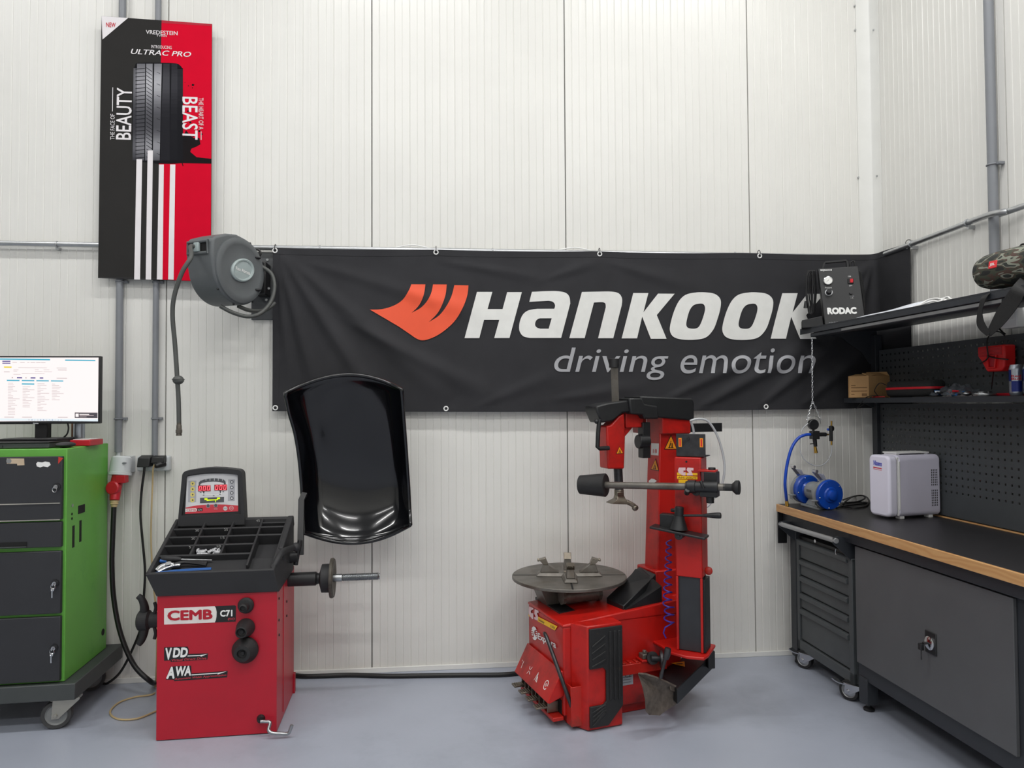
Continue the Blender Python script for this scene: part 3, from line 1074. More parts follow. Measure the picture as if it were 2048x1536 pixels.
FM = Matrix(((1, 0, 0, 0), (0, 0, -1, yd), (0, 1, 0, 0), (0, 0, 0, 1)))      # outline in x,z, grows towards -y
o_, i_ = headline(0), headline(0.019, 0.024, 0.053)
mb = MB()
mb.prism(o_, -0.055, M=FM)
n = len(o_)
k = mb._n()
A0 = [mb.bm.verts.new(FM @ V((p[0], p[1], 0))) for p in o_]
A1 = [mb.bm.verts.new(FM @ V((p[0], p[1], 0.016))) for p in o_]
B1 = [mb.bm.verts.new(FM @ V((p[0], p[1], 0.016))) for p in i_]
B0 = [mb.bm.verts.new(FM @ V((p[0], p[1], 0))) for p in i_]
for i in range(n):
    j = (i + 1) % n
    mb.bm.faces.new((A0[i], A0[j], A1[j], A1[i])); mb.bm.faces.new((A1[i], A1[j], B1[j], B1[i])); mb.bm.faces.new((B1[i], B1[j], B0[j], B0[i]))
hd = mb.build('display_housing', 'hood_black', bal, local=True)
C7 = lambda a, b: (360 + a * 0.06836, 940 + b * 0.06836)
DL = lambda a, b, l=0.0015: BP(*C7(a, b), y=yd - l)
mb = MB()
mb.poly([DL(a, b, 0.001) for a, b in sm2([(205, 190), (600, 125), (1000, 105), (1400, 112), (1690, 140)], 3) + [(1700, 1210), (150, 1285)]], 0)
mb.poly([DL(a, b) for a, b in sm2([(165, 1100), (500, 1035), (900, 1010), (1300, 1010), (1700, 1040)], 3) + [(1700, 1210), (150, 1285)]], 1)
for a, b, w in ((245, 310, 235), (1410, 275, 200)):
    mb.poly([DL(a, b), DL(a + w, b), DL(a + w - 10, b + 630), DL(a - 10, b + 630)], 2)


def disc(a, b, r, m, l=0.002, n=14): mb.poly([DL(a + r * math.cos(2 * math.pi * i / n), b + r * math.sin(2 * math.pi * i / n), l) for i in range(n)], m)


for i, b in enumerate((400, 560, 720, 880)):
    disc(370 - i * 3, b, 66, 4); disc(370, b, 24, 3, 0.0022)
for b in (350, 510, 670, 825): disc(1515, b, 52, 3); disc(1515, b, 28, 0, 0.0022)
for a, b in ((822, 1050), (1045, 1040)): disc(a, b, 58, 2); disc(a, b, 46, 3, 0.0022)
disc(1325, 1125, 64, 0); disc(1505, 1115, 64, 0); disc(1505, 1115, 54, 1, 0.0022)
ar = [(545, 450), (548, 370), (600, 310), (720, 275), (860, 250), (1000, 240), (1140, 250), (1260, 270), (1330, 330), (1345, 430)]
ai = [(1290, 430), (1275, 380), (1150, 350), (980, 340), (800, 350), (660, 375), (600, 410), (590, 450)]
mb.poly([DL(a, b) for a, b in ar + ai], 3)
for a in (640, 760, 878, 1005, 1120, 1240): mb.poly([DL(a - 9, 230, .002), DL(a + 9, 230, .002), DL(a + 9, 310, .002), DL(a - 9, 310, .002)], 0)
mb.poly([DL(*q, .0018) for q in ((585, 815), (1290, 785), (1285, 940), (585, 970))], 3)
for pl in ([(640, 650), (665, 650), (670, 700), (1040, 720), (1200, 690), (1215, 600), (1235, 600), (1225, 710), (1050, 745), (645, 720)], ):
    mb.poly([DL(a, b) for a, b in pl], 5)
for a, b in ((690, 640), (1180, 625)): mb.poly([DL(a - 35, b - 40), DL(a + 35, b - 40), DL(a + 20, b + 45), DL(a - 10, b + 45)], 3)
for a, b in ((605, 662), (1265, 635), (690, 735), (985, 752), (1170, 715)): mb.poly([DL(a - 25, b - 12), DL(a + 25, b - 14), DL(a + 25, b + 8), DL(a - 25, b + 10)], 3)
mb.poly([DL(*q, .002) for q in ((155, 1130), (470, 1118), (500, 1165), (470, 1215), (155, 1228))], 5)
mb.poly([DL(*q, .002) for q in ((505, 1120), (660, 1112), (660, 1200), (505, 1210))], 6)
mb.build('control_panel', ['panel_face', 'panel_red', 'panel_grey', 'ink_grey', 'pale_yellow', 'white', 'black'], bal, local=True, smooth=0)
for tx, a0, b0, a1, b1, h, mt in (('CEMB', 195, 1210, 470, 1200, 65, 'panel_red'), ('C71', 530, 1190, 630, 1185, 45, 'white'), ('STOP', 1280, 1135, 1370, 1133, 26, 'ink_grey'), ('START', 1455, 1128, 1555, 1126, 26, 'white'), ('ENTER', 995, 1152, 1100, 1150, 22, 'white')):
    mb = MB(); mb.text(tx, aff(DL(a0, b0, .0024), DL(a1, b1, .0024), DL(a0, b0 - h, .0024)), bold=0.01)
    mb.build('panel_lettering', mt, bal, local=True, smooth=0)
for (a0, b0, a1, b1) in ((525, 455, 895, 625), (1005, 430, 1375, 600)):
    mb = MB(); mb.loft([[DL(a0, b1, 0), DL(a1, b1 - 8, 0), DL(a1, b0 - 8, 0), DL(a0, b0, 0)], [DL(a0, b1, .003), DL(a1, b1 - 8, .003), DL(a1, b0 - 8, .003), DL(a0, b0, .003)]], 0)
    w = (a1 - a0)
    ld = mb.build('number_display', 'led_dark', bal, local=True, smooth=0)
    for j in range(3):
        x0, x1 = a0 + w * (0.05 + 0.325 * j), a0 + w * (0.27 + 0.325 * j)
        zt, zb_ = b0 + 20 - j * 8, b1 - 18 - j * 3
        r = 20
        mb = MB()
        P6 = [(x0 + 18, zt), (x1 + 18, zt), (x1, zb_), (x0, zb_)]
        I6 = [(x0 + 18 + r, zt + r), (x1 + 18 - r, zt + r), (x1 - r, zb_ - r), (x0 + r, zb_ - r)]
        for i in range(4):
            k4 = (i + 1) % 4
            mb.poly([DL(*P6[i], .0036), DL(*P6[k4], .0036), DL(*I6[k4], .0036), DL(*I6[i], .0036)])
        bmesh.ops.remove_doubles(mb.bm, verts=mb.bm.verts, dist=1e-5)
        mb.build('digit', 'led', ld, local=True, smooth=0)
mb = MB()
mb.poly([DL(a, b, .003) for a, b in ((715, 830), (800, 820), (805, 865), (1080, 855), (1085, 805), (1170, 800), (1170, 850), (1110, 855), (1110, 880), (1052, 884), (1052, 940), (1030, 942), (1030, 886), (780, 905), (775, 875), (715, 880))])
mb.build('wheel_symbol', 'led_green', bal, local=True, smooth=0)
# shaft, flange, thread
SA = BP(640, 1158, y=0.30)
sx = lambda px: BP(px, 1158, y=0.30).x
zc, ys = SA.z + 0.003, 0.30
mb = MB(); mb.lathe((0, ys, zc), (1, 0, 0), [(0.034, Wd - 0.02), (0.034, sx(632)), (0.03, sx(633)), (0.026, sx(637)), (0.026, sx(640)), (0.03, sx(641))], 28)
mb.build('shaft_sleeve', 'black', bal, local=True)
mb = MB(); mb.lathe((0, ys, zc), (1, 0, 0), [(0.0, sx(639)), (0.03, sx(639)), (0.045, sx(641)), (0.07, sx(644)), (0.071, sx(662)), (0.0, sx(662))], 32)
mb.build('hub', 'black_soft', bal, local=True)
mb = MB(); mb.lathe((0, ys, zc), (1, 0, 0), [(0, sx(661)), (0.097, sx(661)), (0.099, sx(663)), (0.099, sx(666)), (0.093, sx(669)), (0.06, sx(668)), (0.05, sx(666)), (0, sx(666))], 40)
mb.build('flange', 'rusty', bal, local=True)
pf = [(0.019, sx(664)), (0.019, sx(684)), (0.016, sx(685))]
a, b = sx(686), sx(757)
for i in range(34): pf += [(0.0165, a + (b - a) * i / 34), (0.0195, a + (b - a) * (i + 0.5) / 34)]
pf += [(0.0165, b), (0.014, sx(760)), (0, sx(760))]
mb = MB(); mb.lathe((0, ys, zc), (1, 0, 0), pf, 20); mb.build('threaded_shaft', 'steel', bal, local=True)
# caliper arm on the right side
mb = MB()
pts = [BP(px, py, y=yy) for px, py, yy in ((548, 1133, 0.01), (556, 1118, 0.03), (565, 1104, 0.08), (578, 1098, 0.15), (590, 1094, 0.2))]
mb.tube(pts, 0.014, 12, sm=5)
mb.ball(BP(592, 1094, y=0.2), 0.022)
mb.build('measuring_arm', 'hood_black', bal, local=True)
# guard arm
a, b, c = BP(590, 1100, y=0.28), BP(603, 1000, y=0.36), BP(601, 1110, y=0.28)
mb = MB()
mb.tube([c, b, b + V((0.012, 0.03, 0.03))], 0.017, sm=1, flat=(0.03, 0.02, (1, 0, 0)))
mb.cyl(V((Wd - 0.03, 0.28, 0.74)), V((Wd + 0.05, 0.28, 0.74)), 0.028)
mb.tube([BP(591, 1130, y=0.27), BP(600, 1080, y=0.28)], 0.012, 8)
mb.build('guard_arm', 'black', bal, local=True, bev=0.002)
# raised wheel guard
Lp = [((571, 786), -0.46), ((579, 826), -0.40), ((590, 865), -0.35), ((598, 912), -0.31), ((603, 964), -0.285), ((606, 1015), -0.285), ((608, 1066), -0.325)]
Rp = [((803, 779), -0.46), ((807, 834), -0.40), ((811, 886), -0.35), ((814, 930), -0.31), ((817, 975), -0.285), ((819, 1015), -0.285), ((821, 1050), -0.325)]
LL = catmull([P(*q, y=y) for q, y in Lp], 5)
RR = catmull([P(*q, y=y) for q, y in Rp], 5)


def guard(u, v):
    i = min(len(LL) - 1, int(round(v * (len(LL) - 1))))
    a, b = LL[i], RR[i]
    w = min(u, 1 - u)
    f = math.sin(min(1.0, w / 0.15) * math.pi / 2) ** 0.75
    t = 2 * v - 1
    wall = 0.018 + 0.115 * max(0.0, math.sin(math.pi * v)) ** 0.55
    sag = 4 * u * (1 - u)
    return a.lerp(b, u) + V((0, wall * f + 0.055 * t * t * sag, -0.085 * math.copysign(abs(t) ** 2.4, t) * sag))


US = [0, 0.004, 0.012, 0.025, 0.045, 0.07, 0.1, 0.13, 0.17] + [0.17 + 0.66 * i / 16 for i in range(1, 16)] + [1 - q for q in (0.17, 0.13, 0.1, 0.07, 0.045, 0.025, 0.012, 0.004, 0)]
NV = len(LL) - 1
mb = MB()
G = [[guard(u, j / NV) for u in US] for j in range(NV + 1)]
mb.loft(G, cap=False, closed=False)
bmesh.ops.recalc_face_normals(mb.bm, faces=mb.bm.faces)
gd = mb.build('wheel_guard', 'black_gloss', bal, smooth=60)
md = gd.modifiers.new('solid', 'SOLIDIFY'); md.thickness = 0.004; md.offset = 0
rim = [g for g in G[0]] + [G[j][-1] for j in range(1, NV)] + list(reversed(G[-1])) + [G[j][0] for j in range(NV - 1, 0, -1)]
mb = MB(); mb.tube(rim, 0.0105, 10, sm=1, closed=True); mb.build('guard_rim', 'black_gloss', gd, smooth=60)
# brake crank
mb = MB(); q = BP(522, 1437, y=0); mb.cyl((q.x, 0, q.z), (q.x, -0.018, q.z), 0.019, 0.014); mb.cyl((q.x, 0, q.z), (q.x, -0.03, q.z), 0.008)
mb.build('pivot', 'black', bal, local=True)
mb = MB(); mb.tube([BP(px, py, y=yy) for px, py, yy in ((521, 1443, -0.03), (530, 1443, -0.03), (540, 1445, -0.035), (537, 1460, -0.05), (545, 1466, -0.055), (560, 1467, -0.055), (576, 1467, -0.055), (581, 1458, -0.055), (584, 1450, -0.055))], 0.0075, 10, sm=4)
mb.build('brake_lever', 'steel', bal, local=True)
# stickers on the front
S6 = lambda a, b, l=0.0008: BP(310 + a * 0.1302, 1190 + b * 0.1302, y=-l)
mb = MB(); mb.poly([S6(*q) for q in [(140, 455), (140, 205), (915, 172), (935, 200), (947, 260), (945, 330), (935, 385), (918, 422)]])
mb.build('name_sticker', 'sticker_white', bal, local=True, smooth=0)
mb = MB(); mb.poly([S6(*q) for q in [(918, 422), (935, 385), (945, 330), (947, 260), (935, 200), (920, 172), (1225, 158), (1245, 172), (1240, 408)]])
mb.build('model_sticker', 'black', bal, local=True, smooth=0)


def stx(nm, t, ll, lr, ul, mat, l=0.0014, **k):
    mb = MB(); mb.text(t, aff(S6(*ll, l), S6(*lr, l), S6(*ul, l)), **k)
    return mb.build(nm, mat, bal, local=True, smooth=0)


stx('lettering', 'CEMB', (190, 398), (885, 374), (190, 240), 'bal_red', bold=0.045)
stx('lettering', 'C71', (1000, 336), (1190, 328), (1000, 234), 'white', bold=0.04)
stx('lettering', 'evo', (1120, 390), (1225, 386), (1120, 352), 'panel_red', shear=0.25)
for pl in ([(140, 805), (500, 792), (520, 830), (515, 905), (815, 895), (805, 990), (240, 1030), (240, 1005), (140, 1010)], [(165, 1300), (235, 1105), (300, 1095), (555, 1085), (562, 1205), (1118, 1165), (1108, 1265), (290, 1325), (290, 1300)]):
    sticker('slogan_sticker', 'black', bal, lambda a, b: BM @ S6(a, b), pl)
stx('lettering', 'V', (165, 1000), (265, 996), (160, 812), 'white', bold=0.045, shear=0.1)
stx('lettering', 'DD', (272, 962), (505, 955), (272, 810), 'white', bold=0.045, shear=0.15)
stx('lettering', 'A', (172, 1290), (300, 1284), (172, 1105), 'white', bold=0.045, shear=0.2)
stx('lettering', 'WA', (320, 1250), (552, 1240), (320, 1095), 'white', bold=0.045, shear=0.15)
stx('lettering', 'Virtual Direct Drive', (255, 1020), (790, 985), (255, 985), 'panel_red', bold=0.01, shear=0.2)
stx('lettering', 'Automatic Width Approximation', (300, 1315), (1095, 1250), (300, 1275), 'panel_red', bold=0.01, shear=0.2)
for pl in ([(500, 930), (700, 922), (810, 905), (700, 950), (705, 935), (500, 945)], [(560, 1220), (960, 1195), (1105, 1172), (960, 1222), (965, 1207), (560, 1236)]):
    sticker('arrow', 'white', bal, lambda a, b: BM @ S6(a, b, 0.0014), pl)
# cones stored on the front: each lifts off its peg
for nm, px, py, prof, lab in (('small', 491, 1212, [(0, 0), (0.034, 0), (0.036, 0.012), (0.03, 0.022), (0.02, 0.024), (0.019, 0.055), (0.013, 0.06), (0.011, 0.05), (0, 0.05)], 'small stepped black cone on the red machine front, topmost of three'),
                              ('mid', 490, 1257, [(0, 0), (0.041, 0), (0.041, 0.012), (0.025, 0.075), (0.021, 0.077), (0.017, 0.06), (0.008, 0.058), (0.008, 0.064), (0, 0.064)], 'medium black truncated cone on the red machine front, second of three'),
                              ('big', 490, 1301, [(0, 0), (0.057, 0), (0.058, 0.02), (0.036, 0.062), (0.022, 0.064), (0.02, 0.05), (0.01, 0.048), (0.008, 0.055), (0, 0.055)], 'largest black cone on the red machine front, lowest of three')):
    q = BM @ BP(px, py, y=-0.02)
    q = BM @ V((BP(px, py, y=-0.02).x, -0.001, BP(px, py, y=-0.02).z))
    d = BM.to_3x3() @ V((-0.06, -1, -0.02))
    mb = MB(); mb.lathe(q, d, prof, 36)
    tag(mb.build('centring_cone', 'rubber', smooth=30), lab, 'cone', 'cones on the balancing machine')
# quick nut hanging on the left side
q = BP(300, 1240, y=0.16); q.x = 0
nut = thing('wing_nut', 'black quick-clamp wing nut hanging on the left side of the red balancing machine', 'nut', BM @ V((-0.07, 0.16, q.z - 0.1)), 2.2)
NM = BM @ T(0, 0.16, q.z)
mb = MB(); mb.lathe((0, 0, 0), (-1, 0, 0), [(0, 0.012), (0.03, 0.012), (0.034, 0.03), (0.036, 0.08), (0.046, 0.09), (0.046, 0.13), (0.036, 0.137), (0, 0.137)], 24, M=NM)
mb.build('hub', 'rubber', nut)
mb = MB(); mb.cyl((0.0, 0, 0), (-0.03, 0, 0), 0.012); mb.xf(NM); mb.build('peg', 'brass', nut)
for sg, pts in ((1, [(-0.11, 0, 0.03), (-0.108, -0.005, 0.065), (-0.118, -0.01, 0.1), (-0.135, -0.012, 0.118)]), (-1, [(-0.11, 0, -0.03), (-0.11, -0.005, -0.06), (-0.118, -0.008, -0.09), (-0.13, -0.01, -0.108)])):
    mb = MB(); mb.tube([NM @ V(p) for p in pts], 0.021, 12, sm=5, rs=lambda u: 1.05 - 0.45 * u); mb.build('wing', 'rubber', nut)
    mb = MB(); mb.tube([NM @ V(p) for p in ((-0.062, -0.01, 0.03 * sg), (-0.055, -0.012, 0.06 * sg), (-0.06, -0.014, 0.085 * sg))], 0.008, 8, sm=4); mb.build('release_tab', 'rubber', nut)
# tools in the front compartment of the hood, weights in a pocket
pm('tool_blue', (40, 96, 170), 0.4)
pm('weight_silver', (214, 215, 218), 0.3, 0.35)
WS = lambda u, v, d: BM @ s(u, v, d)
tl_ = thing('screwdriver', 'screwdriver with a thick black and blue handle in the front compartment of the tray', 'tool', WS(0.25, 0.24, -0.05))
mb = MB(); mb.tube([WS(0.055, 0.275, -0.008), WS(0.10, 0.27, -0.006), WS(0.16, 0.265, -0.008), WS(0.205, 0.262, -0.01)], 0.0135, 12, sm=4, rs=lambda u: 0.85 + 0.35 * math.sin(math.pi * min(1, u * 1.3)) - 0.25 * max(0, u - 0.8) * 5); mb.build('handle', 'black_soft', tl_)
mb = MB(); mb.tube([WS(0.05, 0.255, -0.012), WS(0.075, 0.25, -0.012), WS(0.10, 0.25, -0.012)], 0.009, 10, sm=4); mb.build('handle_end', 'tool_blue', tl_)
mb = MB(); mb.tube([WS(0.20, 0.262, -0.01), WS(0.44, 0.262, -0.02)], 0.004, 8, sm=1); mb.build('shank', 'steel', tl_)
tl_ = thing('weight_pliers', 'chrome-headed pliers with black handles lying in the front compartment of the tray', 'tool', WS(0.2, 0.15, -0.05))
mb = MB()
mb.tube([WS(0.05, 0.11, -0.02), WS(0.07, 0.15, -0.014), WS(0.11, 0.18, -0.012), WS(0.17, 0.175, -0.012)], 0.011, 10, sm=4)
mb.tube([WS(0.07, 0.09, -0.022), WS(0.11, 0.13, -0.016), WS(0.17, 0.17, -0.014), WS(0.22, 0.17, -0.014)], 0.009, 10, sm=4)
mb.cyl(WS(0.13, 0.17, -0.03), WS(0.13, 0.17, 0.0), 0.014)
mb.build('jaws', 'chrome', tl_)
for a, b in ((0.21, 0.185), (0.21, 0.15)):
    mb = MB(); mb.tube([WS(0.16, 0.172, -0.012), WS(0.24, a, -0.01), WS(0.42, b, -0.01)], 0.008, 8, sm=4)
    mb.build('handle', 'black', tl_)
mb = MB(); mb.tube([WS(0.06, 0.06, -0.018), WS(0.25, 0.075, -0.012), WS(0.47, 0.085, -0.012)], 0.007, 6, sm=3)
tag(mb.build('blue_bar', 'tool_blue'), 'slim blue rod lying along the front edge of the tray', 'tool')
rnd = random.Random(11)
w0 = None
for i in range(34):
    u, v = rnd.uniform(0.29, 0.475), rnd.uniform(0.35, 0.455)
    z = -0.046 + 0.008 * (i // 9)
    Mw = BM @ SM @ T(u * TW, v * SL, z) @ rz(rnd.uniform(0, 360)) @ rx(rnd.uniform(-25, 25))
    mb = MB()
    mb.tube([(-0.014, 0, 0), (-0.005, 0.004, 0.001), (0.005, 0.004, 0.001), (0.014, 0, 0)], 0.0056, 6, sm=2)
    mb.lim(-0.003, 0.003, -0.002, 0.006, 0.002, 0.0055)
    mb.xf(Mw)
    tag(mb.build('wheel_weight', 'weight_silver', pos=Mw.to_translation()), 'small shiny wheel weight in the heap in the second pocket of the tray', 'weight', 'wheel weights in the tray pocket')

# ------------------------------------------------------------------ hose reel
pm('reel_grey', (92, 96, 98), 0.5, var=0.04, bump=0.1, bscale=400)
pm('reel_dark', (80, 82, 84), 0.45)
pm('reel_badge', (160, 172, 172), 0.35)
pm('hose_grey', (74, 76, 74), 0.5, var=0.05)
RCn = P(480, 541, y=-0.34)
reel = thing('hose_reel', 'grey drum hose reel on a wall bracket, hose hanging from its mouth', 'reel', (RCn.x, RCn.y, RCn.z - 0.18))
n_ = V((math.sin(R(62)), -math.cos(R(62)), 0))
t_ = V((-n_.y, n_.x, 0)) * -1            # towards the camera and left
zu = V((0, 0, 1))
RM = Matrix(((t_.x, 0, n_.x, RCn.x), (t_.y, 0, n_.y, RCn.y), (0, 1, 0, RCn.z), (0, 0, 0, 1)))   # x forward, y up, z along the axle
RAD, DW = 0.176, 0.172
prof2 = []
for i in range(40):
    a = R(98 + (355 - 98) * i / 39)
    prof2.append((RAD * math.cos(a), RAD * math.sin(a)))
prof2 += [(0.183, 0.01), (0.186, 0.06), (0.183, 0.125), (0.165, 0.142), (0.09, 0.172), (0.02, 0.182)]
mb = MB(); mb.prism(prof2, DW, M=RM @ T(0, 0, -DW))
mb.build('drum_case', 'reel_grey', reel, bev=0.012, seg=3)
mb = MB(); mb.lathe((0, 0, 0), (0, 0, 1), [(0.168, -0.004), (0.166, 0.008), (0.152, 0.013), (0.132, 0.012), (0.128, 0.010), (0.06, 0.016), (0, 0.017)], 56, M=RM)
mb.build('side_cover', 'reel_grey', reel)
mb = MB(); mb.lathe((0, 0, 0.014), (0, 0, 1), [(0.062, 0), (0.062, 0.008), (0.056, 0.013), (0.049, 0.011), (0.047, 0.007), (0, 0.007)], 40, M=RM @ rz(-20) @ Matrix.Diagonal((1.32, 0.94, 1, 1)))
bd = mb.build('badge', 'reel_badge', reel)
mb = MB(); mb.text('Rex Abrasa', RM @ aff((0.05, -0.006, 0.0222), (-0.05, -0.018, 0.0222), (0.053, 0.013, 0.0222)), bold=0.02)
mb.build('lettering', 'white', bd, smooth=0)
# mouth
mb = MB()
mo = [(-0.03, 0.045), (-DW + 0.03, 0.045)]
F2 = RM @ Matrix(((0, 0, 1, 0.186), (0, 1, 0, 0), (1, 0, 0, 0), (0, 0, 0, 1)))    # x along axle, y up, z forward
O4 = [(-0.045, 0.075), (-0.045, 0.145), (-0.2, 0.145), (-0.2, 0.075)]
mb.prism([(-0.03, 0.062), (-0.03, 0.115), (-0.15, 0.115), (-0.15, 0.062)], 0.002, M=F2, z0=-0.002)
mb.build('mouth', 'black_mat', reel)
mb = MB(); mb.tube([F2 @ V(p + (0.004,)) for p in [(-0.026, 0.06), (-0.026, 0.117), (-0.154, 0.117), (-0.154, 0.06)]], 0.008, 8, sm=1, closed=True)
mb.build('mouth_frame', 'reel_grey', reel)
mb = MB(); mb.prism([(-0.075, 0.066), (-0.075, 0.112), (-0.108, 0.112), (-0.108, 0.066)], 0.016, M=F2)
mb.build('roller_guide', 'reel_badge', reel, bev=0.004)
for a in (-0.01, -0.06, -0.1, -0.15, -0.3):
    pass
for ang_ in (75, 118, 190, 235, 280, 320):
    q = RM @ V(((RAD + (0.003 if ang_ > 100 else 0.008)) * math.cos(R(ang_)), (RAD + 0.003) * math.sin(R(ang_)), -0.012))
    MB().ball(q, 0.006, n=10).build('screw_hole', 'black', reel)
# bracket to the wall
a, b = P(503, 500, y=-0.012), P(551, 640, y=-0.012)
mb = MB(); mb.lim(a.x, b.x + 0.02, -0.012, -0.0005, b.z, a.z - 0.01)
mb.build('wall_plate', 'reel_dark', reel, bev=0.003)
ax_ = RM @ V((-0.06, 0.0, -DW / 2))
mb = MB()
c = P(533, 560, y=-0.06)
mb.lim(c.x - 0.05, c.x + 0.012, -0.13, -0.012, c.z - 0.09, c.z + 0.09)
for z in (0.085, -0.085):
    mb.box((0, 0, 0), (0.03, 0.20, 0.012), M=T(c.x - 0.045, -0.17, c.z + z) @ rz(30))
mb.build('swivel_bracket', 'black', reel, bev=0.006)
for px, py in ((535, 520), (538, 577), (533, 600)):
    q = P(px, py, y=-0.135 if py > 570 else -0.012); MB().cyl(q, q + V((0, -0.006, 0)), 0.007, n=8).build('bolt', 'steel', reel)
# hoses
h0 = F2 @ V((-0.095, 0.088, 0.0))
pts = [h0, h0 + t_ * 0.035 - n_ * 0.008] + [P(px, py, y=yy) for px, py, yy in ((382, 514, -0.58), (364, 545, -0.60), (349, 590, -0.59), (345, 630, -0.58), (350, 690, -0.57), (354, 750, -0.57), (357, 800, -0.57), (358, 846, -0.57))]
mb = MB(); mb.tube(pts, 0.0105, 10, sm=6); mb.build('hose', 'hose_grey', reel)
c = P(356.5, 760, y=-0.57)
mb = MB(); mb.ball(c, (0.0255, 0.0255, 0.022), n=20); mb.torus(c + V((0, 0, 0.003)), (0, 0, 1), 0.0255, 0.003); mb.lim(c.x - 0.002, c.x + 0.027, c.y - 0.024, c.y, c.z - 0.008, c.z + 0.004)
mb.build('hose_stopper', 'hose_grey', reel, smooth=25)
c = P(358, 846, y=-0.57)
mb = MB(); mb.lathe(c, (0, 0, -1), [(0.0095, -0.01), (0.0105, 0), (0.0105, 0.01), (0.012, 0.012), (0.012, 0.03), (0.0145, 0.032), (0.0145, 0.046), (0.012, 0.048), (0.013, 0.06), (0, 0.06)], 14)
mb.build('coupling', 'rusty', reel)
pts = [P(px, py, y=yy) for px, py, yy in ((440, 612, -0.38), (465, 625, -0.36), (495, 633, -0.33), (520, 627, -0.29), (541, 605, -0.25), (549, 575, -0.22), (543, 548, -0.2), (523, 533, -0.2))]
mb = MB(); mb.tube(pts, 0.0105, 10, sm=6); mb.build('feed_hose', 'hose_grey', reel)
pts = [P(px, py, y=yy) for px, py, yy in ((476, 612, -0.3), (500, 621, -0.25), (530, 620, -0.16), (550, 606, -0.12))]
mb = MB(); mb.tube(pts, 0.0105, 10, sm=6); mb.build('feed_hose', 'hose_grey', reel)
mb = MB(); mb.tube([P(px, py, y=-0.2) for px, py in ((508, 498), (518, 500), (521, 508), (516, 514))], 0.006, 8, sm=4); mb.build('catch_hook', 'black', reel)
# ------------------------------------------------------------------ green trolley cabinet
pm('green', (96, 164, 66), 0.4, var=0.06, scale=4, bump=0.08, bscale=500, dirt=(60, 128, 48), dscale=5, dlo=0.6, dhi=0.85)
pm('door_black', (42, 43, 47), 0.55, var=0.05, bump=0.15, bscale=600)
pm('base_grey', (64, 68, 68), 0.5, var=0.05)
pm('wheel_grey', (128, 130, 130), 0.5)
pm('tyre_grey', (60, 60, 60), 0.6)
pm('fork_steel', (170, 168, 160), 0.4, 0.7)
CBL = (-1.70, -0.58, 0)
cab = thing('trolley_cabinet', 'green and black steel cabinet on a wheeled base at the left edge', 'cabinet', CBL, 2.7)
CM, CP = axes(CBL, 2.7)
CW = 0.66
q = CP(150, 1385, y=0)
xr = q.x
zt_, zb_ = CP(150, 1367, y=0).z, CP(150, 1400, y=0).z
mb = MB(); mb.lim(xr - 0.78, xr, 0, 0.56, zb_, zt_); mb.build('base', 'base_grey', cab, bev=0.004, local=True)
xc = CP(131, 1200, y=0.03).x
zc0 = zt_ + 0.001
zc1 = CP(131, 897, y=0.03).z
mb = MB()
mb.lim(xc - CW, xc, 0.03, 0.495, zc0, zc1)
mb.build('body', 'green', cab, bev=0.004, local=True)


def fy(py): return CP(66, py, y=0.03).z


DRW = []
for nm, p0, p1 in (('upper_door', 912, 1037), ('drawer', 1042, 1092), ('middle_door', 1100, 1224), ('lower_door', 1230, 1358)):
    z1, z0 = CP(130, p0, y=0.03).z, CP(130, p1, y=0.03).z
    mb = MB(); mb.lim(xc - CW + 0.01, xc - 0.012, 0.008, 0.0295, z0, z1)
    if nm == 'drawer':
        pass
    DRW.append(mb.build('drawer' if nm == 'drawer' else 'door', 'door_black', cab, bev=0.003, local=True))
pm('edge_metal', (196, 192, 182), 0.35, 0.8)
for py, w in ((1006, 0.0), (1039, 0.0)):
    z = CP(125, py, y=0.008).z
    mb = MB(); mb.lim(xc - CW + 0.012, xc - 0.018, 0.0045, 0.0078, z - 0.0022, z + 0.0022)
    mb.build('metal_strip', 'edge_metal', cab, local=True)
z = CP(60, 1088, y=0.008).z
q0, q1 = CP(0, 1088, y=0.008).x - 0.2, CP(54, 1088, y=0.008).x
mb = MB(); mb.lim(q0, q1, 0.0055, 0.0078, z - 0.01, z + 0.011); mb.build('drawer_grip', 'black_mat', DRW[1], local=True)
mb = MB(); mb.lim(q0, q1, -0.001, 0.0054, z - 0.014, z - 0.010); mb.build('drawer_lip', 'base_grey', DRW[1], local=True, bev=0.001)
for px, py, d in ((114, 973, 0), (111, 1166, 2), (109, 1295, 3)):
    q = CP(px, py, y=0.008)
    mb = MB(); mb.cyl((q.x, 0.008, q.z), (q.x, 0.002, q.z), 0.0165, n=24); mb.build('lock', 'black', DRW[d], local=True)
    mb = MB(); mb.cyl((q.x, 0.004, q.z), (q.x, -0.006, q.z), 0.009, n=16); mb.lim(q.x - 0.0015, q.x + 0.0015, -0.02, -0.006, q.z - 0.007, q.z + 0.007); mb.torus((q.x, -0.016, q.z - 0.012), (0.4, 1, 0), 0.012, 0.0016, n=18, k=6)
    mb.build('key', 'chrome', DRW[d], local=True)
    if d:
        mb = MB(); mb.torus((q.x - 0.002, -0.017, q.z - 0.024), (0.5, 1, 0), 0.006, 0.004, n=12, k=6); mb.box((q.x - 0.003, -0.017, q.z - 0.045), (0.005, 0.002, 0.034))
        mb.build('spare_key', 'chrome', DRW[d], local=True)
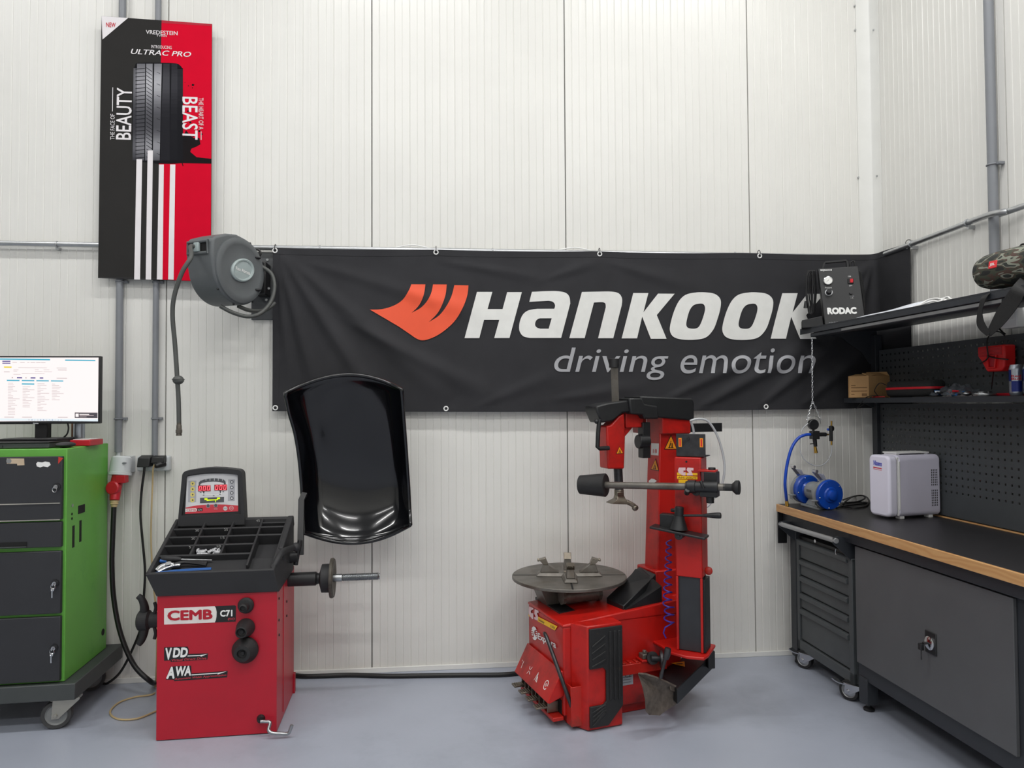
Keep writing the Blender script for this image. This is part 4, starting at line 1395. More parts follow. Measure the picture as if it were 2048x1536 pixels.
# stickers on the top door
pm('sticker_beige', (196, 176, 150), 0.5)
pm('sticker_red', (190, 50, 40), 0.5)
E4 = lambda a, b: CM @ CP(a * 0.2474, 680 + b * 0.2474, y=0.0072)
mb = MB(); mb.poly([E4(*q) for q in ((55, 958), (195, 958), (198, 1012), (140, 1014), (138, 1000), (55, 1000))]); mb.build('sticker', 'sticker_beige', DRW[0], smooth=0)
mb = MB(); mb.poly([E4(72 + 22 * math.cos(a / 10 * 6.283), 978 + 20 * math.sin(a / 10 * 6.283)) + V((0, -0.0005, 0)) for a in range(10)]); mb.build('sticker', 'wheel_grey', DRW[0], smooth=0)
mb = MB(); mb.poly([E4(*q) for q in ((292, 1000), (305, 985), (340, 990), (365, 982), (400, 988), (410, 1010), (385, 1028), (350, 1022), (325, 1030), (298, 1022))]); mb.build('sticker_remains', 'white', DRW[0], smooth=0)
mb = MB(); mb.poly([E4(*q) for q in ((472, 945), (512, 955), (470, 1002))]); mb.build('sticker', 'sticker_red', DRW[0], smooth=0)
# right side details
SX = lambda px, py: CP(px, py, x=xc + 0.0008)
q = SX(163, 1018)
mb = MB(); mb.lim(xc - 0.004, xc + 0.003, q.y - 0.035, q.y + 0.035, q.z - 0.02, q.z + 0.02); mb.build('grip_recess', 'black_mat', cab, local=True, bev=0.002)
for px, py in ((147, 1073), (161, 1062)):
    q = SX(px, py)
    mb = MB(); mb.lim(xc - 0.004, xc + 0.0012, q.y - 0.011, q.y + 0.011, q.z - 0.052, q.z + 0.052); mb.build('vent_slot', 'black_mat', cab, local=True)
for px, py, r, mt in ((206, 1264, 0.017, 'black_mat'), (145, 1011, 0.008, 'steel'), (144, 1028, 0.006, 'black_mat'), (144, 1037, 0.006, 'black_mat')):
    q = SX(px, py)
    MB().cyl((xc - 0.004, q.y, q.z), (xc + 0.002, q.y, q.z), r, n=18).build('hole_plug', mt, cab, local=True)


def caster(root, M, wr, ww, h, mats, brake=False, name='caster'):
    """swivel caster in the frame M: origin on the floor under the axle, x along the rolling direction"""
    tyre, rimm, fork = mats
    mb = MB(); mb.lathe((0, ww / 2, wr), (0, -1, 0), [(wr * 0.72, 0), (wr * 0.94, 0), (wr, ww * 0.25), (wr, ww * 0.75), (wr * 0.94, ww), (wr * 0.72, ww)], 32, M=M)
    mb.lathe((0, ww / 2, wr), (0, -1, 0), [(wr * 0.72, ww), (wr * 0.72, 0)], 32, M=M)
    w = mb.build('caster', tyre, root)
    mb = MB(); mb.lathe((0, ww / 2 - 0.002, wr), (0, -1, 0), [(0, 0), (wr * 0.3, 0), (wr * 0.34, 0.004), (wr * 0.62, 0.006), (wr * 0.74, 0), (wr * 0.74, ww - 0.004), (wr * 0.62, ww - 0.01), (wr * 0.34, ww - 0.008), (wr * 0.3, ww - 0.002), (0, ww - 0.002)], 28, M=M)
    mb.build('wheel_disc', rimm, w)
    mb = MB()
    for sg in (1, -1):
        y = sg * (ww / 2 + 0.006)
        k = [(-0.018, wr - 0.016), (0.012, wr - 0.016), (0.075 * wr / 0.05, h - 0.012), (0.075 * wr / 0.05, h - 0.004), (-0.012, h - 0.004)]
        mb.prism(k, 0.004, M=M @ Matrix(((1, 0, 0, 0), (0, 0, 1, y - 0.002), (0, 1, 0, 0), (0, 0, 0, 1))))
    mb.box((0.03, 0, h - 0.006), (0.1, ww + 0.022, 0.006), M=M)
    mb.box((0.035, 0, h - 0.001), (0.08, 0.08, 0.004), M=M)
    mb.cyl(M @ V((0, -ww / 2 - 0.014, wr)), M @ V((0, ww / 2 + 0.014, wr)), 0.008, n=10)
    mb.build('fork', fork, w, bev=0.001)
    if brake:
        mb = MB()
        mb.tube([M @ V(p) for p in ((0.02, 0, h - 0.012), (-0.03, 0, h - 0.016), (-0.06, 0, h - 0.014), (-0.085, 0, h - 0.004))], 0.01, sm=4, flat=(0.006, 0.034, (0, 0, 1)))
        mb.build('brake_pedal', 'chrome', w)
    return w


q = CP(114, 1456, z=0)
for x, y, a in ((q.x, q.y, 8), (CP(190, 1374, z=0).x, 0.5, 25), (q.x - 0.6, q.y, 0), (q.x - 0.6, 0.5, 0)):
    caster(cab, CM @ T(x, y, 0) @ rz(a), 0.066, 0.034, zb_, ('wheel_grey' if False else 'tyre_grey', 'wheel_grey', 'fork_steel'))

# ------------------------------------------------------------------ things on the cabinet
# flat dark unit under the monitor
UM, UP = axes((-1.95, -0.4, zc1), 1.6)
zt2 = P(105, 886, y=-0.53).z
a0, a1 = P(-10, 900, y=-0.53), P(105, 890, y=-0.53)
un = thing('drawer_unit', 'flat dark grey box unit lying on the green cabinet under the monitor', 'box', (-2.0, -0.35, zc1))
mb = MB(); a1.x -= 0.015
mb.lim(-2.42, a1.x, -0.53, -0.24, zc1 + 0.002, zt2); mb.build('case', 'base_grey', un, bev=0.003)
mb = MB(); mb.lim(-2.42, a1.x + 0.003, -0.535, -0.24, zt2, zt2 + 0.006); mb.build('lid', 'black', un, bev=0.002)
MB().ball(P(5, 893, y=-0.531), (0.003, 0.001, 0.006), n=8).build('lock', 'black', un)
# monitor
def glow(n, c, e):
    m = pm(n, c, 0.5, var=0.0, emit=e)
    for l in list(m.node_tree.links):
        if l.to_socket.name == 'Base Color': m.node_tree.links.remove(l)
    m.node_tree.nodes['Principled BSDF'].inputs['Base Color'].default_value = (0.01, 0.01, 0.01, 1)


glow('page', (255, 246, 245), 1.3)
glow('page_blue', (232, 244, 250), 1.25)
glow('page_teal', (70, 178, 205), 1.25)
glow('page_yellow', (240, 214, 60), 1.25)
glow('page_text', (196, 180, 182), 1.25)
glow('page_dark', (96, 84, 150), 1.25)
glow('page_box', (74, 68, 76), 1.25)
YM = -0.36
mon = thing('monitor', 'black flat computer monitor with a bright parts-list page, on the green cabinet', 'monitor', (-1.97, -0.33, zt2 + 0.006))
c = [P(200, 712, y=YM), P(200, 847, y=YM)]
mx1, mz1, mz0 = (c[0].x + c[1].x) / 2, c[0].z, c[1].z
mx0 = mx1 - 0.60
mb = MB(); mb.lim(mx0, mx1, YM, YM + 0.028, mz0, mz1); mb.lim(mx0 + 0.12, mx1 - 0.12, YM + 0.028, YM + 0.055, mz0 + 0.06, mz1 - 0.06)
mb.build('screen_case', 'black', mon, bev=0.003)
bz = 0.008
mb = MB(); mb.poly([V((x, YM - 0.0008, z)) for x, z in ((mx0 + bz, mz0 + 0.014), (mx1 - bz, mz0 + 0.014), (mx1 - bz, mz1 - bz), (mx0 + bz, mz1 - bz))], 0)
E5 = lambda a, b, l=0.0014: P(a * 0.1302, 700 + b * 0.1302, y=YM - l)


def rct(a0, b0, a1, b1, m, l=0.0014, sk=0.012):
    mb.poly([E5(a0, b1 + a0 * sk, l), E5(a1, b1 + a1 * sk, l), E5(a1, b0 + a1 * sk, l), E5(a0, b0 + a0 * sk, l)], m)


rct(-400, 128, 770, 150, 2); rct(1000, 134, 1465, 154, 2)
rct(-400, 1050, 1505, 1085, 1, sk=0.008)
rct(60, 252, 178, 272, 3)
rct(35, 165, 160, 182, 5, sk=0.0); rct(35, 196, 160, 210, 5, sk=0.0)
for a in (190, 310, 420, 470, 555, 630): rct(a, 182, a + (30 if a == 420 else 70), 190, 4)
rct(280, 262, 720, 268, 4); rct(870, 262, 1025, 270, 4); rct(890, 290, 1025, 300, 4); rct(60, 330, 150, 340, 4, sk=0)
for a, b, w in ((205, 298, 80), (205, 318, 60), (535, 292, 60), (535, 320, 120), (670, 292, 90), (670, 322, 130), (335, 352, 350), (205, 368, 110)): rct(a, b, a + w, b + 6, 4)
for a, w in ((260, 80), (470, 75), (610, 55), (390, 18), (180, 20)): rct(a, 412, a + w, 432, 5 if w > 30 else 4)
rct(870, 418, 1030, 426, 4)
for a, w in ((105, 195), (335, 192), (558, 192), (782, 190)): rct(a, 456, a + w, 474, 2)
rct(335, 508, 527, 526, 2)
rnd = random.Random(8)
for a, b0, n in ((122, 505, 21), (348, 555, 14), (575, 510, 18), (798, 510, 11)):
    for i in range(n):
        rct(a, b0 + i * 24, a + rnd.choice((50, 80, 90, 110, 120, 140, 180)), b0 + i * 24 + 6, 4)
for a in (65, 340, 890): rct(a, 1026, a + 150, 1036, 4, sk=0.004)
for i in range(12): rct(435 + i * 45, 1060, 455 + i * 45, 1078, 5 if i % 3 else 4, sk=0.004)
rct(1148, 950, 1498, 1034, 6, sk=0.008); rct(1160, 968, 1208, 1018, 0, 0.002, 0.008)
rct(1220, 972, 1370, 984, 0, 0.002, 0.008); rct(1220, 992, 1440, 1000, 4, 0.002, 0.008); rct(1220, 1012, 1330, 1020, 4, 0.002, 0.008)
scr = mb.build('screen', ['page', 'page_blue', 'page_teal', 'page_yellow', 'page_text', 'page_dark', 'page_box'], mon, smooth=0)
q = P(82, 850, y=YM + 0.03)
mb = MB(); mb.lim(q.x - 0.03, q.x + 0.03, YM + 0.03, YM + 0.07, zt2 + 0.012, mz0 + 0.12); mb.build('stand_neck', 'black', mon, bev=0.004)
mb = MB(); mb.prism([(-0.14, -0.11), (0.12, -0.11), (0.135, -0.04), (0.12, 0.07), (-0.14, 0.07), (-0.16, -0.04)], 0.011, M=T(q.x + 0.01, YM + 0.03, zt2 + 0.0065)); mb.build('stand_foot', 'black', mon, bev=0.003)
mb = MB(); mb.tube([P(px, py, y=YM + 0.05) for px, py in ((133, 838), (137, 855), (134, 868), (126, 876))], 0.004, 8, sm=5); mb.build('cable', 'cable', mon)
mb = MB(); mb.poly([P(66, 847.5, y=YM - 0.001), P(77, 848, y=YM - 0.001), P(77, 846, y=YM - 0.001), P(66, 845.5, y=YM - 0.001)]); mb.build('maker_mark', 'grey_print', mon, smooth=0)
# small items
q = P(136, 890, y=-0.45)
mb = MB(); mb.ball((a1.x + 0.049, -0.48, zc1 + 0.0145), (0.04, 0.055, 0.0135), n=24)
tag(mb.build('computer_mouse', 'black_soft'), 'black computer mouse on the green cabinet edge', 'mouse')
bx = thing('red_box', 'low red box with a pale top on the green cabinet behind the mouse', 'box', (-1.83, -0.3, zc1))
a, b = P(132, 880, y=-0.36), P(180, 880, y=-0.36)
a.x = max(a.x, a1.x + 0.008)
mb = MB(); mb.lim(a.x, b.x, -0.36, -0.22, zc1 + 0.001, zc1 + 0.03); mb.build('box_body', 'plug_red', bx, bev=0.003)
mb = MB(); mb.lim(a.x + 0.01, b.x - 0.01, -0.35, -0.23, zc1 + 0.0305, zc1 + 0.034); mb.build('box_top', 'white_print', bx, bev=0.001)
pm('can_silver', (176, 182, 192), 0.3, 0.85)
pm('can_blue', (30, 46, 120), 0.35, 0.3)
pm('bottle_brown', (150, 96, 60), 0.35)


def drinks_can(name, q, r, h, label, group=None, writing=False, slim=True):
    """aluminium can standing at q"""
    t = thing(name, label, 'can', q, 0, group)
    mb = MB(); mb.lathe(q, (0, 0, 1), [(0, 0.004), (r * 0.75, 0.001), (r * 0.82, 0.0), (r * 0.97, 0.008), (r, 0.014), (r, h - 0.02), (r * 0.98, h - 0.015), (r * 0.83, h - 0.003), (r * 0.83, h), (r * 0.79, h), (r * 0.77, h - 0.004), (0, h - 0.004)], 32)
    body = mb.build('can_body', 'can_silver', t)
    mb = MB(); mb.ball(V(q) + V((0, -0.004, h - 0.002)), (r * 0.28, r * 0.42, 0.0012), n=12); mb.build('pull_tab', 'steel', t)
    return t


def can_print(t, q, r, h):
    """blue trapezoid fields of the can, wrapped on its side"""
    mb = MB()
    for i in range(32):
        a0, a1 = 2 * math.pi * i / 32, 2 * math.pi * (i + 1) / 32
        sct = (i // 8)
        up = (i // 8) % 2 == 0
        z0, z1 = (0.015, h * 0.52) if (i + 4) // 8 % 2 else (h * 0.52, h - 0.02)
        if (i + 4) // 8 % 2 == 0: z0 = 0.015; z1 = h - 0.022 if i % 8 in (0, 1, 2) else h * 0.4
        mb.poly([V(q) + V(((r + .0005) * math.cos(a), (r + .0005) * math.sin(a), z)) for a, z in ((a0, z0), (a1, z0), (a1, z1), (a0, z1))])
    bmesh.ops.remove_doubles(mb.bm, verts=mb.bm.verts, dist=1e-5)
    mb.build('can_print', 'can_blue', t)


q = P(158, 878, y=-0.2)
ct = drinks_can('drink_can', (q.x, -0.2, zc1 + 0.001), 0.0265, 0.128, 'tall silver drinks can behind the right end of the monitor')
q = P(147, 878, y=-0.19)
bt2 = thing('spray_bottle', 'thin brown bottle with a dark blue base next to the silver can', 'bottle', (q.x - 0.004, -0.17, zc1))
mb = MB(); mb.lathe((q.x - 0.004, -0.17, zc1 + 0.032), (0, 0, 1), [(0.016, 0), (0.0165, 0.01), (0.0165, 0.075), (0.01, 0.082), (0, 0.082)], 20); mb.build('bottle_body', 'bottle_brown', bt2)
mb = MB(); mb.lathe((q.x - 0.004, -0.17, zc1 + 0.001), (0, 0, 1), [(0, 0), (0.018, 0), (0.018, 0.031), (0, 0.031)], 20); mb.build('bottle_base', 'can_blue', bt2)
# ------------------------------------------------------------------ tyre changing machine
pm('ch_red', (184, 24, 17), 0.36, var=0.08, scale=5, bump=0.12, bscale=400, dirt=(84, 18, 13), dscale=4, dlo=0.47, dhi=0.78)
pm('ch_red_worn', (178, 30, 20), 0.45, var=0.1, dirt=(92, 48, 34), dscale=9, dlo=0.5, dhi=0.72)
pm('worn_steel', (106, 102, 96), 0.42, 0.5, var=0.25, scale=12, dirt=(80, 66, 54), dscale=7, dlo=0.5, dhi=0.75)
pm('shiny_worn', (128, 120, 108), 0.3, 0.85, var=0.2, scale=30)
pm('ch_black', (26, 27, 29), 0.42, var=0.15, bump=0.2, bscale=500)
pm('pad_black', (30, 30, 31), 0.6, var=0.2, bump=0.3, bscale=300, dirt=(70, 54, 48), dscale=14, dlo=0.62, dhi=0.85)
pm('shovel', (98, 89, 82), 0.7, 0.3, var=0.3, scale=40, bump=0.5, bscale=120)
pm('sleeve', (54, 56, 60), 0.5, 0.3, var=0.1)
pm('label_plate', (176, 180, 184), 0.4, 0.3)
pm('coil_blue', (52, 44, 150), 0.4)
pm('clear_tube', (205, 208, 212), 0.2, trans=0.35)
pm('pinkish', (226, 192, 196), 0.5)
CHL, CHR = (0.562, -0.792, 0), 15.35
ch = thing('tyre_changer', 'worn red tyre changing machine with a steel turntable and two red columns', 'machine', CHL, CHR)
QM, Q = axes(CHL, CHR)
BLn, BWd, BH = 0.645, 0.425, 0.47


def cb(nm, mat, bev=0.004, par=None, **k):
    return lambda mb: mb.build(nm, mat, par or ch, bev=bev, local=True, **k)


mb = MB()
mb.lim(0, BLn, 0, BWd, 0.05, BH - 0.012)
mb.lim(0.03, BLn - 0.02, 0.03, BWd - 0.03, 0.0, 0.05)
# rear of the base rises a little towards the column
hexa(mb, [(-0.004, -0.004, BH - 0.014), (BLn + 0.004, -0.004, BH - 0.014), (BLn + 0.004, BWd + 0.004, BH - 0.014), (-0.004, BWd + 0.004, BH - 0.014)],
     [(-0.004, -0.004, BH), (BLn + 0.004, -0.004, BH + 0.055), (BLn + 0.004, BWd + 0.004, BH + 0.055), (-0.004, BWd + 0.004, BH)])
mb.lim(BLn - 0.02, 0.87, 0.15, BWd - 0.01, 0.22, BH + 0.03)
mb.build('base', 'ch_red', ch, bev=0.012, seg=3, local=True)
# side pad box with its ribbed rubber
px0, px1, pd = 0.082, 0.262, -0.085
zt = 0.478
mb = MB()
mb.prism([(0.035, 0.0), (px0, pd), (px1, pd), (px1 + 0.002, 0.0)], zt - 0.004, z0=0.004)
mb.build('pad_box', 'ch_red', ch, bev=0.006, local=True)
mb = MB()
gw = px1 - px0
PM = Matrix(((1, 0, 0, px0), (0, 0, -1, pd), (0, 1, 0, 0), (0, 0, 0, 1)))
o = [(0.006, 0.02), (0.10, 0.02), (gw - 0.004, 0.10), (gw - 0.004, zt - 0.012), (0.006, zt - 0.012), (0.006, 0.285), (0.075, 0.285), (0.09, 0.27), (0.09, 0.13), (0.075, 0.115), (0.006, 0.115)]
mb.prism(o, 0.012, M=PM)
for x in (0.105, 0.128, 0.151):
    mb.prism([(x, 0.13), (x + 0.012, 0.14), (x + 0.012, zt - 0.03), (x, zt - 0.03)], 0.018, M=PM)
for i in range(4):
    mb.prism([(0.014, 0.03 + i * 0.02), (0.03, 0.03 + i * 0.02), (0.085, 0.075 + i * 0.012), (0.085, 0.084 + i * 0.012), (0.07, 0.08 + i * 0.012)], 0.016, M=PM)
    mb.prism([(0.016, 0.30 + i * 0.03), (0.016, 0.29 + i * 0.03), (0.085, 0.315 + i * 0.036), (0.085, 0.325 + i * 0.036)], 0.016, M=PM)
mb.build('rubber_pad', 'pad_black', ch, bev=0.002, local=True)
# pedal console on the narrow end
cu, cl, cd_ = 0.258, 0.125, -0.085
w0, w1 = -0.004, BWd - 0.01
mb = MB()
mb.loft([[(0.0, w0, cu), (-0.012, w0, cu + 0.004), (cd_, w0, cl), (cd_ + 0.012, w0, cl - 0.006), (0.0, w0, cl + 0.02)],
         [(0.0, w1, cu), (-0.012, w1, cu + 0.004), (cd_, w1, cl), (cd_ + 0.012, w1, cl - 0.006), (0.0, w1, cl + 0.02)]])
con = mb.build('pedal_console', 'ch_red', ch, bev=0.003, local=True)
# symbols on the console
CN = V((cl - cu - 0.004, 0, -(cd_ + 0.012))).normalized()
CF = lambda v, t: V((lerp(-0.012, cd_, t), lerp(w1, w0, v), lerp(cu + 0.004, cl, t))) + V((-0.0007, 0, 0.0005))
for c, shp in ((0.10, 0), (0.34, 1), (0.56, 2), (0.82, 3)):
    mb = MB()

    def st(v0, t0, v1, t1, w=0.02):
        a, b = CF(c + v0 * 0.8, 0.62 + (t0 - 0.62) * 0.8), CF(c + v1 * 0.8, 0.62 + (t1 - 0.62) * 0.8)
        d = (b - a).normalized()
        nn = d.cross(V((0.8, 0, -0.6))).normalized() * w * 0.09
        mb.poly([a - nn, b - nn, b + nn, a + nn])
    if shp == 0: st(0.02, 0.5, 0.03, 0.8); st(-0.03, 0.5, -0.025, 0.56)
    if shp == 1:
        for q in ((-0.04, 0.5, -0.015, 0.6), (0.04, 0.45, 0.01, 0.6), (-0.04, 0.8, -0.01, 0.66), (0.045, 0.75, 0.015, 0.66)): st(*q)
    if shp == 2: st(-0.04, 0.8, -0.005, 0.45); st(0.0, 0.5, 0.01, 0.8, 0.03); st(0.02, 0.6, 0.05, 0.8, 0.03)
    if shp == 3:
        for i in range(11):
            a0, a1 = i * 0.52 + 0.6, (i + 1) * 0.52 + 0.6
            st(0.05 * math.cos(a0), 0.62 + 0.17 * math.sin(a0), 0.05 * math.cos(a1), 0.62 + 0.17 * math.sin(a1), 0.024)
        st(-0.012, 0.56, -0.012, 0.68); st(0.012, 0.56, 0.012, 0.68)
    mb.build('pedal_symbol', 'white', con, local=True, smooth=0)
# dark pedal opening and four pedals
mb = MB(); mb.lim(-0.002, 0.0, 0.02, BWd - 0.04, 0.052, 0.115); mb.build('pedal_opening', 'black_mat', ch, local=True)
mb = MB(); mb.lim(-0.055, 0.0, 0.0, BWd - 0.02, 0.032, 0.05); mb.build('foot_plate', 'ch_red_worn', ch, local=True, bev=0.003)
for i, y in enumerate((0.355, 0.265, 0.175, 0.075)):
    mb = MB()
    mb.box((-0.06, y, 0.088 - 0.008), (0.11, 0.044, 0.008), M=T(0, 0, 0) @ Matrix.Identity(4))
    for j in range(5): mb.lim(-0.115 + j * 0.012, -0.109 + j * 0.012, y - 0.02, y + 0.02, 0.084, 0.0865)
    mb.lim(-0.06, -0.004, y - 0.024, y - 0.018, 0.055, 0.105); mb.lim(-0.06, -0.004, y + 0.018, y + 0.024, 0.055, 0.105)
    mb.build('pedal', 'shiny_worn', ch, bev=0.002, local=True)
# stickers on the narrow end
FE = lambda px, py: Q(px, py, x=-0.0045)
G6 = lambda a, b: FE(1040 + a * 0.1302, 1200 + b * 0.1302)


def fpoly(nm, mat, pts):
    mb = MB(); mb.poly([G6(*q) for q in pts]); return mb.build(nm, mat, ch, local=True, smooth=0)


fpoly('sticker_letter', 'pinkish', [(140, 100), (205, 125), (205, 150), (180, 150), (165, 175), (175, 205), (205, 200), (205, 290), (185, 295), (175, 275), (140, 240), (133, 180)])
fpoly('sticker_letter', 'pinkish', [(225, 140), (285, 165), (285, 200), (262, 195), (262, 215), (275, 240), (278, 320), (220, 295), (218, 262), (240, 268), (240, 250), (220, 215)])
fpoly('yellow_sticker', 'yellow', [(280, 255), (575, 405), (535, 468), (270, 325)])
fpoly('yellow_sticker', 'yellow', [(131, 215), (150, 240), (150, 262), (131, 240)])
for tx, ll, lr, ul, mt, kw in (('boxer', (290, 318), (380, 370), (290, 275), 'black', {}), ('4.33X', (468, 412), (540, 450), (468, 378), 'black', {}), ('Explora', (275, 625), (553, 775), (275, 500), 'white', dict(bold=0.02))):
    mb = MB(); mb.text(tx, aff(G6(*ll), G6(*lr), G6(*ul)) @ T(0, 0, 0.0006 if mt != 'white' else 0), **kw)
    mb.xf(T(-0.0006, 0, 0)); mb.build('lettering', mt, ch, local=True, smooth=0)
mb = MB()
for hs, pls in ((0, [[(180, 440), (190, 415), (210, 405), (235, 420), (255, 455), (235, 462), (222, 470), (218, 510), (240, 560), (268, 572), (250, 605), (235, 618), (210, 610), (190, 575), (212, 572), (214, 540), (200, 480)]]),):
    for pl in pls: mb.poly([G6(*q) for q in pl])
for pl in ([(176, 458), (200, 468), (200, 484), (176, 475)], [(176, 490), (200, 502), (200, 516), (178, 506)], [(180, 522), (202, 532), (204, 548), (186, 542)], [(240, 470), (262, 482), (264, 498), (240, 488)], [(240, 502), (266, 514), (266, 530), (240, 520)], [(240, 534), (268, 546), (268, 560), (240, 552)]):
    mb.poly([G6(*q) for q in pl])
mb.build('emblem', 'white', ch, local=True, smooth=0)
# long side: rail, plate, rating label, shovel buffer
zt_r = Q(1300, 1298, y=-0.02).z
mb = MB(); mb.lim(px1 + 0.002, 0.53, -0.05, 0.0, 0.212, 0.262)
for i in range(5): mb.lim(0.29 + i * 0.035, 0.305 + i * 0.035, -0.045, -0.006, 0.262, 0.268)
mb.build('side_rail', 'ch_red_worn', ch, bev=0.004, local=True)
q = Q(1285, 1285, y=-0.03)
mb = MB(); mb.lim(0.385, 0.47, -0.06, 0.0, 0.264, 0.274); mb.build('rail_plate', 'ch_red', ch, bev=0.002, local=True)
mb = MB(); mb.lim(0.395, 0.44, -0.05, -0.01, 0.274, 0.298); mb.cyl((0.415, -0.03, 0.298), (0.415, -0.03, 0.312), 0.01, n=8); mb.build('clamp_block', 'worn_steel', ch, bev=0.003, local=True)
a, b = Q(1243, 1372, y=-0.0025), Q(1266, 1342, y=-0.0025)
mb = MB(); mb.lim(a.x, b.x, -0.0025, 0, a.z, b.z)
rl = mb.build('rating_plate', 'label_plate', ch, local=True)
mb = MB(); mb.text('CE', aff((a.x + 0.02, -0.003, b.z - 0.026), (b.x - 0.008, -0.003, b.z - 0.026), (a.x + 0.02, -0.003, b.z - 0.008))); mb.build('lettering', 'black', rl, local=True, smooth=0)
mb = MB()
for i in range(5): mb.lim(a.x + 0.008, b.x - 0.014, -0.003, -0.0026, a.z + 0.012 + i * 0.013, a.z + 0.014 + i * 0.013)
mb.build('print_lines', 'ink_grey', rl, local=True, smooth=0)
# ---- turntable
tc = Q(1138, 1150, z=0.605)
trad = 0.297
mb = MB()
mb.lathe((tc.x, tc.y, 0.605), (0, 0, 1), [(0, 0), (trad - 0.002, 0), (trad, -0.002), (trad, -0.014), (trad - 0.006, -0.017), (0, -0.017)], 72)
tt = mb.build('turntable', 'worn_steel', ch, local=True)
TMx = T(tc.x, tc.y, 0.605) @ rz(-22)
for k in range(4):
    mb = MB(); mb.lim(0.03, trad - 0.004, -0.0045, 0.0045, 0.0003, 0.0009, M=TMx @ rz(90 * k + 45 - 45)); mb.build('guide_slot', 'black_mat', tt, local=True)
for k in range(4):
    A = TMx @ rz(90 * k) @ T(-0.028, 0, 0)
    mb = MB()
    hexa(mb, [A @ V(p) for p in ((0.03, -0.045, 0.001), (0.20, -0.036, 0.001), (0.20, 0.036, 0.001), (0.03, 0.045, 0.001))], [A @ V(p) for p in ((0.045, -0.03, 0.018), (0.185, -0.026, 0.018), (0.185, 0.026, 0.018), (0.045, 0.03, 0.018))])
    hexa(mb, [A @ V(p) for p in ((0.08, -0.022, 0.018), (0.178, -0.022, 0.018), (0.178, 0.022, 0.018), (0.08, 0.022, 0.018))], [A @ V(p) for p in ((0.135, -0.017, 0.06), (0.165, -0.017, 0.06), (0.165, 0.017, 0.06), (0.135, 0.017, 0.06))])
    cj = mb.build('clamp_jaw', 'worn_steel', ch, local=True, bev=0.003)
    mb = MB()
    hexa(mb, [A @ V(p) for p in ((0.135, -0.02, 0.056), (0.160, -0.02, 0.056), (0.160, 0.02, 0.056), (0.135, 0.02, 0.056))], [A @ V(p) for p in ((0.150, -0.02, 0.092), (0.185, -0.02, 0.082), (0.185, 0.02, 0.082), (0.150, 0.02, 0.092))])
    for j in range(5): mb.box((0.187, -0.016 + j * 0.008, 0.079), (0.012, 0.0045, 0.01), M=A)
    mb.build('jaw_hook', 'shiny_worn', cj, local=True, bev=0.002)
    mb = MB(); mb.tube([A @ V(p) for p in ((0.055, 0.0, 0.016), (0.03, 0.0, 0.018), (0.016, 0, 0.004))], 0.01, sm=3, flat=(0.01, 0.024, (0, 0, 1)))
    mb.build('jaw_tip', 'shiny_worn', cj, local=True, bev=0.002)
mb = MB(); mb.cyl((tc.x, tc.y, BH), (tc.x, tc.y, 0.59), 0.1, n=32); mb.lim(tc.x - 0.15, tc.x + 0.2, tc.y - 0.2, tc.y + 0.1, BH - 0.002, BH + 0.012)
mb.build('turntable_hub', 'ch_black', ch, local=True)
for sy in (-0.13, 0.09):
    mb = MB(); a, b = V((tc.x - 0.10, tc.y + sy, 0.535)), V((tc.x + 0.10, tc.y + sy, 0.535))
    mb.cyl(a, b, 0.035, n=28); mb.cyl(a - V((0.008, 0, 0)), a + V((0.008, 0, 0)), 0.04, n=8); mb.cyl(b - V((0.008, 0, 0)), b + V((0.008, 0, 0)), 0.04, n=8)
    mb.build('air_cylinder', 'worn_steel', ch, local=True)
mb = MB(); mb.prism([(-0.17, 0.0), (-0.105, 0), (-0.105, 0.112), (-0.215, 0.112)], 0.12, M=T(tc.x + 0.02, tc.y + 0.06, BH + 0.003) @ rx(90)); mb.build('cylinder_bracket', 'worn_steel', ch, bev=0.003, local=True)
mb = MB(); mb.tube([V((tc.x + 0.1, tc.y - 0.13, 0.54)), V((tc.x + 0.15, tc.y - 0.11, 0.545)), V((tc.x + 0.16, tc.y - 0.05, 0.53)), V((tc.x + 0.09, tc.y, 0.5))], 0.006, 8, sm=5); mb.build('air_hose', 'black', ch, local=True)
# ---- black tool trays behind the turntable
mb = MB()
T3 = lambda px, py, y: Q(px, py, y=y)
a, b, c, d = T3(1213, 1195, 0.16), T3(1247, 1212, 0.02), T3(1312, 1148, 0.10), T3(1278, 1133, 0.32)
up = V((0, 0, 0.05))
hexa(mb, [V((p.x, p.y, BH + 0.02)) for p in (a, b, c, d)], [a, b, c, d])
mb.build('wedge_tray', 'ch_black', ch, bev=0.004, local=True)
mb = MB()
a, b, c, d = T3(1240, 1210, 0.03), T3(1325, 1207, 0.01), T3(1326, 1172, 0.02), T3(1320, 1165, 0.08)
mb.loft([[(a.x, 0.015, BH + 0.02), (b.x, 0.015, BH + 0.03), (b.x, 0.015, c.z), (c.x - 0.01, 0.015, c.z)], [(a.x + 0.05, 0.2, BH + 0.02), (b.x, 0.2, BH + 0.03), (b.x, 0.2, c.z + 0.05), (c.x - 0.05, 0.2, c.z + 0.05)]])
mb.build('tool_box', 'ch_black', ch, bev=0.004, local=True)
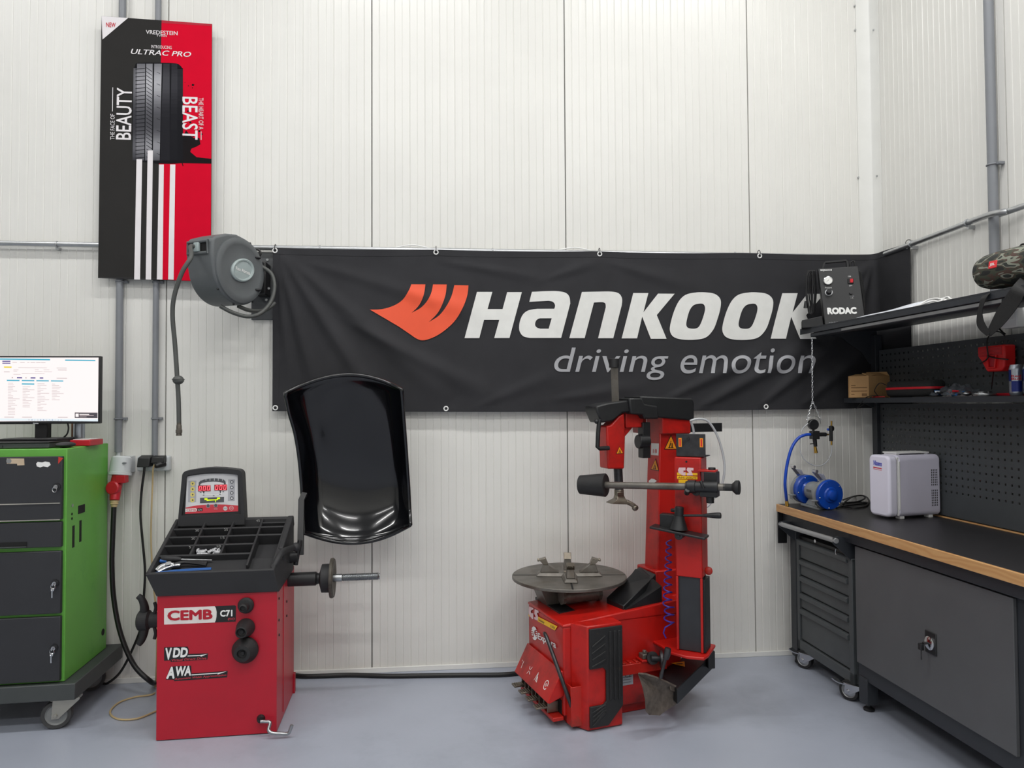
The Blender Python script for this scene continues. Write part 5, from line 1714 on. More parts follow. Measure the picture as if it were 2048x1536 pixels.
# ---- rear tilting column and arm
cy0, cy1 = 0.19, 0.325
cxa, cxb = Q(1315, 1140, y=cy0).x, Q(1320, 870, y=cy0).x
cxr = cxb + 0.185
zc_b, zc_t = BH + 0.04, 1.36
mb = MB()
hexa(mb, [(cxa, cy0, zc_b), (cxr + 0.02, cy0, zc_b), (cxr + 0.02, cy1, zc_b), (cxa - 0.0, cy1, zc_b)], [(cxb, cy0, zc_t), (cxr, cy0, zc_t), (cxr, cy1 - 0.02, zc_t), (cxb, cy1 - 0.02, zc_t)])
mb.lim(cxa - 0.025, cxr + 0.04, cy0 - 0.02, cy1 + 0.03, zc_b - 0.06, Q(1320, 1140, y=cy0).z)
col = mb.build('column', 'ch_red', ch, bev=0.006, local=True)
az0, az1 = Q(1320, 868, y=cy0 - 0.02).z, Q(1320, 838, y=cy0 - 0.02).z
hx = Q(1238, 850, y=0.2)
mb = MB()
mb.lim(cxb - 0.0, cxr - 0.01, cy0 - 0.025, cy1, az0, az1 + 0.03)
mb.lim(Q(1247, 850, y=0.2).x, Q(1282, 850, y=0.2).x, 0.175, 0.245, Q(1260, 855, y=0.2).z, Q(1260, 832, y=0.2).z + 0.02)
a = Q(1283, 840, y=0.19)
mb.prism([(a.x, az0 + 0.005), (a.x + 0.03, az0 + 0.005), (a.x + 0.03, az1 + 0.02), (a.x - 0.01, az1 + 0.02)], 0.09, M=Matrix(((1, 0, 0, 0), (0, 0, -1, 0.28), (0, 1, 0, 0), (0, 0, 0, 1))))
k0, k1 = Q(1247, 876, y=0.2), Q(1265, 855, y=0.2)
mb.prism([(k0.x - 0.01, k0.z), (k0.x, k0.z), (k1.x, k1.z), (k1.x, k1.z + 0.02), (k0.x - 0.01, k1.z + 0.02)], 0.04, M=Matrix(((1, 0, 0, 0), (0, 0, -1, 0.235), (0, 1, 0, 0), (0, 0, 0, 1))))
arm = mb.build('arm', 'ch_red', ch, bev=0.004, local=True)
# head block
hy = 0.2
HB = lambda px, py: Q(px, py, y=hy - 0.045)
o = [HB(1216, 938), HB(1249, 938), HB(1251, 875), HB(1249, 826), HB(1238, 832), HB(1222, 850), HB(1213, 852)]
mb = MB(); mb.prism([(p.x, p.z) for p in o], 0.09, M=Matrix(((1, 0, 0, 0), (0, 0, -1, hy + 0.045), (0, 1, 0, 0), (0, 0, 0, 1))))
hd_ = mb.build('head', 'ch_red', ch, bev=0.008, seg=3, local=True)
# covers
mb = MB()
CO = lambda px, py, y: Q(px, py, y=y)
f1 = [(1193, 812), (1215, 806), (1262, 800), (1264, 824), (1246, 826), (1226, 842), (1203, 846), (1193, 822)]
pts = [CO(*p, hy - 0.06) for p in f1]
mb.prism([(p.x, p.z) for p in pts], 0.13, M=Matrix(((1, 0, 0, 0), (0, 0, -1, hy + 0.07), (0, 1, 0, 0), (0, 0, 0, 1))))
f2 = [(1258, 796), (1284, 796), (1290, 808), (1316, 812), (1318, 838), (1290, 838), (1286, 830), (1262, 828)]
pts = [CO(*p, hy - 0.075) for p in f2]
mb.prism([(p.x, p.z) for p in pts], 0.16, M=Matrix(((1, 0, 0, 0), (0, 0, -1, hy + 0.085), (0, 1, 0, 0), (0, 0, 0, 1))))
f3 = [(1280, 792), (1386, 797), (1389, 808), (1389, 838), (1380, 841), (1316, 835), (1290, 830)]
pts = [CO(*p, hy - 0.05) for p in f3]
mb.prism([(p.x, p.z) for p in pts], 0.17, M=Matrix(((1, 0, 0, 0), (0, 0, -1, hy + 0.12), (0, 1, 0, 0), (0, 0, 0, 1))))
mb.build('arm_cover', 'ch_black', ch, bev=0.008, seg=2, local=True)
mb = MB(); mb.tube([Q(px, py, y=hy - 0.06) for px, py in ((1199, 838), (1196, 866), (1195, 894), (1199, 897), (1218, 896))], 0.0115, 8, sm=1); mb.ball(Q(1193, 843, y=hy - 0.06), 0.012)
mb.build('control_handle', 'ch_black', ch, bev=0.002, local=True)
mb = MB(); c = Q(1282, 883, y=hy - 0.02); mb.cyl((c.x - 0.02, c.y, c.z), (c.x + 0.04, c.y, c.z), 0.036, n=28); mb.lim(c.x + 0.0, c.x + 0.045, c.y - 0.02, c.y + 0.03, c.z - 0.085, c.z + 0.1); mb.build('lock_cylinder', 'ch_black', ch, bev=0.003, local=True)
c = Q(1207, 868, y=hy + 0.03)
mb = MB(); mb.cyl((c.x, c.y, c.z), (c.x + 0.05, c.y, c.z), 0.034, n=24); mb.build('lock_knob', 'rubber', ch, bev=0.003, local=True)
# hexagonal shaft and mount head
s0, s1, s2 = Q(1228, 720, y=hy), Q(1236, 938, y=hy), Q(1238, 985, y=hy)
mb = MB(); mb.cyl((s0.x, hy, s0.z), (s1.x + 0.0, hy, s1.z - 0.02), 0.021, n=6); mb.build('hexagon_shaft', 'worn_steel', ch, local=True, smooth=0)
mb = MB(); mb.cyl((s0.x, hy, s0.z - 0.04), (s0.x, hy, s0.z + 0.006), 0.026, n=20); mb.build('shaft_cap', 'black', ch, bev=0.002, local=True)
mb = MB(); mb.cyl((s1.x, hy, s1.z), (s2.x, hy, s2.z + 0.015), 0.023, n=20); mb.build('shaft_sleeve', 'dark_steel', ch, local=True)
mb = MB(); e = s2
mb.cyl((e.x, hy, e.z + 0.016), (e.x, hy, e.z - 0.012), 0.025, n=20)
mb.lim(e.x - 0.025, e.x + 0.015, hy - 0.026, hy - 0.02, e.z - 0.012, e.z + 0.004)
mb.loft([[(e.x - 0.018, hy - 0.018, e.z - 0.01), (e.x + 0.018, hy - 0.018, e.z - 0.01), (e.x + 0.018, hy + 0.018, e.z - 0.01), (e.x - 0.018, hy + 0.018, e.z - 0.01)],
         [(e.x - 0.022, hy - 0.022, e.z - 0.03), (e.x + 0.026, hy - 0.022, e.z - 0.03), (e.x + 0.026, hy + 0.022, e.z - 0.03), (e.x - 0.022, hy + 0.022, e.z - 0.03)],
         [(e.x - 0.058, hy - 0.04, e.z - 0.047), (e.x + 0.05, hy - 0.035, e.z - 0.052), (e.x + 0.05, hy + 0.03, e.z - 0.052), (e.x - 0.058, hy + 0.03, e.z - 0.047)],
         [(e.x - 0.062, hy - 0.042, e.z - 0.051), (e.x + 0.056, hy - 0.037, e.z - 0.06), (e.x + 0.056, hy + 0.03, e.z - 0.06), (e.x - 0.062, hy + 0.03, e.z - 0.051)]])
mb.tube([V((e.x + 0.03, hy - 0.02, e.z - 0.045)), V((e.x + 0.06, hy - 0.03, e.z - 0.062)), V((e.x + 0.075, hy - 0.034, e.z - 0.075))], 0.012, 10, sm=4)
mb.ball((e.x + 0.074, hy - 0.034, e.z - 0.078), (0.018, 0.014, 0.016))
mb.build('mount_head', 'shiny_worn', ch, bev=0.002, local=True)
# ---- warning labels on head and columns


def triangle(par, pl, t, l, r, nm='warning_sticker'):
    """orange triangle with black border; t, l, r are pixels of its corners"""
    A, B, Cc = pl(*t), pl(*l), pl(*r)
    mb = MB(); mb.poly([A, B, Cc]); o1 = mb.build(nm, 'black', par, local=True, smooth=0)
    g = (A + B + Cc) / 3
    nn = (Cc - B).cross(A - B).normalized() * 0.0005
    if nn.dot(V((-0.5, -1, 0))) < 0: nn = -nn
    mb = MB(); mb.poly([g + (p - g) * 0.84 + nn for p in (A, B, Cc)]); mb.build('warning_field', 'orange', o1, local=True, smooth=0)
    ex, ey = (Cc - B), A - (B + Cc) / 2
    bo = (B + Cc) / 2 + nn * 2
    for pts in ([(-.16, .12), (-.1, .1), (-.02, .3), (.0, .46), (-.06, .46), (-.1, .32)], [(.04, .12), (.14, .12), (.12, .42), (.05, .44)], [(-.2, .1), (.2, .1), (.2, .14), (-.2, .14)], [(-.05, .5), (0, .48), (.03, .54), (-.01, .6)]):
        mb = MB(); mb.poly([bo + ex * a + ey * b for a, b in pts]); mb.build('pictogram', 'black', o1, local=True, smooth=0)


triangle(hd_, lambda x, y: Q(x, y, y=hy - 0.0462), (1239, 892), (1232, 908), (1247, 907))
nv = lambda x, y: Q(x, y, y=cy0 - 0.0008)
triangle(col, nv, (1342, 869), (1328, 899), (1355, 899))
sd = lambda x, y: Q(x, y, y=cy0 - 0.0008)
sx_ = lambda px, py: Q(px, py, x=lerp(cxa, cxb, (1140 - py) / 270) - 0.002)
triangle(col, sx_, (1311, 917), (1301, 939), (1318, 942))
mb = MB(); mb.poly([sx_(*q) for q in ((1302.5, 886), (1318, 887), (1317, 911), (1302, 910))]); o1 = mb.build('service_sticker', 'white', col, local=True, smooth=0)
mb = MB(); mb.text('18', aff(sx_(1306, 906), sx_(1314, 906.5), sx_(1306, 898)) @ T(0, 0, 0)); mb.xf(T(-0.0006, -0.0004, 0)); mb.build('lettering', 'red_print', o1, local=True, smooth=0)
mb = MB(); mb.poly([sx_(*q) for q in ((1297, 962), (1303, 957), (1308, 958), (1314, 962), (1309, 965), (1298, 965))]); mb.build('torn_sticker', 'white', col, local=True, smooth=0)
# bar behind the column
a, b = Q(1370, 850, y=0.34), Q(1443, 854, y=0.34)
mb = MB(); mb.lim(a.x, b.x, 0.335, 0.345, Q(1440, 863, y=0.34).z, Q(1440, 846, y=0.34).z); mb.build('rear_bar', 'ch_black', ch, local=True)

# ---- helper column on its swing plate, turned about 36 degrees to the wall
HP = QM @ Q(1386, 1304, y=-0.16)
HR = -33
KM, K = axes((HP.x, HP.y, 0), HR)
KI = QM.inverted() @ KM
hw = 0.062


def kb(mb, nm, mat, bev=0.003, par=None, **k):
    mb.xf(KM)
    return mb.build(nm, mat, par or ch, bev=bev, **k)


zp = HP.z + 0.02
zs, zt3 = K(1380, 1155, y=-hw).z, K(1376, 915, y=-hw).z
mb = MB(); mb.lim(-hw, hw, -hw, hw, zs, zt3)
hc = kb(mb, 'helper_column', 'ch_red', 0.005)
mb = MB(); mb.lim(-hw + 0.008, hw - 0.008, -hw + 0.012, hw - 0.008, zp, zs + 0.01); kb(mb, 'helper_inner_column', 'sleeve', 0.002)
mb = MB()
for sx0 in (-1, 1): mb.lim(sx0 * hw, sx0 * (hw - 0.011), -hw + 0.001, -hw + 0.011, zp, zs)
kb(mb, 'column_edge', 'ch_red', 0.002)
mb = MB(); mb.lim(hw - 0.012, hw + 0.01, -hw + 0.012, hw - 0.01, zp, zs - 0.01); kb(mb, 'column_guard', 'ch_black', 0.002)
mb = MB(); mb.prism([(-0.30, 0.10), (-0.14, -0.03), (-0.09, -0.095), (0.0, -0.12), (0.075, -0.105), (0.085, -0.06), (0.085, 0.1), (-0.2, 0.16)], 0.014, z0=zp - 0.016); kb(mb, 'swing_plate', 'ch_red', 0.004)
mb = MB(); mb.ball((0.082, -0.02, zs + 0.03), (0.02, 0.012, 0.02), n=10); kb(mb, 'lock_screw', 'ch_red_worn')
# dark head plate with orange flashes
zq0, zq1 = K(1376, 914, y=-hw).z, K(1376, 868, y=-hw).z
mb = MB(); mb.lim(-hw + 0.004, hw + 0.018, -hw + 0.02, -hw + 0.024, zq0, zq1); mb.lim(-hw + 0.004, hw + 0.018, -hw + 0.024, hw, zq0, zq0 + 0.004)
hp = kb(mb, 'head_plate', 'dark_steel', 0.002)
for x in (-hw + 0.016, hw - 0.008):
    mb = MB(); mb.lim(x, x + 0.015, -hw + 0.0192, -hw + 0.02, zq1 - 0.062, zq1 - 0.02); f = kb(mb, 'flash_sticker', 'orange', 0, hp)
    mb = MB(); mb.lim(x + 0.004, x + 0.011, -hw + 0.0186, -hw + 0.0191, zq1 - 0.058, zq1 - 0.024); kb(mb, 'flash_arrow', 'red_print', 0, f)
MB().cyl(KM @ V((0.0, -hw + 0.02, zq1 - 0.024)), KM @ V((0, -hw + 0.014, zq1 - 0.024)), 0.007, n=8).build('screw', 'black', hp)
MB().cyl(KM @ V((-0.005, -hw, zt3 - 0.02)), KM @ V((-0.005, -hw - 0.002, zt3 - 0.02)), 0.005, n=12).build('screw', 'black', hc)
KF = lambda px, py, l=0.0012: KM @ K(px, py, y=-hw - l)
mb = MB()
for pl in ([(1354, 945), (1395, 946), (1395, 951), (1354, 950)], [(1354, 951.5), (1395, 953), (1395, 959), (1354, 957.5)]): mb.poly([KF(*q) for q in pl])
mb.poly([KF(*q) for q in ((1357, 959), (1375, 959.5), (1375, 966), (1357, 965.5))])
o1 = mb.build('maker_sticker', 'yellow', hc, smooth=0)
for pl in ([(1358, 935), (1371, 935), (1371, 941), (1367, 941), (1367, 945), (1371, 944), (1371, 951), (1366, 951), (1357, 946), (1356, 940)], [(1375, 935), (1387, 936), (1387, 941), (1382, 941), (1384, 945), (1386, 951), (1374, 951), (1374, 946), (1378, 946), (1373, 940)]):
    mb = MB(); mb.poly([KF(*q, 0.0018) for q in pl]); mb.build('sticker_letter', 'pinkish', o1, smooth=0)
mb = MB(); mb.text('AM 200/Y', aff(KF(1356, 956.5, .0018), KF(1393, 958, .0018), KF(1356, 953, .0018))); mb.build('lettering', 'black', o1, smooth=0)
# roller arm: clamp body, steel bar, cone, knob
ya = -hw - 0.055
KA = lambda px, py, yy=ya: K(px, py, y=yy)
c0, c1 = KA(1205, 971), KA(1450, 975)
zb2 = (KA(1300, 968).z + KA(1440, 973.5).z) / 2
bar0, bar1 = KA(1203, 970).x, KA(1445, 974).x
za, zb3 = KA(1203, 970).z, KA(1445, 974.5).z
zl = lambda x: lerp(za, zb3, (x - bar0) / (bar1 - bar0))
pt_ = lambda px: V((KA(px, 972).x, ya, zl(KA(px, 972).x)))
mb = MB(); mb.cyl(pt_(1200), pt_(1452), 0.0165, n=24); kb(mb, 'roller_bar', 'worn_steel')
mb = MB(); d = (pt_(1161) - pt_(1212)); L = d.length
mb.lathe(pt_(1212), d, [(0.0165, 0.002), (0.04, 0.003), (0.053, 0.0), (0.057, 0.004), (0.046, L), (0.042, L + 0.003), (0, L + 0.003)], 36); kb(mb, 'rubber_cone', 'rubber', 0)
mb = MB(); d = pt_(1478) - pt_(1450); L = d.length
mb.lathe(pt_(1447), d, [(0, 0), (0.0165, 0), (0.0165, L * 0.62), (0.03, L * 0.85), (0.032, L * 0.9), (0.032, L * 1.12), (0.028, L * 1.16), (0, L * 1.16)], 28); kb(mb, 'push_knob', 'rubber', 0)
mb = MB(); mb.cyl(pt_(1372), pt_(1437), 0.0255, n=24); mb.cyl(pt_(1376), pt_(1392), 0.03, n=20)
mb.cyl(pt_(1392) + V((0, 0, -0.02)), pt_(1392) + V((0, hw * 0.9, -0.02)), 0.022)
g = pt_(1418); mb.lim(g.x - 0.028, g.x + 0.03, ya + 0.02, ya + 0.09, g.z - 0.05, g.z + 0.065); mb.lim(g.x - 0.04, g.x + 0.035, ya - 0.01, ya + 0.05, g.z - 0.045, g.z - 0.02)
mb.cyl(pt_(1420) + V((0, 0.045, 0.06)), pt_(1420) + V((0, 0.045, 0.085)), 0.017, n=16); mb.cyl(pt_(1418) + V((0, 0.02, -0.075)), pt_(1418) + V((0, 0.02, -0.04)), 0.018, n=12)
kb(mb, 'clamp_body', 'ch_black', 0.002)
mb = MB(); mb.lim(g.x - 0.055, g.x + 0.025, ya + 0.026, ya + 0.085, g.z + 0.064, g.z + 0.074); kb(mb, 'clamp_cover', 'ch_red', 0.002)
mb = MB(); mb.tube([pt_(1404) + V((0, -0.028, 0.03)), pt_(1410) + V((0, -0.03, -0.005))], 0.007, 8, sm=1); mb.tube([pt_(1374) + V((0, -0.01, -0.03)), pt_(1378) + V((0, -0.03, -0.012))], 0.013, 10, sm=1); kb(mb, 'lock_lever', 'ch_black')
# press disc with its lever lower on the column
yd2 = -hw - 0.05
KD = lambda px, py, yy=yd2: K(px, py, y=yy)
c = KD(1357, 1058)
mb = MB(); a, b = KD(1304, 1052), KD(1414, 1075)
ax = (b - a).normalized()
mb.tube([a, b], 0.01, sm=1, flat=(0.011, 0.09, (0, 0, 1))); kb(mb, 'press_blade', 'ch_black', 0.003)
mb = MB(); mb.lathe(c + V((0, 0, 0.0)), (ax.x * -0.0 + 0.05, 0, 1), [(0, 0), (0.042, 0), (0.036, 0.02), (0.027, 0.045), (0.024, 0.06), (0.021, 0.062), (0.021, 0.1), (0.016, 0.104), (0, 0.104)], 24); kb(mb, 'press_hub', 'ch_black', 0)
mb = MB(); a, b = KD(1362, 1031), KD(1442, 1031)
mb.tube([a, a.lerp(b, 0.4), a.lerp(b, 0.6), a.lerp(b, 0.85), b], 0.0075, 10, sm=4, rs=lambda u: 0.8 if u < 0.45 else 0.8 + 1.1 * math.sin(min(1, (u - 0.45) / 0.4) * math.pi / 2) * (1 if u < 0.97 else 0.7)); kb(mb, 'press_lever', 'ch_black', 0)
mb = MB(); c2 = KD(1358, 1071); mb.cyl(c2 + V((0, -0.01, 0)), c2 + V((0, 0.04, 0)), 0.02, n=16); mb.cyl(c2 + V((0, -0.016, 0)), c2 + V((0, -0.01, 0)), 0.01, n=6); kb(mb, 'press_pivot', 'dark_steel')
mb = MB(); a = KD(1328, 1035, -hw); mb.cyl(a + V((0, -0.03, 0)), a + V((0, 0.02, 0)), 0.013, n=16); mb.lim(a.x - 0.01, a.x + 0.06, -hw - 0.04, -hw + 0.01, a.z - 0.05, a.z + 0.022); mb.cyl(a + V((0.05, 0, 0.03)), a + V((0.05, 0, 0.045)), 0.018, n=16); kb(mb, 'press_bracket', 'ch_black')
# air lines
pts = []
c0w = KM @ K(1335, 1085, y=-0.02); c1w = QM @ Q(1332, 1280, y=-0.12)
N = 15
for i in range(N * 10 + 1):
    u = i / (N * 10)
    base = P(lerp(1338, 1334, u) + (4 if u > .8 else 0), lerp(1080, 1245, u), y=-0.66 - 0.1 * u)
    rr = 0.012 + 0.012 * u
    a = 2 * math.pi * u * 11
    pts.append(base + V((rr * math.cos(a), rr * math.sin(a), 0)))
pts += [P(px, py, y=-0.77) for px, py in ((1330, 1255), (1327, 1266), (1332, 1276))]
mb = MB(); mb.tube(pts, 0.0035, 6, sm=1); mb.build('air_coil', 'coil_blue', ch)
yh = -0.62
mb = MB(); mb.tube([P(px, py, y=yh) for px, py in ((1380, 842), (1395, 838), (1415, 842), (1433, 868), (1445, 905), (1449, 935), (1446, 962), (1441, 972), (1432, 990), (1418, 1010), (1408, 1016))], 0.006, 10, sm=6); mb.build('clear_hose', 'clear_tube', ch)
mb = MB(); mb.tube([P(px, py, y=-0.6) for px, py in ((1381, 842), (1386, 855), (1388, 868))], 0.006, 10, sm=5); mb.build('clear_hose', 'clear_tube', ch)
# ---- bead breaker: swinging black arm, handle, shovel
AT = lambda px, py, z: P(px, py, z=z)
zba = 0.205
a0, a1, b1, b0 = AT(1300, 1335, zba), AT(1345, 1388, zba), AT(1427, 1312, zba), AT(1395, 1290, zba)
dn = V((0, 0, -0.055))
a0, a1, b1, b0 = P(1318, 1345, z=0.2), P(1354, 1378, z=0.2), P(1426, 1308, z=0.24), P(1392, 1296, z=0.24)
mb = MB(); hexa(mb, [p + V((0, 0, -0.07)) for p in (a0, a1, b1, b0)], [a0, a1, b1, b0]); ba = mb.build('breaker_arm', 'ch_black', ch, bev=0.003)
g = P(1425, 1310, z=0.26)
mb = MB(); mb.lim(g.x - 0.03, g.x + 0.006, g.y - 0.02, g.y + 0.05, 0.2, 0.285); mb.build('arm_hinge', 'ch_black', ch, bev=0.004)
tri = [P(1339, 1328, z=0.222), P(1371, 1336, z=0.212), P(1370, 1324, z=0.224)]
nz_ = V((0, 0, 0.004))
mb = MB(); mb.poly([p + nz_ for p in tri]); o1 = mb.build('warning_sticker', 'black', ba, smooth=0)
g = sum(tri, V()) / 3
mb = MB(); mb.poly([g + (p - g) * 0.9 + nz_ * 1.2 for p in tri]); mb.build('warning_field', 'orange', o1, smooth=0)
mb = MB(); mb.poly([g + V((0.02 * math.cos(a) - 0.004, 0.012 * math.sin(a), 0)) + nz_ * 1.4 for a in (0, 1, 2, 3.1, 4, 5.2)]); mb.build('pictogram', 'black', o1, smooth=0)
mb = MB(); mb.cyl(Q(1302, 1316, y=-0.07), Q(1330, 1318, y=-0.09), 0.014, n=16); mb.cyl(Q(1302, 1316, y=-0.05), Q(1306, 1316, y=-0.07), 0.03, n=20); mb.cyl(Q(1320, 1318, y=-0.09), Q(1325, 1318, y=-0.095), 0.04, n=24); mb.build('breaker_piston', 'dark_steel', ch, local=True)
mb = MB(); mb.tube([P(px, py, y=-0.93) for px, py in ((1321, 1357), (1326, 1335), (1331, 1315))], 0.008, 10, sm=3); mb.tube([P(px, py, y=-0.93) for px, py in ((1331, 1318), (1334, 1308), (1336, 1296))], 0.0145, 12, sm=4, rs=lambda u: 0.9 + 0.2 * math.sin(u * 3)); mb.build('breaker_handle', 'dark_steel', ch)
# shovel: a curved plate
# outline in pixels at two depths: leading edge nearer the camera
oz = [(1276, 1348, -0.93), (1290, 1349, -0.94), (1312, 1356, -0.93), (1333, 1365, -0.91), (1351, 1374, -0.89), (1363, 1377, -0.87), (1363, 1385, -0.87), (1359, 1402, -0.86), (1348, 1412, -0.87), (1330, 1423, -0.90), (1320, 1431, -0.93), (1298, 1430, -0.96), (1291, 1422, -0.98), (1290, 1400, -0.985), (1285, 1375, -0.965)]
fr = [P(x, y, y=yy) for x, y, yy in oz]
off = V((0.006, 0.012, 0.002))
cen = sum(fr, V()) / len(fr) + V((0.012, 0.03, 0))
mb = MB()
A0 = [mb.bm.verts.new(p) for p in fr]; Cv = mb.bm.verts.new(cen)
A1 = [mb.bm.verts.new(p + off) for p in fr]; Cw = mb.bm.verts.new(cen + off)
mids = [mb.bm.verts.new(p.lerp(cen, 0.5) + V((0.003, 0.006, 0))) for p in fr]
mid2 = [mb.bm.verts.new(p.lerp(cen, 0.5) + V((0.003, 0.006, 0)) + off) for p in fr]
n = len(fr)
for i in range(n):
    j = (i + 1) % n
    mb.bm.faces.new((A0[i], A0[j], mids[j], mids[i])); mb.bm.faces.new((mids[i], mids[j], Cv))
    mb.bm.faces.new((A1[j], A1[i], mid2[i], mid2[j])); mb.bm.faces.new((mid2[j], mid2[i], Cw))
    mb.bm.faces.new((A0[i], A1[i], A1[j], A0[j]))
sh = mb.build('shovel', 'shovel', ch, smooth=50)
a, b = P(1340, 1372, y=-0.90), P(1362, 1380, y=-0.86)
mb = MB(); hexa(mb, [a + V((0, 0.0, -0.02)), b + V((0, 0, -0.02)), b + V((0.0, 0.05, -0.02)), a + V((0, 0.05, -0.02))], [a, b, b + V((0, 0.05, 0.0)), a + V((0, 0.05, 0.0))]); mb.build('shovel_socket', 'shovel', ch, bev=0.003)
# pocket for the tyre lever
q = [Q(px, py, y=-0.03) for px, py in ((1133, 1385), (1158, 1385), (1158, 1440), (1146, 1436))]
mb = MB(); mb.prism([(0.0, 0.02), (0.055, 0.02), (0.055, 0.2), (-0.005, 0.2)], 0.004, M=Matrix(((1, 0, 0, 0.015), (0, 0, -1, -0.05), (0, 1, 0, 0), (0, 0, 0, 1)))); mb.lim(0.014, 0.02, -0.05, 0.0, 0.02, 0.2)
mb.build('lever_pocket', 'ch_red_worn', ch, bev=0.002, local=True)
# tyre lever standing in the pocket
pts = [QM @ p for p in (Q(1150, 1432, y=-0.03), Q(1133, 1385, y=-0.035), Q(1108, 1315, x=-0.03), Q(1093, 1274, x=-0.035), Q(1088, 1265, x=-0.035))]
mb = MB(); mb.tube(pts, 0.009, 10, sm=4, rs=lambda u: 1.05 if u < 0.85 else 1.05 - 3.2 * (u - 0.85))
tag(mb.build('tyre_lever', 'dark_steel'), 'bare steel tyre lever leaning upright against the front end of the tyre changer', 'tool')
# ------------------------------------------------------------------ workbench along the right wall
pm('bench_dark', (46, 49, 54), 0.5, var=0.05, bump=0.15, bscale=600)
pm('bench_grey', (86, 87, 89), 0.5, var=0.04, bump=0.2, bscale=500)
pm('drawer_grey', (74, 78, 80), 0.5, var=0.04, bump=0.15, bscale=500)
pm('bench_top', (44, 43, 45), 0.42, var=0.08, bump=0.1, bscale=300)
wood('beech', (206, 160, 108), (196, 146, 94))
pm('alu', (164, 166, 168), 0.35, 0.6, var=0.03)
pm('board', (68, 72, 75), 0.5, var=0.04, bump=0.15, bscale=600)
pm('strip_light', (120, 120, 120), 0.4)
WL, WR_ = (1.963, 0, 0), 1.1
WM, W = axes(WL, WR_)
YE = -2.75


def wb(mb, nm, mat, par=None, bev=0.003, **k):
    mb.xf(WM)
    return mb.build(nm, mat, par, bev=bev, **k)


bench = thing('workbench', 'long dark workbench with a beech front edge along the right wall', 'workbench', WM @ V((0.3, -1.3, 0)))
zt = 0.90
mb = MB(); mb.lim(0.0, 0.014, YE, -0.05, zt - 0.043, zt); wb(mb, 'front_edge', 'beech', bench, 0.002)
mb = MB(); mb.lim(0.0142, 0.60, YE, -0.05, zt - 0.043, zt + 0.0008); wb(mb, 'worktop', 'bench_top', bench, 0.001)
mb = MB(); mb.lim(0.6003, 0.622, YE, -0.05, zt - 0.043, zt + 0.006); wb(mb, 'back_strip', 'beech', bench, 0.002)
mb = MB(); mb.lim(0.035, 0.06, YE, -0.06, zt - 0.10, zt - 0.044); mb.lim(0.06, 0.58, YE, -0.06, zt - 0.06, zt - 0.044); wb(mb, 'frame_rail', 'bench_dark', bench)
fx = 0.062
ty0, ty1 = W(1705, 1200, x=fx).y, W(1594, 1200, x=fx).y
cy0_, cy1_ = W(2046, 1350, x=fx).y - 0.012, W(1713, 1200, x=fx).y
for y0, y1 in ((ty1 + 0.004, ty1 + 0.064), (cy1_ - 0.075, cy1_ - 0.008), (cy0_ - 0.066, cy0_ - 0.004)):
    zz = zt - 0.10 if y1 != cy1_ - 0.008 else 0.12
    mb = MB(); mb.lim(0.06, 0.12, y0, y1, 0.035, zz + 0.04)
    lg = wb(mb, 'leg', 'bench_dark', bench)
    mb = MB(); mb.lathe((0.09, (y0 + y1) / 2, 0.001), (0, 0, 1), [(0, 0), (0.026, 0), (0.026, 0.008), (0.012, 0.018), (0.009, 0.035), (0, 0.035)], 18); wb(mb, 'levelling_foot', 'black', lg, 0)
    mb = MB(); mb.lim(0.5, 0.56, y0, y1, 0.001, zz + 0.04); wb(mb, 'leg', 'bench_dark', bench)
q0, q1 = W(1552, 1022, y=-0.055), W(1568, 1086, y=-0.055)
mb = MB(); mb.lim(0.004, 0.06, -0.06, -0.052, q1.z, zt - 0.044); wb(mb, 'end_plate', 'black', bench)
mb = MB(); mb.lim(0.12, 0.5, -0.11, -0.10, 0.45, zt - 0.10); wb(mb, 'end_panel', 'bench_dark', bench)

# drawer trolley under the bench
fx = 0.062
ty0, ty1 = W(1705, 1200, x=fx).y, W(1594, 1200, x=fx).y
tz1, tz0 = 0.795, W(1700, 1357, x=fx).z - 0.02
tro = thing('drawer_trolley', 'dark grey five-drawer tool trolley on castors pushed under the bench', 'trolley', WM @ V((0.3, (ty0 + ty1) / 2, 0)))
mb = MB()
mb.lim(fx + 0.02, fx + 0.44, ty0, ty1, tz0, 0.71)
mb.lim(fx, fx + 0.02, ty0, ty0 + 0.035, tz0, 0.71); mb.lim(fx, fx + 0.02, ty1 - 0.028, ty1, tz0, 0.71)
mb.lim(fx, fx + 0.02, ty0, ty1, tz0, tz0 + 0.055); mb.lim(fx, fx + 0.44, ty0, ty1, 0.70, 0.715)
wb(mb, 'trolley_body', 'drawer_grey', tro)
dz = [W(1650, py, x=fx).z for py in (1103, 1157, 1194, 1233, 1272)] + [tz0 + 0.06]
z_of = lambda px, py: W(px, py, x=fx).z
edges = [z_of(1600, 1079), z_of(1592, 1114), z_of(1592, 1147), z_of(1593, 1181), z_of(1594, 1212), tz0 + 0.06]
for a, b in zip(edges, edges[1:]):
    mb = MB()
    mb.lim(fx + 0.008, fx + 0.021, ty0 + 0.04, ty1 - 0.032, b + 0.004, a - 0.004)
    d = wb(mb, 'drawer', 'drawer_grey', tro, 0.002)
    mb = MB(); mb.prism([(0, 0), (-0.014, 0.004), (-0.014, 0.026), (-0.006, 0.03), (0, 0.03)], (ty1 - ty0) - 0.08, M=Matrix(((1, 0, 0, fx + 0.008), (0, 0, 1, ty0 + 0.044), (0, 1, 0, a - 0.034), (0, 0, 0, 1))))
    wb(mb, 'grip_strip', 'drawer_grey', d, 0.002)
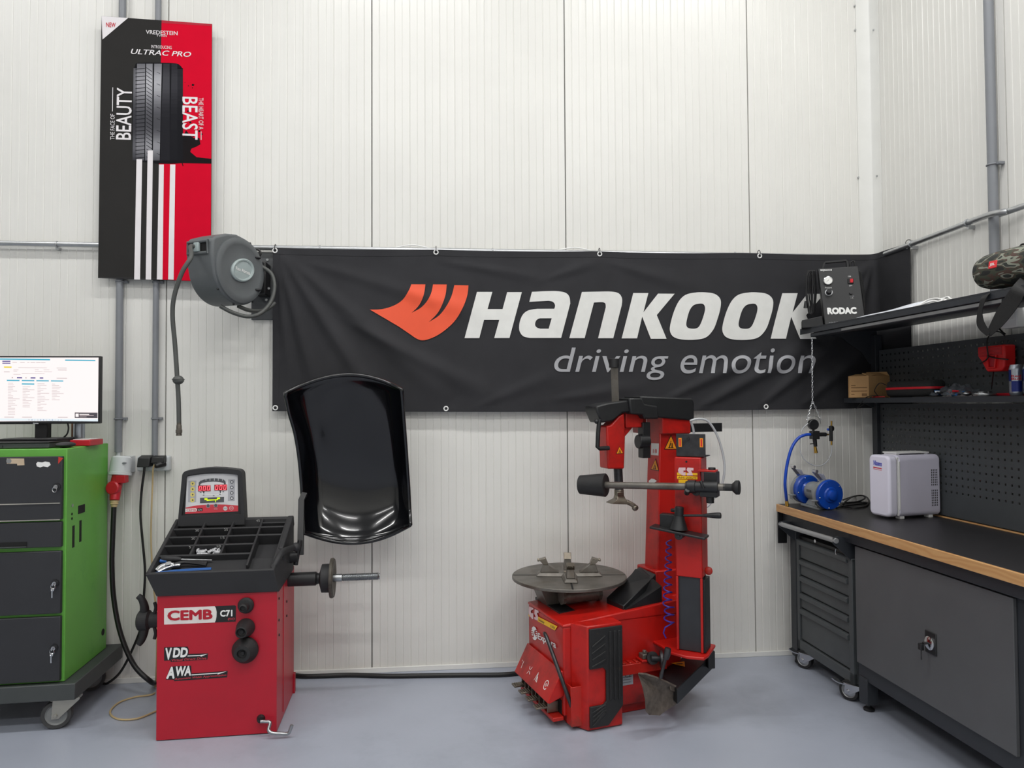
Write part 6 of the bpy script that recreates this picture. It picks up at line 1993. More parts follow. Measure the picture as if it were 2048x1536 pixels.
# push handle
hx, hz = -0.045, 0.0
h0, h1 = W(1561, 1048, x=-0.02), W(1673, 1082, x=-0.02)
mb = MB(); mb.cyl(h0, h1, 0.0135, n=18); wb(mb, 'push_handle', 'alu', tro, 0.001)
for q in (h0, h1):
    sg = 1 if q is h0 else -1
    mb = MB(); mb.prism([(q.x - 0.012, q.z + 0.016), (q.x + 0.016, q.z + 0.02), (fx + 0.06, q.z - 0.0), (fx + 0.06, q.z - 0.10), (fx, q.z - 0.10), (q.x - 0.014, q.z - 0.014)], 0.004, M=Matrix(((1, 0, 0, 0), (0, 0, -1, q.y - 0.012 * sg + 0.002), (0, 1, 0, 0), (0, 0, 0, 1))))
    wb(mb, 'handle_bracket', 'bench_dark', tro, 0.001)
    MB().cyl(WM @ (q + V((0, -0.016 * sg, 0))), WM @ (q + V((0, -0.021 * sg, 0))), 0.009, n=12).build('bolt', 'zinc', tro)
mb = MB(); mb.lim(fx + 0.02, fx + 0.44, ty0, ty1, 0.714, 0.735); wb(mb, 'top_mat', 'black', tro)
k_ = W(1634, 1082, x=0.055)
mb = MB(); mb.cyl(k_ + V((0, 0, 0)), k_ + V((-0.012, 0, 0)), 0.009, n=14); wb(mb, 'lock', 'chrome', tro, 0)
MB().tube([WM @ W(px, py, x=-0.0) for px, py in ((1672, 1098), (1671, 1104), (1673, 1110))], 0.003, 6, sm=2).build('key', 'steel', tro)
for px, py, bx, wr in ((1609, 1336, 0.05, 0.05), (1700, 1400, 0.05, 0.05)):
    q = W(px, py, z=0)
    caster(tro, WM @ T(q.x + 0.0, q.y, 0.0005) @ rz(-58), wr, 0.03, tz0 - 0.001, ('rubber', 'zinc', 'chrome'), brake=True)
    caster(tro, WM @ T(q.x + 0.36, q.y, 0.0005) @ rz(-30), wr, 0.03, tz0 - 0.001, ('rubber', 'zinc', 'chrome'))

# two-door base cabinet
cy0_, cy1_ = W(2046, 1350, x=fx).y - 0.012, W(1713, 1200, x=fx).y
cz1, cz0 = 0.852 - 0.045, W(1722, 1345, x=fx).z
bc = thing('base_cabinet', 'grey base cabinet with a lockable wide door under the bench', 'cabinet', WM @ V((0.3, (cy0_ + cy1_) / 2, cz0)))
mb = MB(); mb.lim(fx + 0.004, fx + 0.48, cy0_, cy1_, cz0 - 0.03, cz1); wb(mb, 'cabinet_body', 'bench_dark', bc)
dz1, dz0 = W(1718, 1093, x=fx).z, W(1722, 1325, x=fx).z
mb = MB(); mb.lim(fx - 0.012, fx + 0.0035, cy0_ + 0.035, cy1_ - 0.012, dz0, dz1)
door = wb(mb, 'door', 'bench_grey', bc, 0.002)
q = W(1863, 1286, x=fx - 0.012)
mb = MB(); mb.lim(fx - 0.018, fx - 0.0125, q.y - 0.033, q.y + 0.033, q.z - 0.046, q.z + 0.046); pl = wb(mb, 'lock_plate', 'black', door, 0.005)
mb = MB(); mb.lathe((fx - 0.018, q.y, q.z), (-1, 0, 0), [(0, 0), (0.028, 0), (0.028, 0.006), (0.022, 0.01), (0, 0.011)], 28); wb(mb, 'lock_cylinder', 'chrome', pl, 0) if False else wb(mb, 'lock_cylinder', 'chrome', door, 0)
mb = MB(); mb.box((fx - 0.036, q.y + 0.008, q.z - 0.002), (0.018, 0.016, 0.007)); mb.lim(fx - 0.06, fx - 0.045, q.y + 0.0, q.y + 0.02, q.z - 0.03, q.z - 0.004); mb.box((fx - 0.05, q.y + 0.012, q.z - 0.052), (0.003, 0.006, 0.04)); wb(mb, 'key', 'dark_steel', door, 0.002)
MB().cyl(WM @ W(1860, 1144, x=fx), WM @ (W(1860, 1144, x=fx) + V((-0.004, 0, 0))), 0.006, n=8).build('hinge_pin', 'chrome', bc)
mb = MB(); mb.lim(fx + 0.004, fx + 0.48, YE, cy0_ - 0.07, cz0 - 0.03, cz1)
tag(wb(mb, 'side_cabinet', 'bench_dark'), 'plain dark cabinet under the bench at the right picture edge', 'cabinet')

# perforated wall unit with shelves
rack = thing('perforated_rack', 'dark perforated steel back boards with posts and two shelves above the bench', 'rack', WM @ V((0.6, -1.3, zt + 0.006)))
BX = 0.606
PY0 = -0.145


def board(z0, z1, y0, y1, zfirst, nm):
    """sheet with real square holes, 38 mm pitch"""
    pitch, h = 0.0381, 0.0105
    ys = [y1]
    k = y1 - 0.03
    cells = []
    ylist, zlist = [y1], [z1]
    hy, hzs = [], []
    while k > y0 + 0.03:
        hy.append(k); k -= pitch
    k = z1 - 0.03
    while k > z0 + zfirst:
        hzs.append(k); k -= pitch
    Y = [y1] + [v for c in hy for v in (c + h / 2, c - h / 2)] + [y0]
    Z = [z1] + [v for c in hzs for v in (c + h / 2, c - h / 2)] + [z0]
    mb = MB()
    kk = mb._n()
    g = [[mb.bm.verts.new((BX, a, b)) for b in Z] for a in Y]
    for i in range(len(Y) - 1):
        for j in range(len(Z) - 1):
            if i % 2 == 1 and j % 2 == 1: continue
            mb.bm.faces.new((g[i][j], g[i + 1][j], g[i + 1][j + 1], g[i][j + 1]))
    for v in [v for v in mb.bm.verts if not v.link_faces]: mb.bm.verts.remove(v)
    mb.xf(WM)
    o = mb.build(nm, 'board', rack, smooth=0)
    md = o.modifiers.new('sheet', 'SOLIDIFY'); md.thickness = 0.0018; md.offset = 0
    mb = MB(); mb.lim(BX + 0.0015, BX + 0.022, y0, y1, z1 - 0.003, z1); mb.lim(BX + 0.0015, BX + 0.022, y0, y1, z0, z0 + 0.003); mb.lim(BX + 0.0015, BX + 0.022, y1 - 0.003, y1, z0, z1)
    wb(mb, 'flange', 'board', o, 0)
    return o


zs_mid = 1.522
zb1, zb2 = W(1765, 700, x=BX).z, zs_mid + 0.012
board(zb2, zb1, -2.6, PY0, 0.02, 'perforated_board')
board(zt + 0.012, zs_mid - 0.035, -2.6, PY0, 0.11, 'perforated_board')
# posts
for y in (PY0 + 0.025, -1.95):
    mb = MB(); mb.lim(BX - 0.022, BX + 0.022, y - 0.022, y + 0.022, zt + 0.007, 1.895)
    for i in range(24): pass
    post = wb(mb, 'post', 'bench_dark', rack)
# middle shelf
mf = W(1690, 797, y=-0.105)
mb = MB(); mb.lim(mf.x, BX - 0.001, -2.6, PY0 + 0.052, zs_mid - 0.002, zs_mid); mb.lim(mf.x, mf.x + 0.002, -2.6, PY0 + 0.052, zs_mid - 0.028, zs_mid - 0.002); mb.lim(mf.x, BX - 0.001, PY0 + 0.05, PY0 + 0.052, zs_mid - 0.028, zs_mid - 0.002)
wb(mb, 'shelf', 'bench_dark', rack, 0.001)
mb = MB(); mb.prism([(mf.x + 0.05, zs_mid - 0.003), (BX - 0.02, zs_mid - 0.003), (BX - 0.02, zs_mid - 0.06)], 0.004, M=WM @ Matrix(((1, 0, 0, 0), (0, 0, -1, PY0 + 0.03), (0, 1, 0, 0), (0, 0, 0, 1)))); mb.build('shelf_bracket', 'bench_dark', rack)
# top shelf
tx0 = 0.145
ztop = W(1602, 664, x=tx0).z + 0.012
zTS = ztop
mb = MB(); mb.lim(tx0, BX + 0.02, -2.6, W(1600, 665, x=tx0).y, zTS - 0.004, zTS); mb.lim(tx0, tx0 + 0.003, -2.6, W(1600, 665, x=tx0).y, zTS - 0.028, zTS - 0.004)
mb.lim(tx0, tx0 + 0.003, -2.6, W(1600, 665, x=tx0).y, zTS, zTS + 0.005)
wb(mb, 'shelf', 'bench_dark', rack, 0.001)
ye = W(1600, 665, x=tx0).y
mb = MB(); mb.prism([(tx0 + 0.10, zTS - 0.005), (BX + 0.02, zTS - 0.005), (BX + 0.02, zTS - 0.20), (BX - 0.03, zTS - 0.20), (BX - 0.08, zTS - 0.13), (BX - 0.17, zTS - 0.07), (BX - 0.20, zTS - 0.045), (tx0 + 0.10, zTS - 0.03)], 0.003, M=WM @ Matrix(((1, 0, 0, 0), (0, 0, -1, PY0 + 0.05), (0, 1, 0, 0), (0, 0, 0, 1)))); mb.build('shelf_bracket', 'bench_dark', rack)
mb = MB(); mb.prism([(tx0 + 0.10, zTS - 0.005), (BX + 0.02, zTS - 0.005), (BX + 0.02, zTS - 0.20), (BX - 0.03, zTS - 0.20), (BX - 0.08, zTS - 0.13), (BX - 0.17, zTS - 0.07), (BX - 0.20, zTS - 0.045), (tx0 + 0.10, zTS - 0.03)], 0.003, M=WM @ Matrix(((1, 0, 0, 0), (0, 0, -1, -1.95), (0, 1, 0, 0), (0, 0, 0, 1)))); mb.build('shelf_bracket', 'bench_dark', rack)
l0, l1 = W(1688, 668, x=tx0 + 0.02).y, W(2010, 606, x=tx0 + 0.02).y
mb = MB(); mb.lim(tx0 + 0.008, tx0 + 0.06, -2.6, ye - 0.1, zTS - 0.05, zTS - 0.0285); wb(mb, 'light_housing', 'bench_dark', rack)
mb = MB(); mb.lim(tx0 + 0.004, tx0 + 0.0075, l1, l0, zTS - 0.047, zTS - 0.033); wb(mb, 'light_diffuser', 'strip_light', rack, 0.001)

# ------------------------------------------------------------------ on the worktop
zw = zt + 0.0012
# small white fridge
pm('fridge_white', (230, 228, 244), 0.42, var=0.01)
pm('fridge_side', (216, 213, 230), 0.45, var=0.01)
f0, f1, f2 = P(1745, 1018, z=zw + 0.012), P(1780, 1036, z=zw + 0.012), P(1882, 1030, z=zw + 0.012)
FRT = math.degrees(math.atan2((f2 - f1).y, (f2 - f1).x))
frd = f1
fw, fd = (f1 - f0).length, (f2 - f1).length
# door front runs from f0 (left) to f1 (right); body goes back along f1->f2
fr_ = thing('mini_fridge', 'small white rounded mini fridge with vents on its side, standing on the workbench', 'fridge', tuple((f0 + f2) / 2 - V((0, 0, 0.012))))
ey = V(((f2 - f1).x, (f2 - f1).y, 0)).normalized()
ex = V((ey.y, -ey.x, 0))
if ex.dot(f1 - f0) < 0: ex = -ex
fw = 0.1
while fw < 0.4:
    q = f1 - ex * fw - CAM
    if 1024 + FOC * q.dot(_r) / q.dot(_f) < 1739: break
    fw += 0.002
f0 = f1 - ex * fw
FRM = Matrix(((ex.x, ey.x, 0, f0.x), (ex.y, ey.y, 0, f0.y), (0, 0, 1, zw), (0, 0, 0, 1)))
fh = PP(1780, 912, f1, -ey).z - zw
fdep = (f2 - f1).dot(ey)
fwid = fw


def rbox(w, d0, d1, z0, z1, r, n=5):
    """box with rounded edges along its depth: outline in x,z extruded along y"""
    L = []
    for cx, cz, a0 in ((w - r, z0 + r, -90), (w - r, z1 - r, 0), (r, z1 - r, 90), (r, z0 + r, 180)):
        for i in range(n + 1):
            a = R(a0 + 90 * i / n)
            L.append((cx + r * math.cos(a), cz + r * math.sin(a)))
    return [[V((x, d, z)) for x, z in L] for d in (d0, d1)]


def rb(mb, *a): mb.loft(rbox(*a)); return mb


mb = MB(); rb(mb, fwid, 0.062, fdep, 0.012, fh, 0.028); mb.xf(FRM); mb.build('body', 'fridge_side', fr_, bev=0.006)
mb = MB(); rb(mb, fwid, 0.0, 0.055, 0.012, fh, 0.028); mb.xf(FRM); dr = mb.build('door', 'fridge_white', fr_, bev=0.012, seg=3)
mb = MB(); mb.lim(0.006, fwid - 0.004, 0.0545, 0.0625, 0.02, fh - 0.01); mb.xf(FRM); mb.build('seal', 'white', fr_)
mb = MB(); mb.lim(fwid - 0.001, fwid + 0.003, 0.058, 0.066, 0.05, fh - 0.03); mb.xf(FRM); mb.build('hinge_bar', 'white', fr_, bev=0.001)
mb = MB(); mb.lim(0.015, fwid - 0.03, 0.075, fdep - 0.035, fh + 0.006, fh + 0.013); mb.lim(0.02, fwid - 0.035, 0.08, 0.10, fh - 0.002, fh + 0.007); mb.lim(0.02, fwid - 0.035, fdep - 0.06, fdep - 0.04, fh - 0.002, fh + 0.007); mb.xf(FRM); mb.build('carry_handle', 'white', fr_, bev=0.002)
for x in (0.03, fwid - 0.03):
    for y in (0.09, fdep - 0.05):
        mb = MB(); mb.lim(x - 0.018, x + 0.018, y - 0.012, y + 0.012, 0.0, 0.014); mb.xf(FRM); mb.build('foot', 'white', fr_, bev=0.002)
for c in range(4):
    for rr in (0.22, 0.08):
        for i in range(7):
            mb = MB() if (i == 0 and c == 0 and rr == 0.22) else mb
            y = fdep * 0.83 + c * 0.011
            z = 0.05 + (rr - 0.08) / 0.14 * 0.105 + i * 0.0125 + 0.01
            mb.lim(fwid - 0.001, fwid + 0.0006, y - 0.0022, y + 0.0022, z, z + 0.009)
mb.xf(FRM); mb.build('vent_slots', 'black_mat', fr_)
FD = lambda px, py: FRM @ V(((FRM.inverted() @ PP(px, py, f0 - ey * 0.0008, ey)).x, -0.0008, (FRM.inverted() @ PP(px, py, f0 - ey * 0.0008, ey)).z))
pm('logo_blue', (60, 70, 190), 0.5)
mb = MB(); mb.text('Nissens', aff(FD(1747, 930), FD(1763.5, 933), FD(1747, 920)), bold=0.03); mb.build('lettering', 'logo_blue', dr, smooth=0)
mb = MB(); mb.poly([FD(*q) for q in ((1746.5, 933), (1763.5, 936.5), (1763.5, 938.5), (1746.5, 935.5))]); mb.poly([FD(*q) for q in ((1746.5, 937), (1763.5, 940.5), (1763.5, 941.3), (1746.5, 938))]); mb.build('underline', 'panel_red', dr, smooth=0)
# bench grinder
pm('grinder_blue', (14, 70, 170), 0.3, var=0.03, coat=0.3)
pm('grinder_grey', (140, 144, 146), 0.4, 0.25, var=0.05)
pm('shield_clear', (200, 205, 225), 0.15, trans=0.5, alpha=0.75)
gp = P(1635, 1018, z=zw)
gr = thing('bench_grinder', 'blue and grey twin bench grinder on the near left corner of the workbench', 'grinder', gp)
# axle direction: towards the camera-right wheel
gA, gB = P(1606, 985, y=-0.16), P(1652, 992, y=-0.36)
gA, gB = V((gp.x - 0.0, gp.y + 0.115, zw + 0.105)), V((gp.x + 0.022, gp.y - 0.075, zw + 0.105))
cB = PP(1657, 989, V((0, gp.y - 0.035, 0)), (0, 1, 0)); cA = PP(1612, 978, V((0, gp.y + 0.15, 0)), (0, 1, 0))
gax = (cB - cA).normalized()
GR_ = 0.084
for c, sg, nm in ((cB, 1, 'near'), (cA, -1, 'far')):
    mb = MB()
    if sg > 0: mb.lathe(c, gax, [(0, 0), (GR_, 0), (GR_, 0.012), (GR_ - 0.004, 0.018), (0.045, 0.02), (0.04, 0.026), (0.03, 0.028), (0.026, 0.042), (0.012, 0.047), (0, 0.047)], 48)
    else: mb.lathe(c - gax * 0.01, gax, [(0, 0), (GR_, 0), (GR_, 0.03), (GR_ - 0.006, 0.036), (0.05, 0.038), (0.036, 0.06), (0, 0.06)], 48)
    wg = mb.build('guard_cover', 'grinder_blue', gr)
    for a in (20, 100, 170, 230, 310):
        q = c + gax * (0.018 if sg > 0 else 0.027) + (V((0, 0, 1)) * math.cos(R(a)) + gax.cross(V((0, 0, 1))) * math.sin(R(a))) * (GR_ - 0.011)
        MB().ball(q, 0.0045, n=8).build('screw', 'chrome', wg)
    sdv = gax.cross(V((0, 0, 1))).normalized()
    if sdv.x > 0: sdv = -sdv
    mb = MB()
    if sg > 0: mb.lathe(c - gax * 0.034, gax, [(0, 0), (0.05, 0), (GR_ - 0.006, 0.006), (GR_, 0.012), (GR_, 0.033), (0, 0.033)], 48)
    else: mb.lathe(c - gax * 0.03, gax, [(0, 0), (GR_, 0), (GR_, 0.019), (0, 0.019)], 48)
    mb.build('guard_body', 'grinder_grey', wg)
    mb = MB(); mb.lathe(c - gax * 0.02, gax, [(0.0, 0), (0.074, 0), (0.074, 0.018), (0, 0.018)], 36); mb.xf(T(*(sdv * 0.018 - V((0, 0, 0.004))))); mb.build('grinding_wheel', 'wheel_grey', wg)
    # spark shield on an arm
    a0 = c + V((0, 0, 0.072)) + sdv * 0.03 - gax * 0.015
    a1 = a0 + V((0, 0, 0.06)) + sdv * 0.055
    mb = MB(); mb.tube([a0, a0.lerp(a1, 0.5), a1], 0.007, sm=1, flat=(0.008, 0.018, gax)); mb.build('shield_arm', 'chrome', gr, bev=0.001)
    mb = MB(); mb.cyl(a1, a1 + gax * 0.03, 0.009, n=14); mb.build('shield_knob', 'chrome', gr)
    mb = MB(); mb.box((0, 0, 0), (0.003, 0.045, 0.05), M=frame(a0 + V((0, 0, 0.02)) - sdv * 0.005 + gax * 0.0, sdv.cross(gax).cross(V((0, 0, 1))) if False else (sdv + V((0, 0, -0.6))), gax)); mb.build('spark_shield', 'shield_clear', gr)
    mb = MB(); mb.box((0, 0, 0), (0.03, 0.03, 0.006), M=frame(c + sdv * 0.095 + V((0, 0, -0.03)), sdv, gax)); mb.box((0, 0, 0), (0.004, 0.02, 0.03), M=frame(c + sdv * 0.1 + V((0, 0, -0.04)), sdv, gax)); mb.build('tool_rest', 'grinder_grey', gr, bev=0.001)
mid = (cA + cB) / 2
mb = MB(); mb.lathe(cA + gax * 0.03, gax, [(0, 0), (0.03, 0), (0.05, 0.015), (0.054, 0.03), (0.054, (cB - cA).length - 0.09), (0.05, (cB - cA).length - 0.075), (0.04, (cB - cA).length - 0.06), (0, (cB - cA).length - 0.06)], 36); mb.build('motor', 'grinder_grey', gr)
mb = MB(); mb.poly([mid + gax * g_ + sdv * 0.0548 + V((0, 0, h_)) for g_, h_ in ((-0.02, 0), (0.02, 0), (0.02, 0.014), (-0.02, 0.014))]); mb.build('rating_plate', 'ink_grey', gr, smooth=0)
b_ = V((mid.x, mid.y, zw))
GM = frame(b_, sdv, gax) if frame(b_, sdv, gax)[2][2] > 0 else frame(b_, -sdv, gax)
mb = MB()
mb.lim(-0.055, 0.055, -0.075, 0.075, 0.0, 0.012)
hexa(mb, [(-0.042, -0.05, 0.012), (0.042, -0.05, 0.012), (0.042, 0.05, 0.012), (-0.042, 0.05, 0.012)], [(-0.026, -0.03, mid.z - zw - 0.03), (0.026, -0.03, mid.z - zw - 0.03), (0.026, 0.03, mid.z - zw - 0.03), (-0.026, 0.03, mid.z - zw - 0.03)])
mb.xf(GM); mb.build('base', 'grinder_grey', gr, bev=0.003)
mb = MB(); mb.tube([P(px, py, z=zw + 0.006) for px, py in ((1672, 1016), (1690, 1012), (1720, 1008), (1735, 1006), (1720, 1004), (1690, 1006), (1685, 1012), (1712, 1016), (1732, 1012), (1738, 1003))], 0.0045, 8, sm=6)
mb.tube([P(px, py, z=zw + 0.03) for px, py in ((1686, 1000), (1700, 995), (1722, 990), (1730, 996), (1716, 1003), (1694, 1006))], 0.0045, 8, sm=6)
mb.tube([P(px, py, z=zw + 0.035) for px, py in ((1690, 1004), (1704, 994), (1722, 991), (1734, 995), (1740, 1006))], 0.0045, 8, sm=6)
mb.tube([P(px, py, z=zw + 0.005) for px, py in ((1684, 1012), (1682, 1009), (1688, 1006))], 0.0045, 8, sm=6)
mb.build('power_cord', 'cable', gr)
# air regulator hung on a chain from the top shelf
gz = P(1628, 850, x=2.12)
XG = gz.x
pm('hose_blue', (20, 70, 180), 0.3)
pm('gauge_face', (232, 232, 228), 0.4)
reg = thing('pressure_regulator', 'black brass-fitted pressure regulator with a round gauge and blue hose, hung from a chain', 'regulator', (XG, gz.y, P(1632, 905, x=XG).z))
G_ = lambda px, py, dy=0.0: P(px, py, y=gz.y + dy)
mb = MB(); c = G_(1626, 849); mb.lathe(c + V((0, 0.012, 0)), (0, -1, 0), [(0, 0), (0.027, 0), (0.03, 0.004), (0.03, 0.022), (0.026, 0.026), (0, 0.024)], 28); mb.build('gauge', 'black', reg)
mb = MB(); a, b = G_(1622, 862), G_(1636, 878); mb.lim(a.x, b.x, gz.y - 0.02, gz.y + 0.02, b.z, a.z)
mb.cyl(G_(1626, 853), G_(1627, 864), 0.007, n=12); mb.cyl(G_(1629, 876), G_(1631, 893), 0.012, 0.010, n=14); mb.tube([G_(1620, 888), G_(1629, 887)], 0.003, 6, sm=1)
mb.cyl(G_(1636, 869), G_(1652, 869), 0.0115, n=14); mb.cyl(G_(1641, 866), G_(1641, 873), 0.006, n=8)
mb.build('valve_body', 'black', reg, bev=0.001)
mb = MB(); mb.cyl(G_(1662, 852), G_(1662, 862), 0.012, 0.012, n=14); mb.cyl(G_(1662, 862), G_(1662, 882), 0.010, n=14); mb.ball(G_(1663, 857), (0.016, 0.012, 0.018)); mb.build('side_valve', 'black', reg, bev=0.001)
mb = MB(); mb.ball(G_(1656, 859), 0.007); mb.build('side_knob', 'hose_blue', reg)
mb = MB(); mb.cyl(G_(1630, 893), G_(1632, 906), 0.008, 0.010, n=12); mb.cyl(G_(1652, 869), G_(1657, 869), 0.005, n=10); mb.cyl(G_(1663, 882), G_(1663, 890), 0.005, n=10); mb.cyl(G_(1663, 842), G_(1663, 852), 0.0045, n=10); mb.build('brass_fitting', 'brass', reg)
hp_ = P(1573, 1008, z=zw + 0.012)
mb = MB(); mb.tube([G_(1621, 869), G_(1610, 870), G_(1596, 877), G_(1583, 897), G_(1574, 930), G_(1570, 965), P(1572, 992, y=gz.y + 0.03), hp_ + V((0, 0, 0.02))], 0.0085, 10, sm=6); mb.build('blue_hose', 'hose_blue', reg)
mb = MB(); mb.cyl(hp_ + V((0, 0, 0.03)), hp_ + V((0.003, -0.002, -0.0115)), 0.009, 0.011, n=12); mb.build('hose_coupling', 'brass', reg)
mb = MB(); mb.tube([G_(1663, 890), G_(1663, 905), G_(1655, 922), G_(1642, 931), G_(1626, 930), G_(1608, 918), G_(1600, 900), G_(1600, 880), G_(1605, 858), G_(1616, 847)], 0.003, 8, sm=6); mb.build('clear_hose', 'clear_tube', reg)
# chain links
ci = 0
top, spl_ = P(1624, 676, y=gz.y), P(1625, 802, y=gz.y)
chn = thing('chain', 'thin steel chain hanging from the top shelf and forking to the regulator gauge', 'chain', (top.x, gz.y, spl_.z - 0.1))


def links(a, b, n):
    d = (b - a)
    for i in range(n):
        c = a + d * ((i + 0.5) / n)
        h = d.length / n * 0.62
        sidev = V((0, 1, 0)) if i % 2 else V((1, 0, 0))
        u = d.normalized()
        sidev = (sidev - u * sidev.dot(u)).normalized()
        mb = MB(); mb.tube([c + u * h * math.cos(t) * 1.0 + sidev * 0.0042 * math.sin(t) for t in [2 * math.pi * k / 8 for k in range(8)]], 0.0013, 5, sm=1, closed=True)
        mb.build('link', 'chrome', chn)


links(top, spl_, 24)
links(spl_, G_(1614, 840), 8)
links(spl_, G_(1642, 840), 8)
mb = MB(); mb.torus(G_(1628, 846), (0, 1, 0), 0.04, 0.0012, n=24, k=5, arc=0.55, start=-0.2); mb.build('wire', 'steel', chn)
# ------------------------------------------------------------------ on the shelves
# brake bleeder box
pm('box_black', (23, 24, 26), 0.45, var=0.06, bump=0.15, bscale=500)
zsf = zTS + 0.001
r0, r1 = P(1638, 655, z=zsf), P(1722, 640, z=zsf)
XQ = 0.24
ql = PP(1641, 656, WM @ V((XQ, 0, 0)), WM.to_3x3() @ V((1, 0, 0)))
ql.z = zsf
bl0 = P(1650, 655, z=zsf); bl1 = P(1722, 641, z=zsf)
# the front face: lower edge pixels, turned towards the camera
bA = P(1650, 656, x=2.165); bB = bA + V((0.19, -0.09, 0))
bdir = (V((bB.x, bB.y, 0)) - V((bA.x, bA.y, 0))).normalized()
bnrm = V((bdir.y, -bdir.x, 0))
if bnrm.y > 0: bnrm = -bnrm
wdt = (V((bB.x, bB.y, 0)) - V((bA.x, bA.y, 0))).length
RO = V((bA.x, bA.y, zsf))
RMx = Matrix(((bdir.x, 0, -bnrm.x, RO.x), (bdir.y, 0, -bnrm.y, RO.y), (0, 1, 0, RO.z), (0, 0, 0, 1)))      # x right, y up, z back
hT = PP(1637, 534, RO, bnrm)
lean = 0.0
RF = lambda px, py, l=0.0: PP(px, py, RO + bnrm * l, bnrm)
TLc, TRc, BLc, BRc = RF(1637, 534), RF(1710, 535), RF(1650, 655), RF(1722, 650)
hgt = TLc.z - zsf
slantx = (RMx.inverted() @ TLc).x
br = thing('brake_bleeder', 'black brake bleeding unit with a pressure gauge and coiled cables, on the top shelf', 'machine', tuple(RO - bnrm * 0.08))
BKD = 0.115
tb = 0.05
mb = MB()
hexa(mb, [RMx @ V(p) for p in ((0, 0.0, 0), (wdt, 0.0, 0), (wdt, 0.0, BKD), (0, 0.0, BKD))], [RMx @ V(p) for p in ((slantx, hgt, tb), (wdt + slantx, hgt, tb), (wdt + slantx, hgt, BKD), (slantx, hgt, BKD))])
mb.build('case', 'box_black', br, bev=0.004)
# face mapping: the sloped front, found in the same plane
fo = RMx @ V((0, 0, 0)); fn = ((RMx @ V((1, 0, 0)) - fo).cross(RMx @ V((slantx, hgt, tb)) - fo)).normalized()
if fn.y > 0: fn = -fn
RP = lambda px, py, l=0.001: PP(px, py, fo + fn * l, fn)


def btx(t, ll, lr, ul, mat='white', **k):
    mb = MB(); mb.text(t, aff(RP(*ll), RP(*lr), RP(*ul)), **k); mb.build('lettering', mat, br, smooth=0)


B9 = lambda a, b: (1590 + a * 0.1107, 510 + b * 0.1107)
btx('RODAC', B9(590, 1075), B9(1120, 1065), B9(578, 950), bold=0.065)
btx('RQN4110', B9(462, 296), B9(666, 292), B9(460, 258), bold=0.03)
btx('YOUR POWERFUL TOOL', B9(612, 1230), B9(1130, 1205), B9(610, 1212), 'grey_print')
btx('Pressure', B9(545, 602), B9(666, 600), B9(543, 578))
btx('ON', B9(960, 398), B9(1010, 397), B9(958, 374)); btx('OFF', B9(978, 566), B9(1036, 564), B9(976, 542))
btx('FUSE', B9(992, 754), B9(1068, 752), B9(990, 736), 'grey_print'); btx('1 A', B9(1012, 785), B9(1055, 784), B9(1010, 766))
c = RP(*B9(597, 470))
mb = MB(); mb.lathe(c, fn, [(0, 0), (0.024, 0), (0.024, 0.010), (0.021, 0.011), (0.0205, 0.008), (0, 0.008)], 30); ga = mb.build('gauge_ring', 'chrome', br)
mb = MB(); mb.lathe(c + fn * 0.0085, fn, [(0, 0), (0.0205, 0), (0.0205, 0.0006), (0, 0.0006)], 28); mb.build('gauge_face', 'gauge_face', ga)
mb = MB(); ux = bdir; uy = fn.cross(bdir); uy = uy if uy.z > 0 else -uy
mb.poly([c + fn * 0.0097 + ux * a + uy * b for a, b in ((0.004, 0.006), (0.005, 0.004), (-0.013, -0.011))]); mb.build('needle', 'black', ga, smooth=0)
c = RP(*B9(610, 680))
mb = MB(); mb.lathe(c, fn, [(0, 0), (0.021, 0), (0.02, 0.006), (0, 0.006)], 24); mb.build('knob_ring', 'alu', br)
mb = MB(); mb.lathe(c + fn * 0.006, fn, [(0, 0), (0.015, 0), (0.0135, 0.028), (0.011, 0.03), (0, 0.03)], 20); mb.build('pressure_knob', 'black_soft', br)
c = RP(*B9(1005, 470))
mb = MB(); mb.box((0, 0, 0.004), (0.03, 0.03, 0.008), M=frame(c, bdir, V((0, 0, 1)))); mb.build('switch_frame', 'black', br, bev=0.002)
mb = MB(); mb.box((0.004, 0, 0.008), (0.016, 0.022, 0.008), M=frame(c, bdir, V((0, 0, 1)))); mb.build('rocker_switch', 'red_print', br, bev=0.002)
c = RP(*B9(1010, 690))
mb = MB(); mb.cyl(c, c + fn * 0.012, 0.008, n=14); mb.build('fuse_holder', 'black', br)
mb = MB(); mb.tube([RMx @ V((slantx + a * wdt, hgt + b, 0.085)) for a, b in ((0.12, -0.005), (0.17, 0.03), (0.2, 0.038), (0.72, 0.04), (0.74, 0.032), (0.76, -0.005))], 0.008, sm=1, flat=(0.01, 0.03, (0, 0, 1))); mb.build('carry_handle', 'black', br, bev=0.002)
# coiled hose on the left side, cable on the right side
RB = lambda px, py, d: RMx @ V(((RMx.inverted() @ PP(px, py, RO - bnrm * d, bnrm)).x, (RMx.inverted() @ PP(px, py, RO - bnrm * d, bnrm)).y, d))
for i, (xa, xb, d) in enumerate(((1613, 1626, 0.06), (1617, 1629, 0.075), (1621, 1631, 0.09), (1611, 1622, 0.1))):
    mb = MB(); mb.tube([RB(*q, d) for q in ((xa, 560), (xa + 4, 545), (xb - 2, 543), (xb, 560), (xb - 1 + i, 590), (xb - 2, 618), ((xa + xb) / 2 + 2, 628), (xa + 5, 615), (xa + 1, 588))], 0.0042, 8, sm=5, closed=True)
    mb.build('hose_coil', 'black', br)
mb = MB(); q = RB(1612, 616, 0.08); mb.cyl(q, q + V((0, 0, 0.04)), 0.014, 0.008, n=12); mb.build('hose_nozzle', 'black', br)
mb = MB()
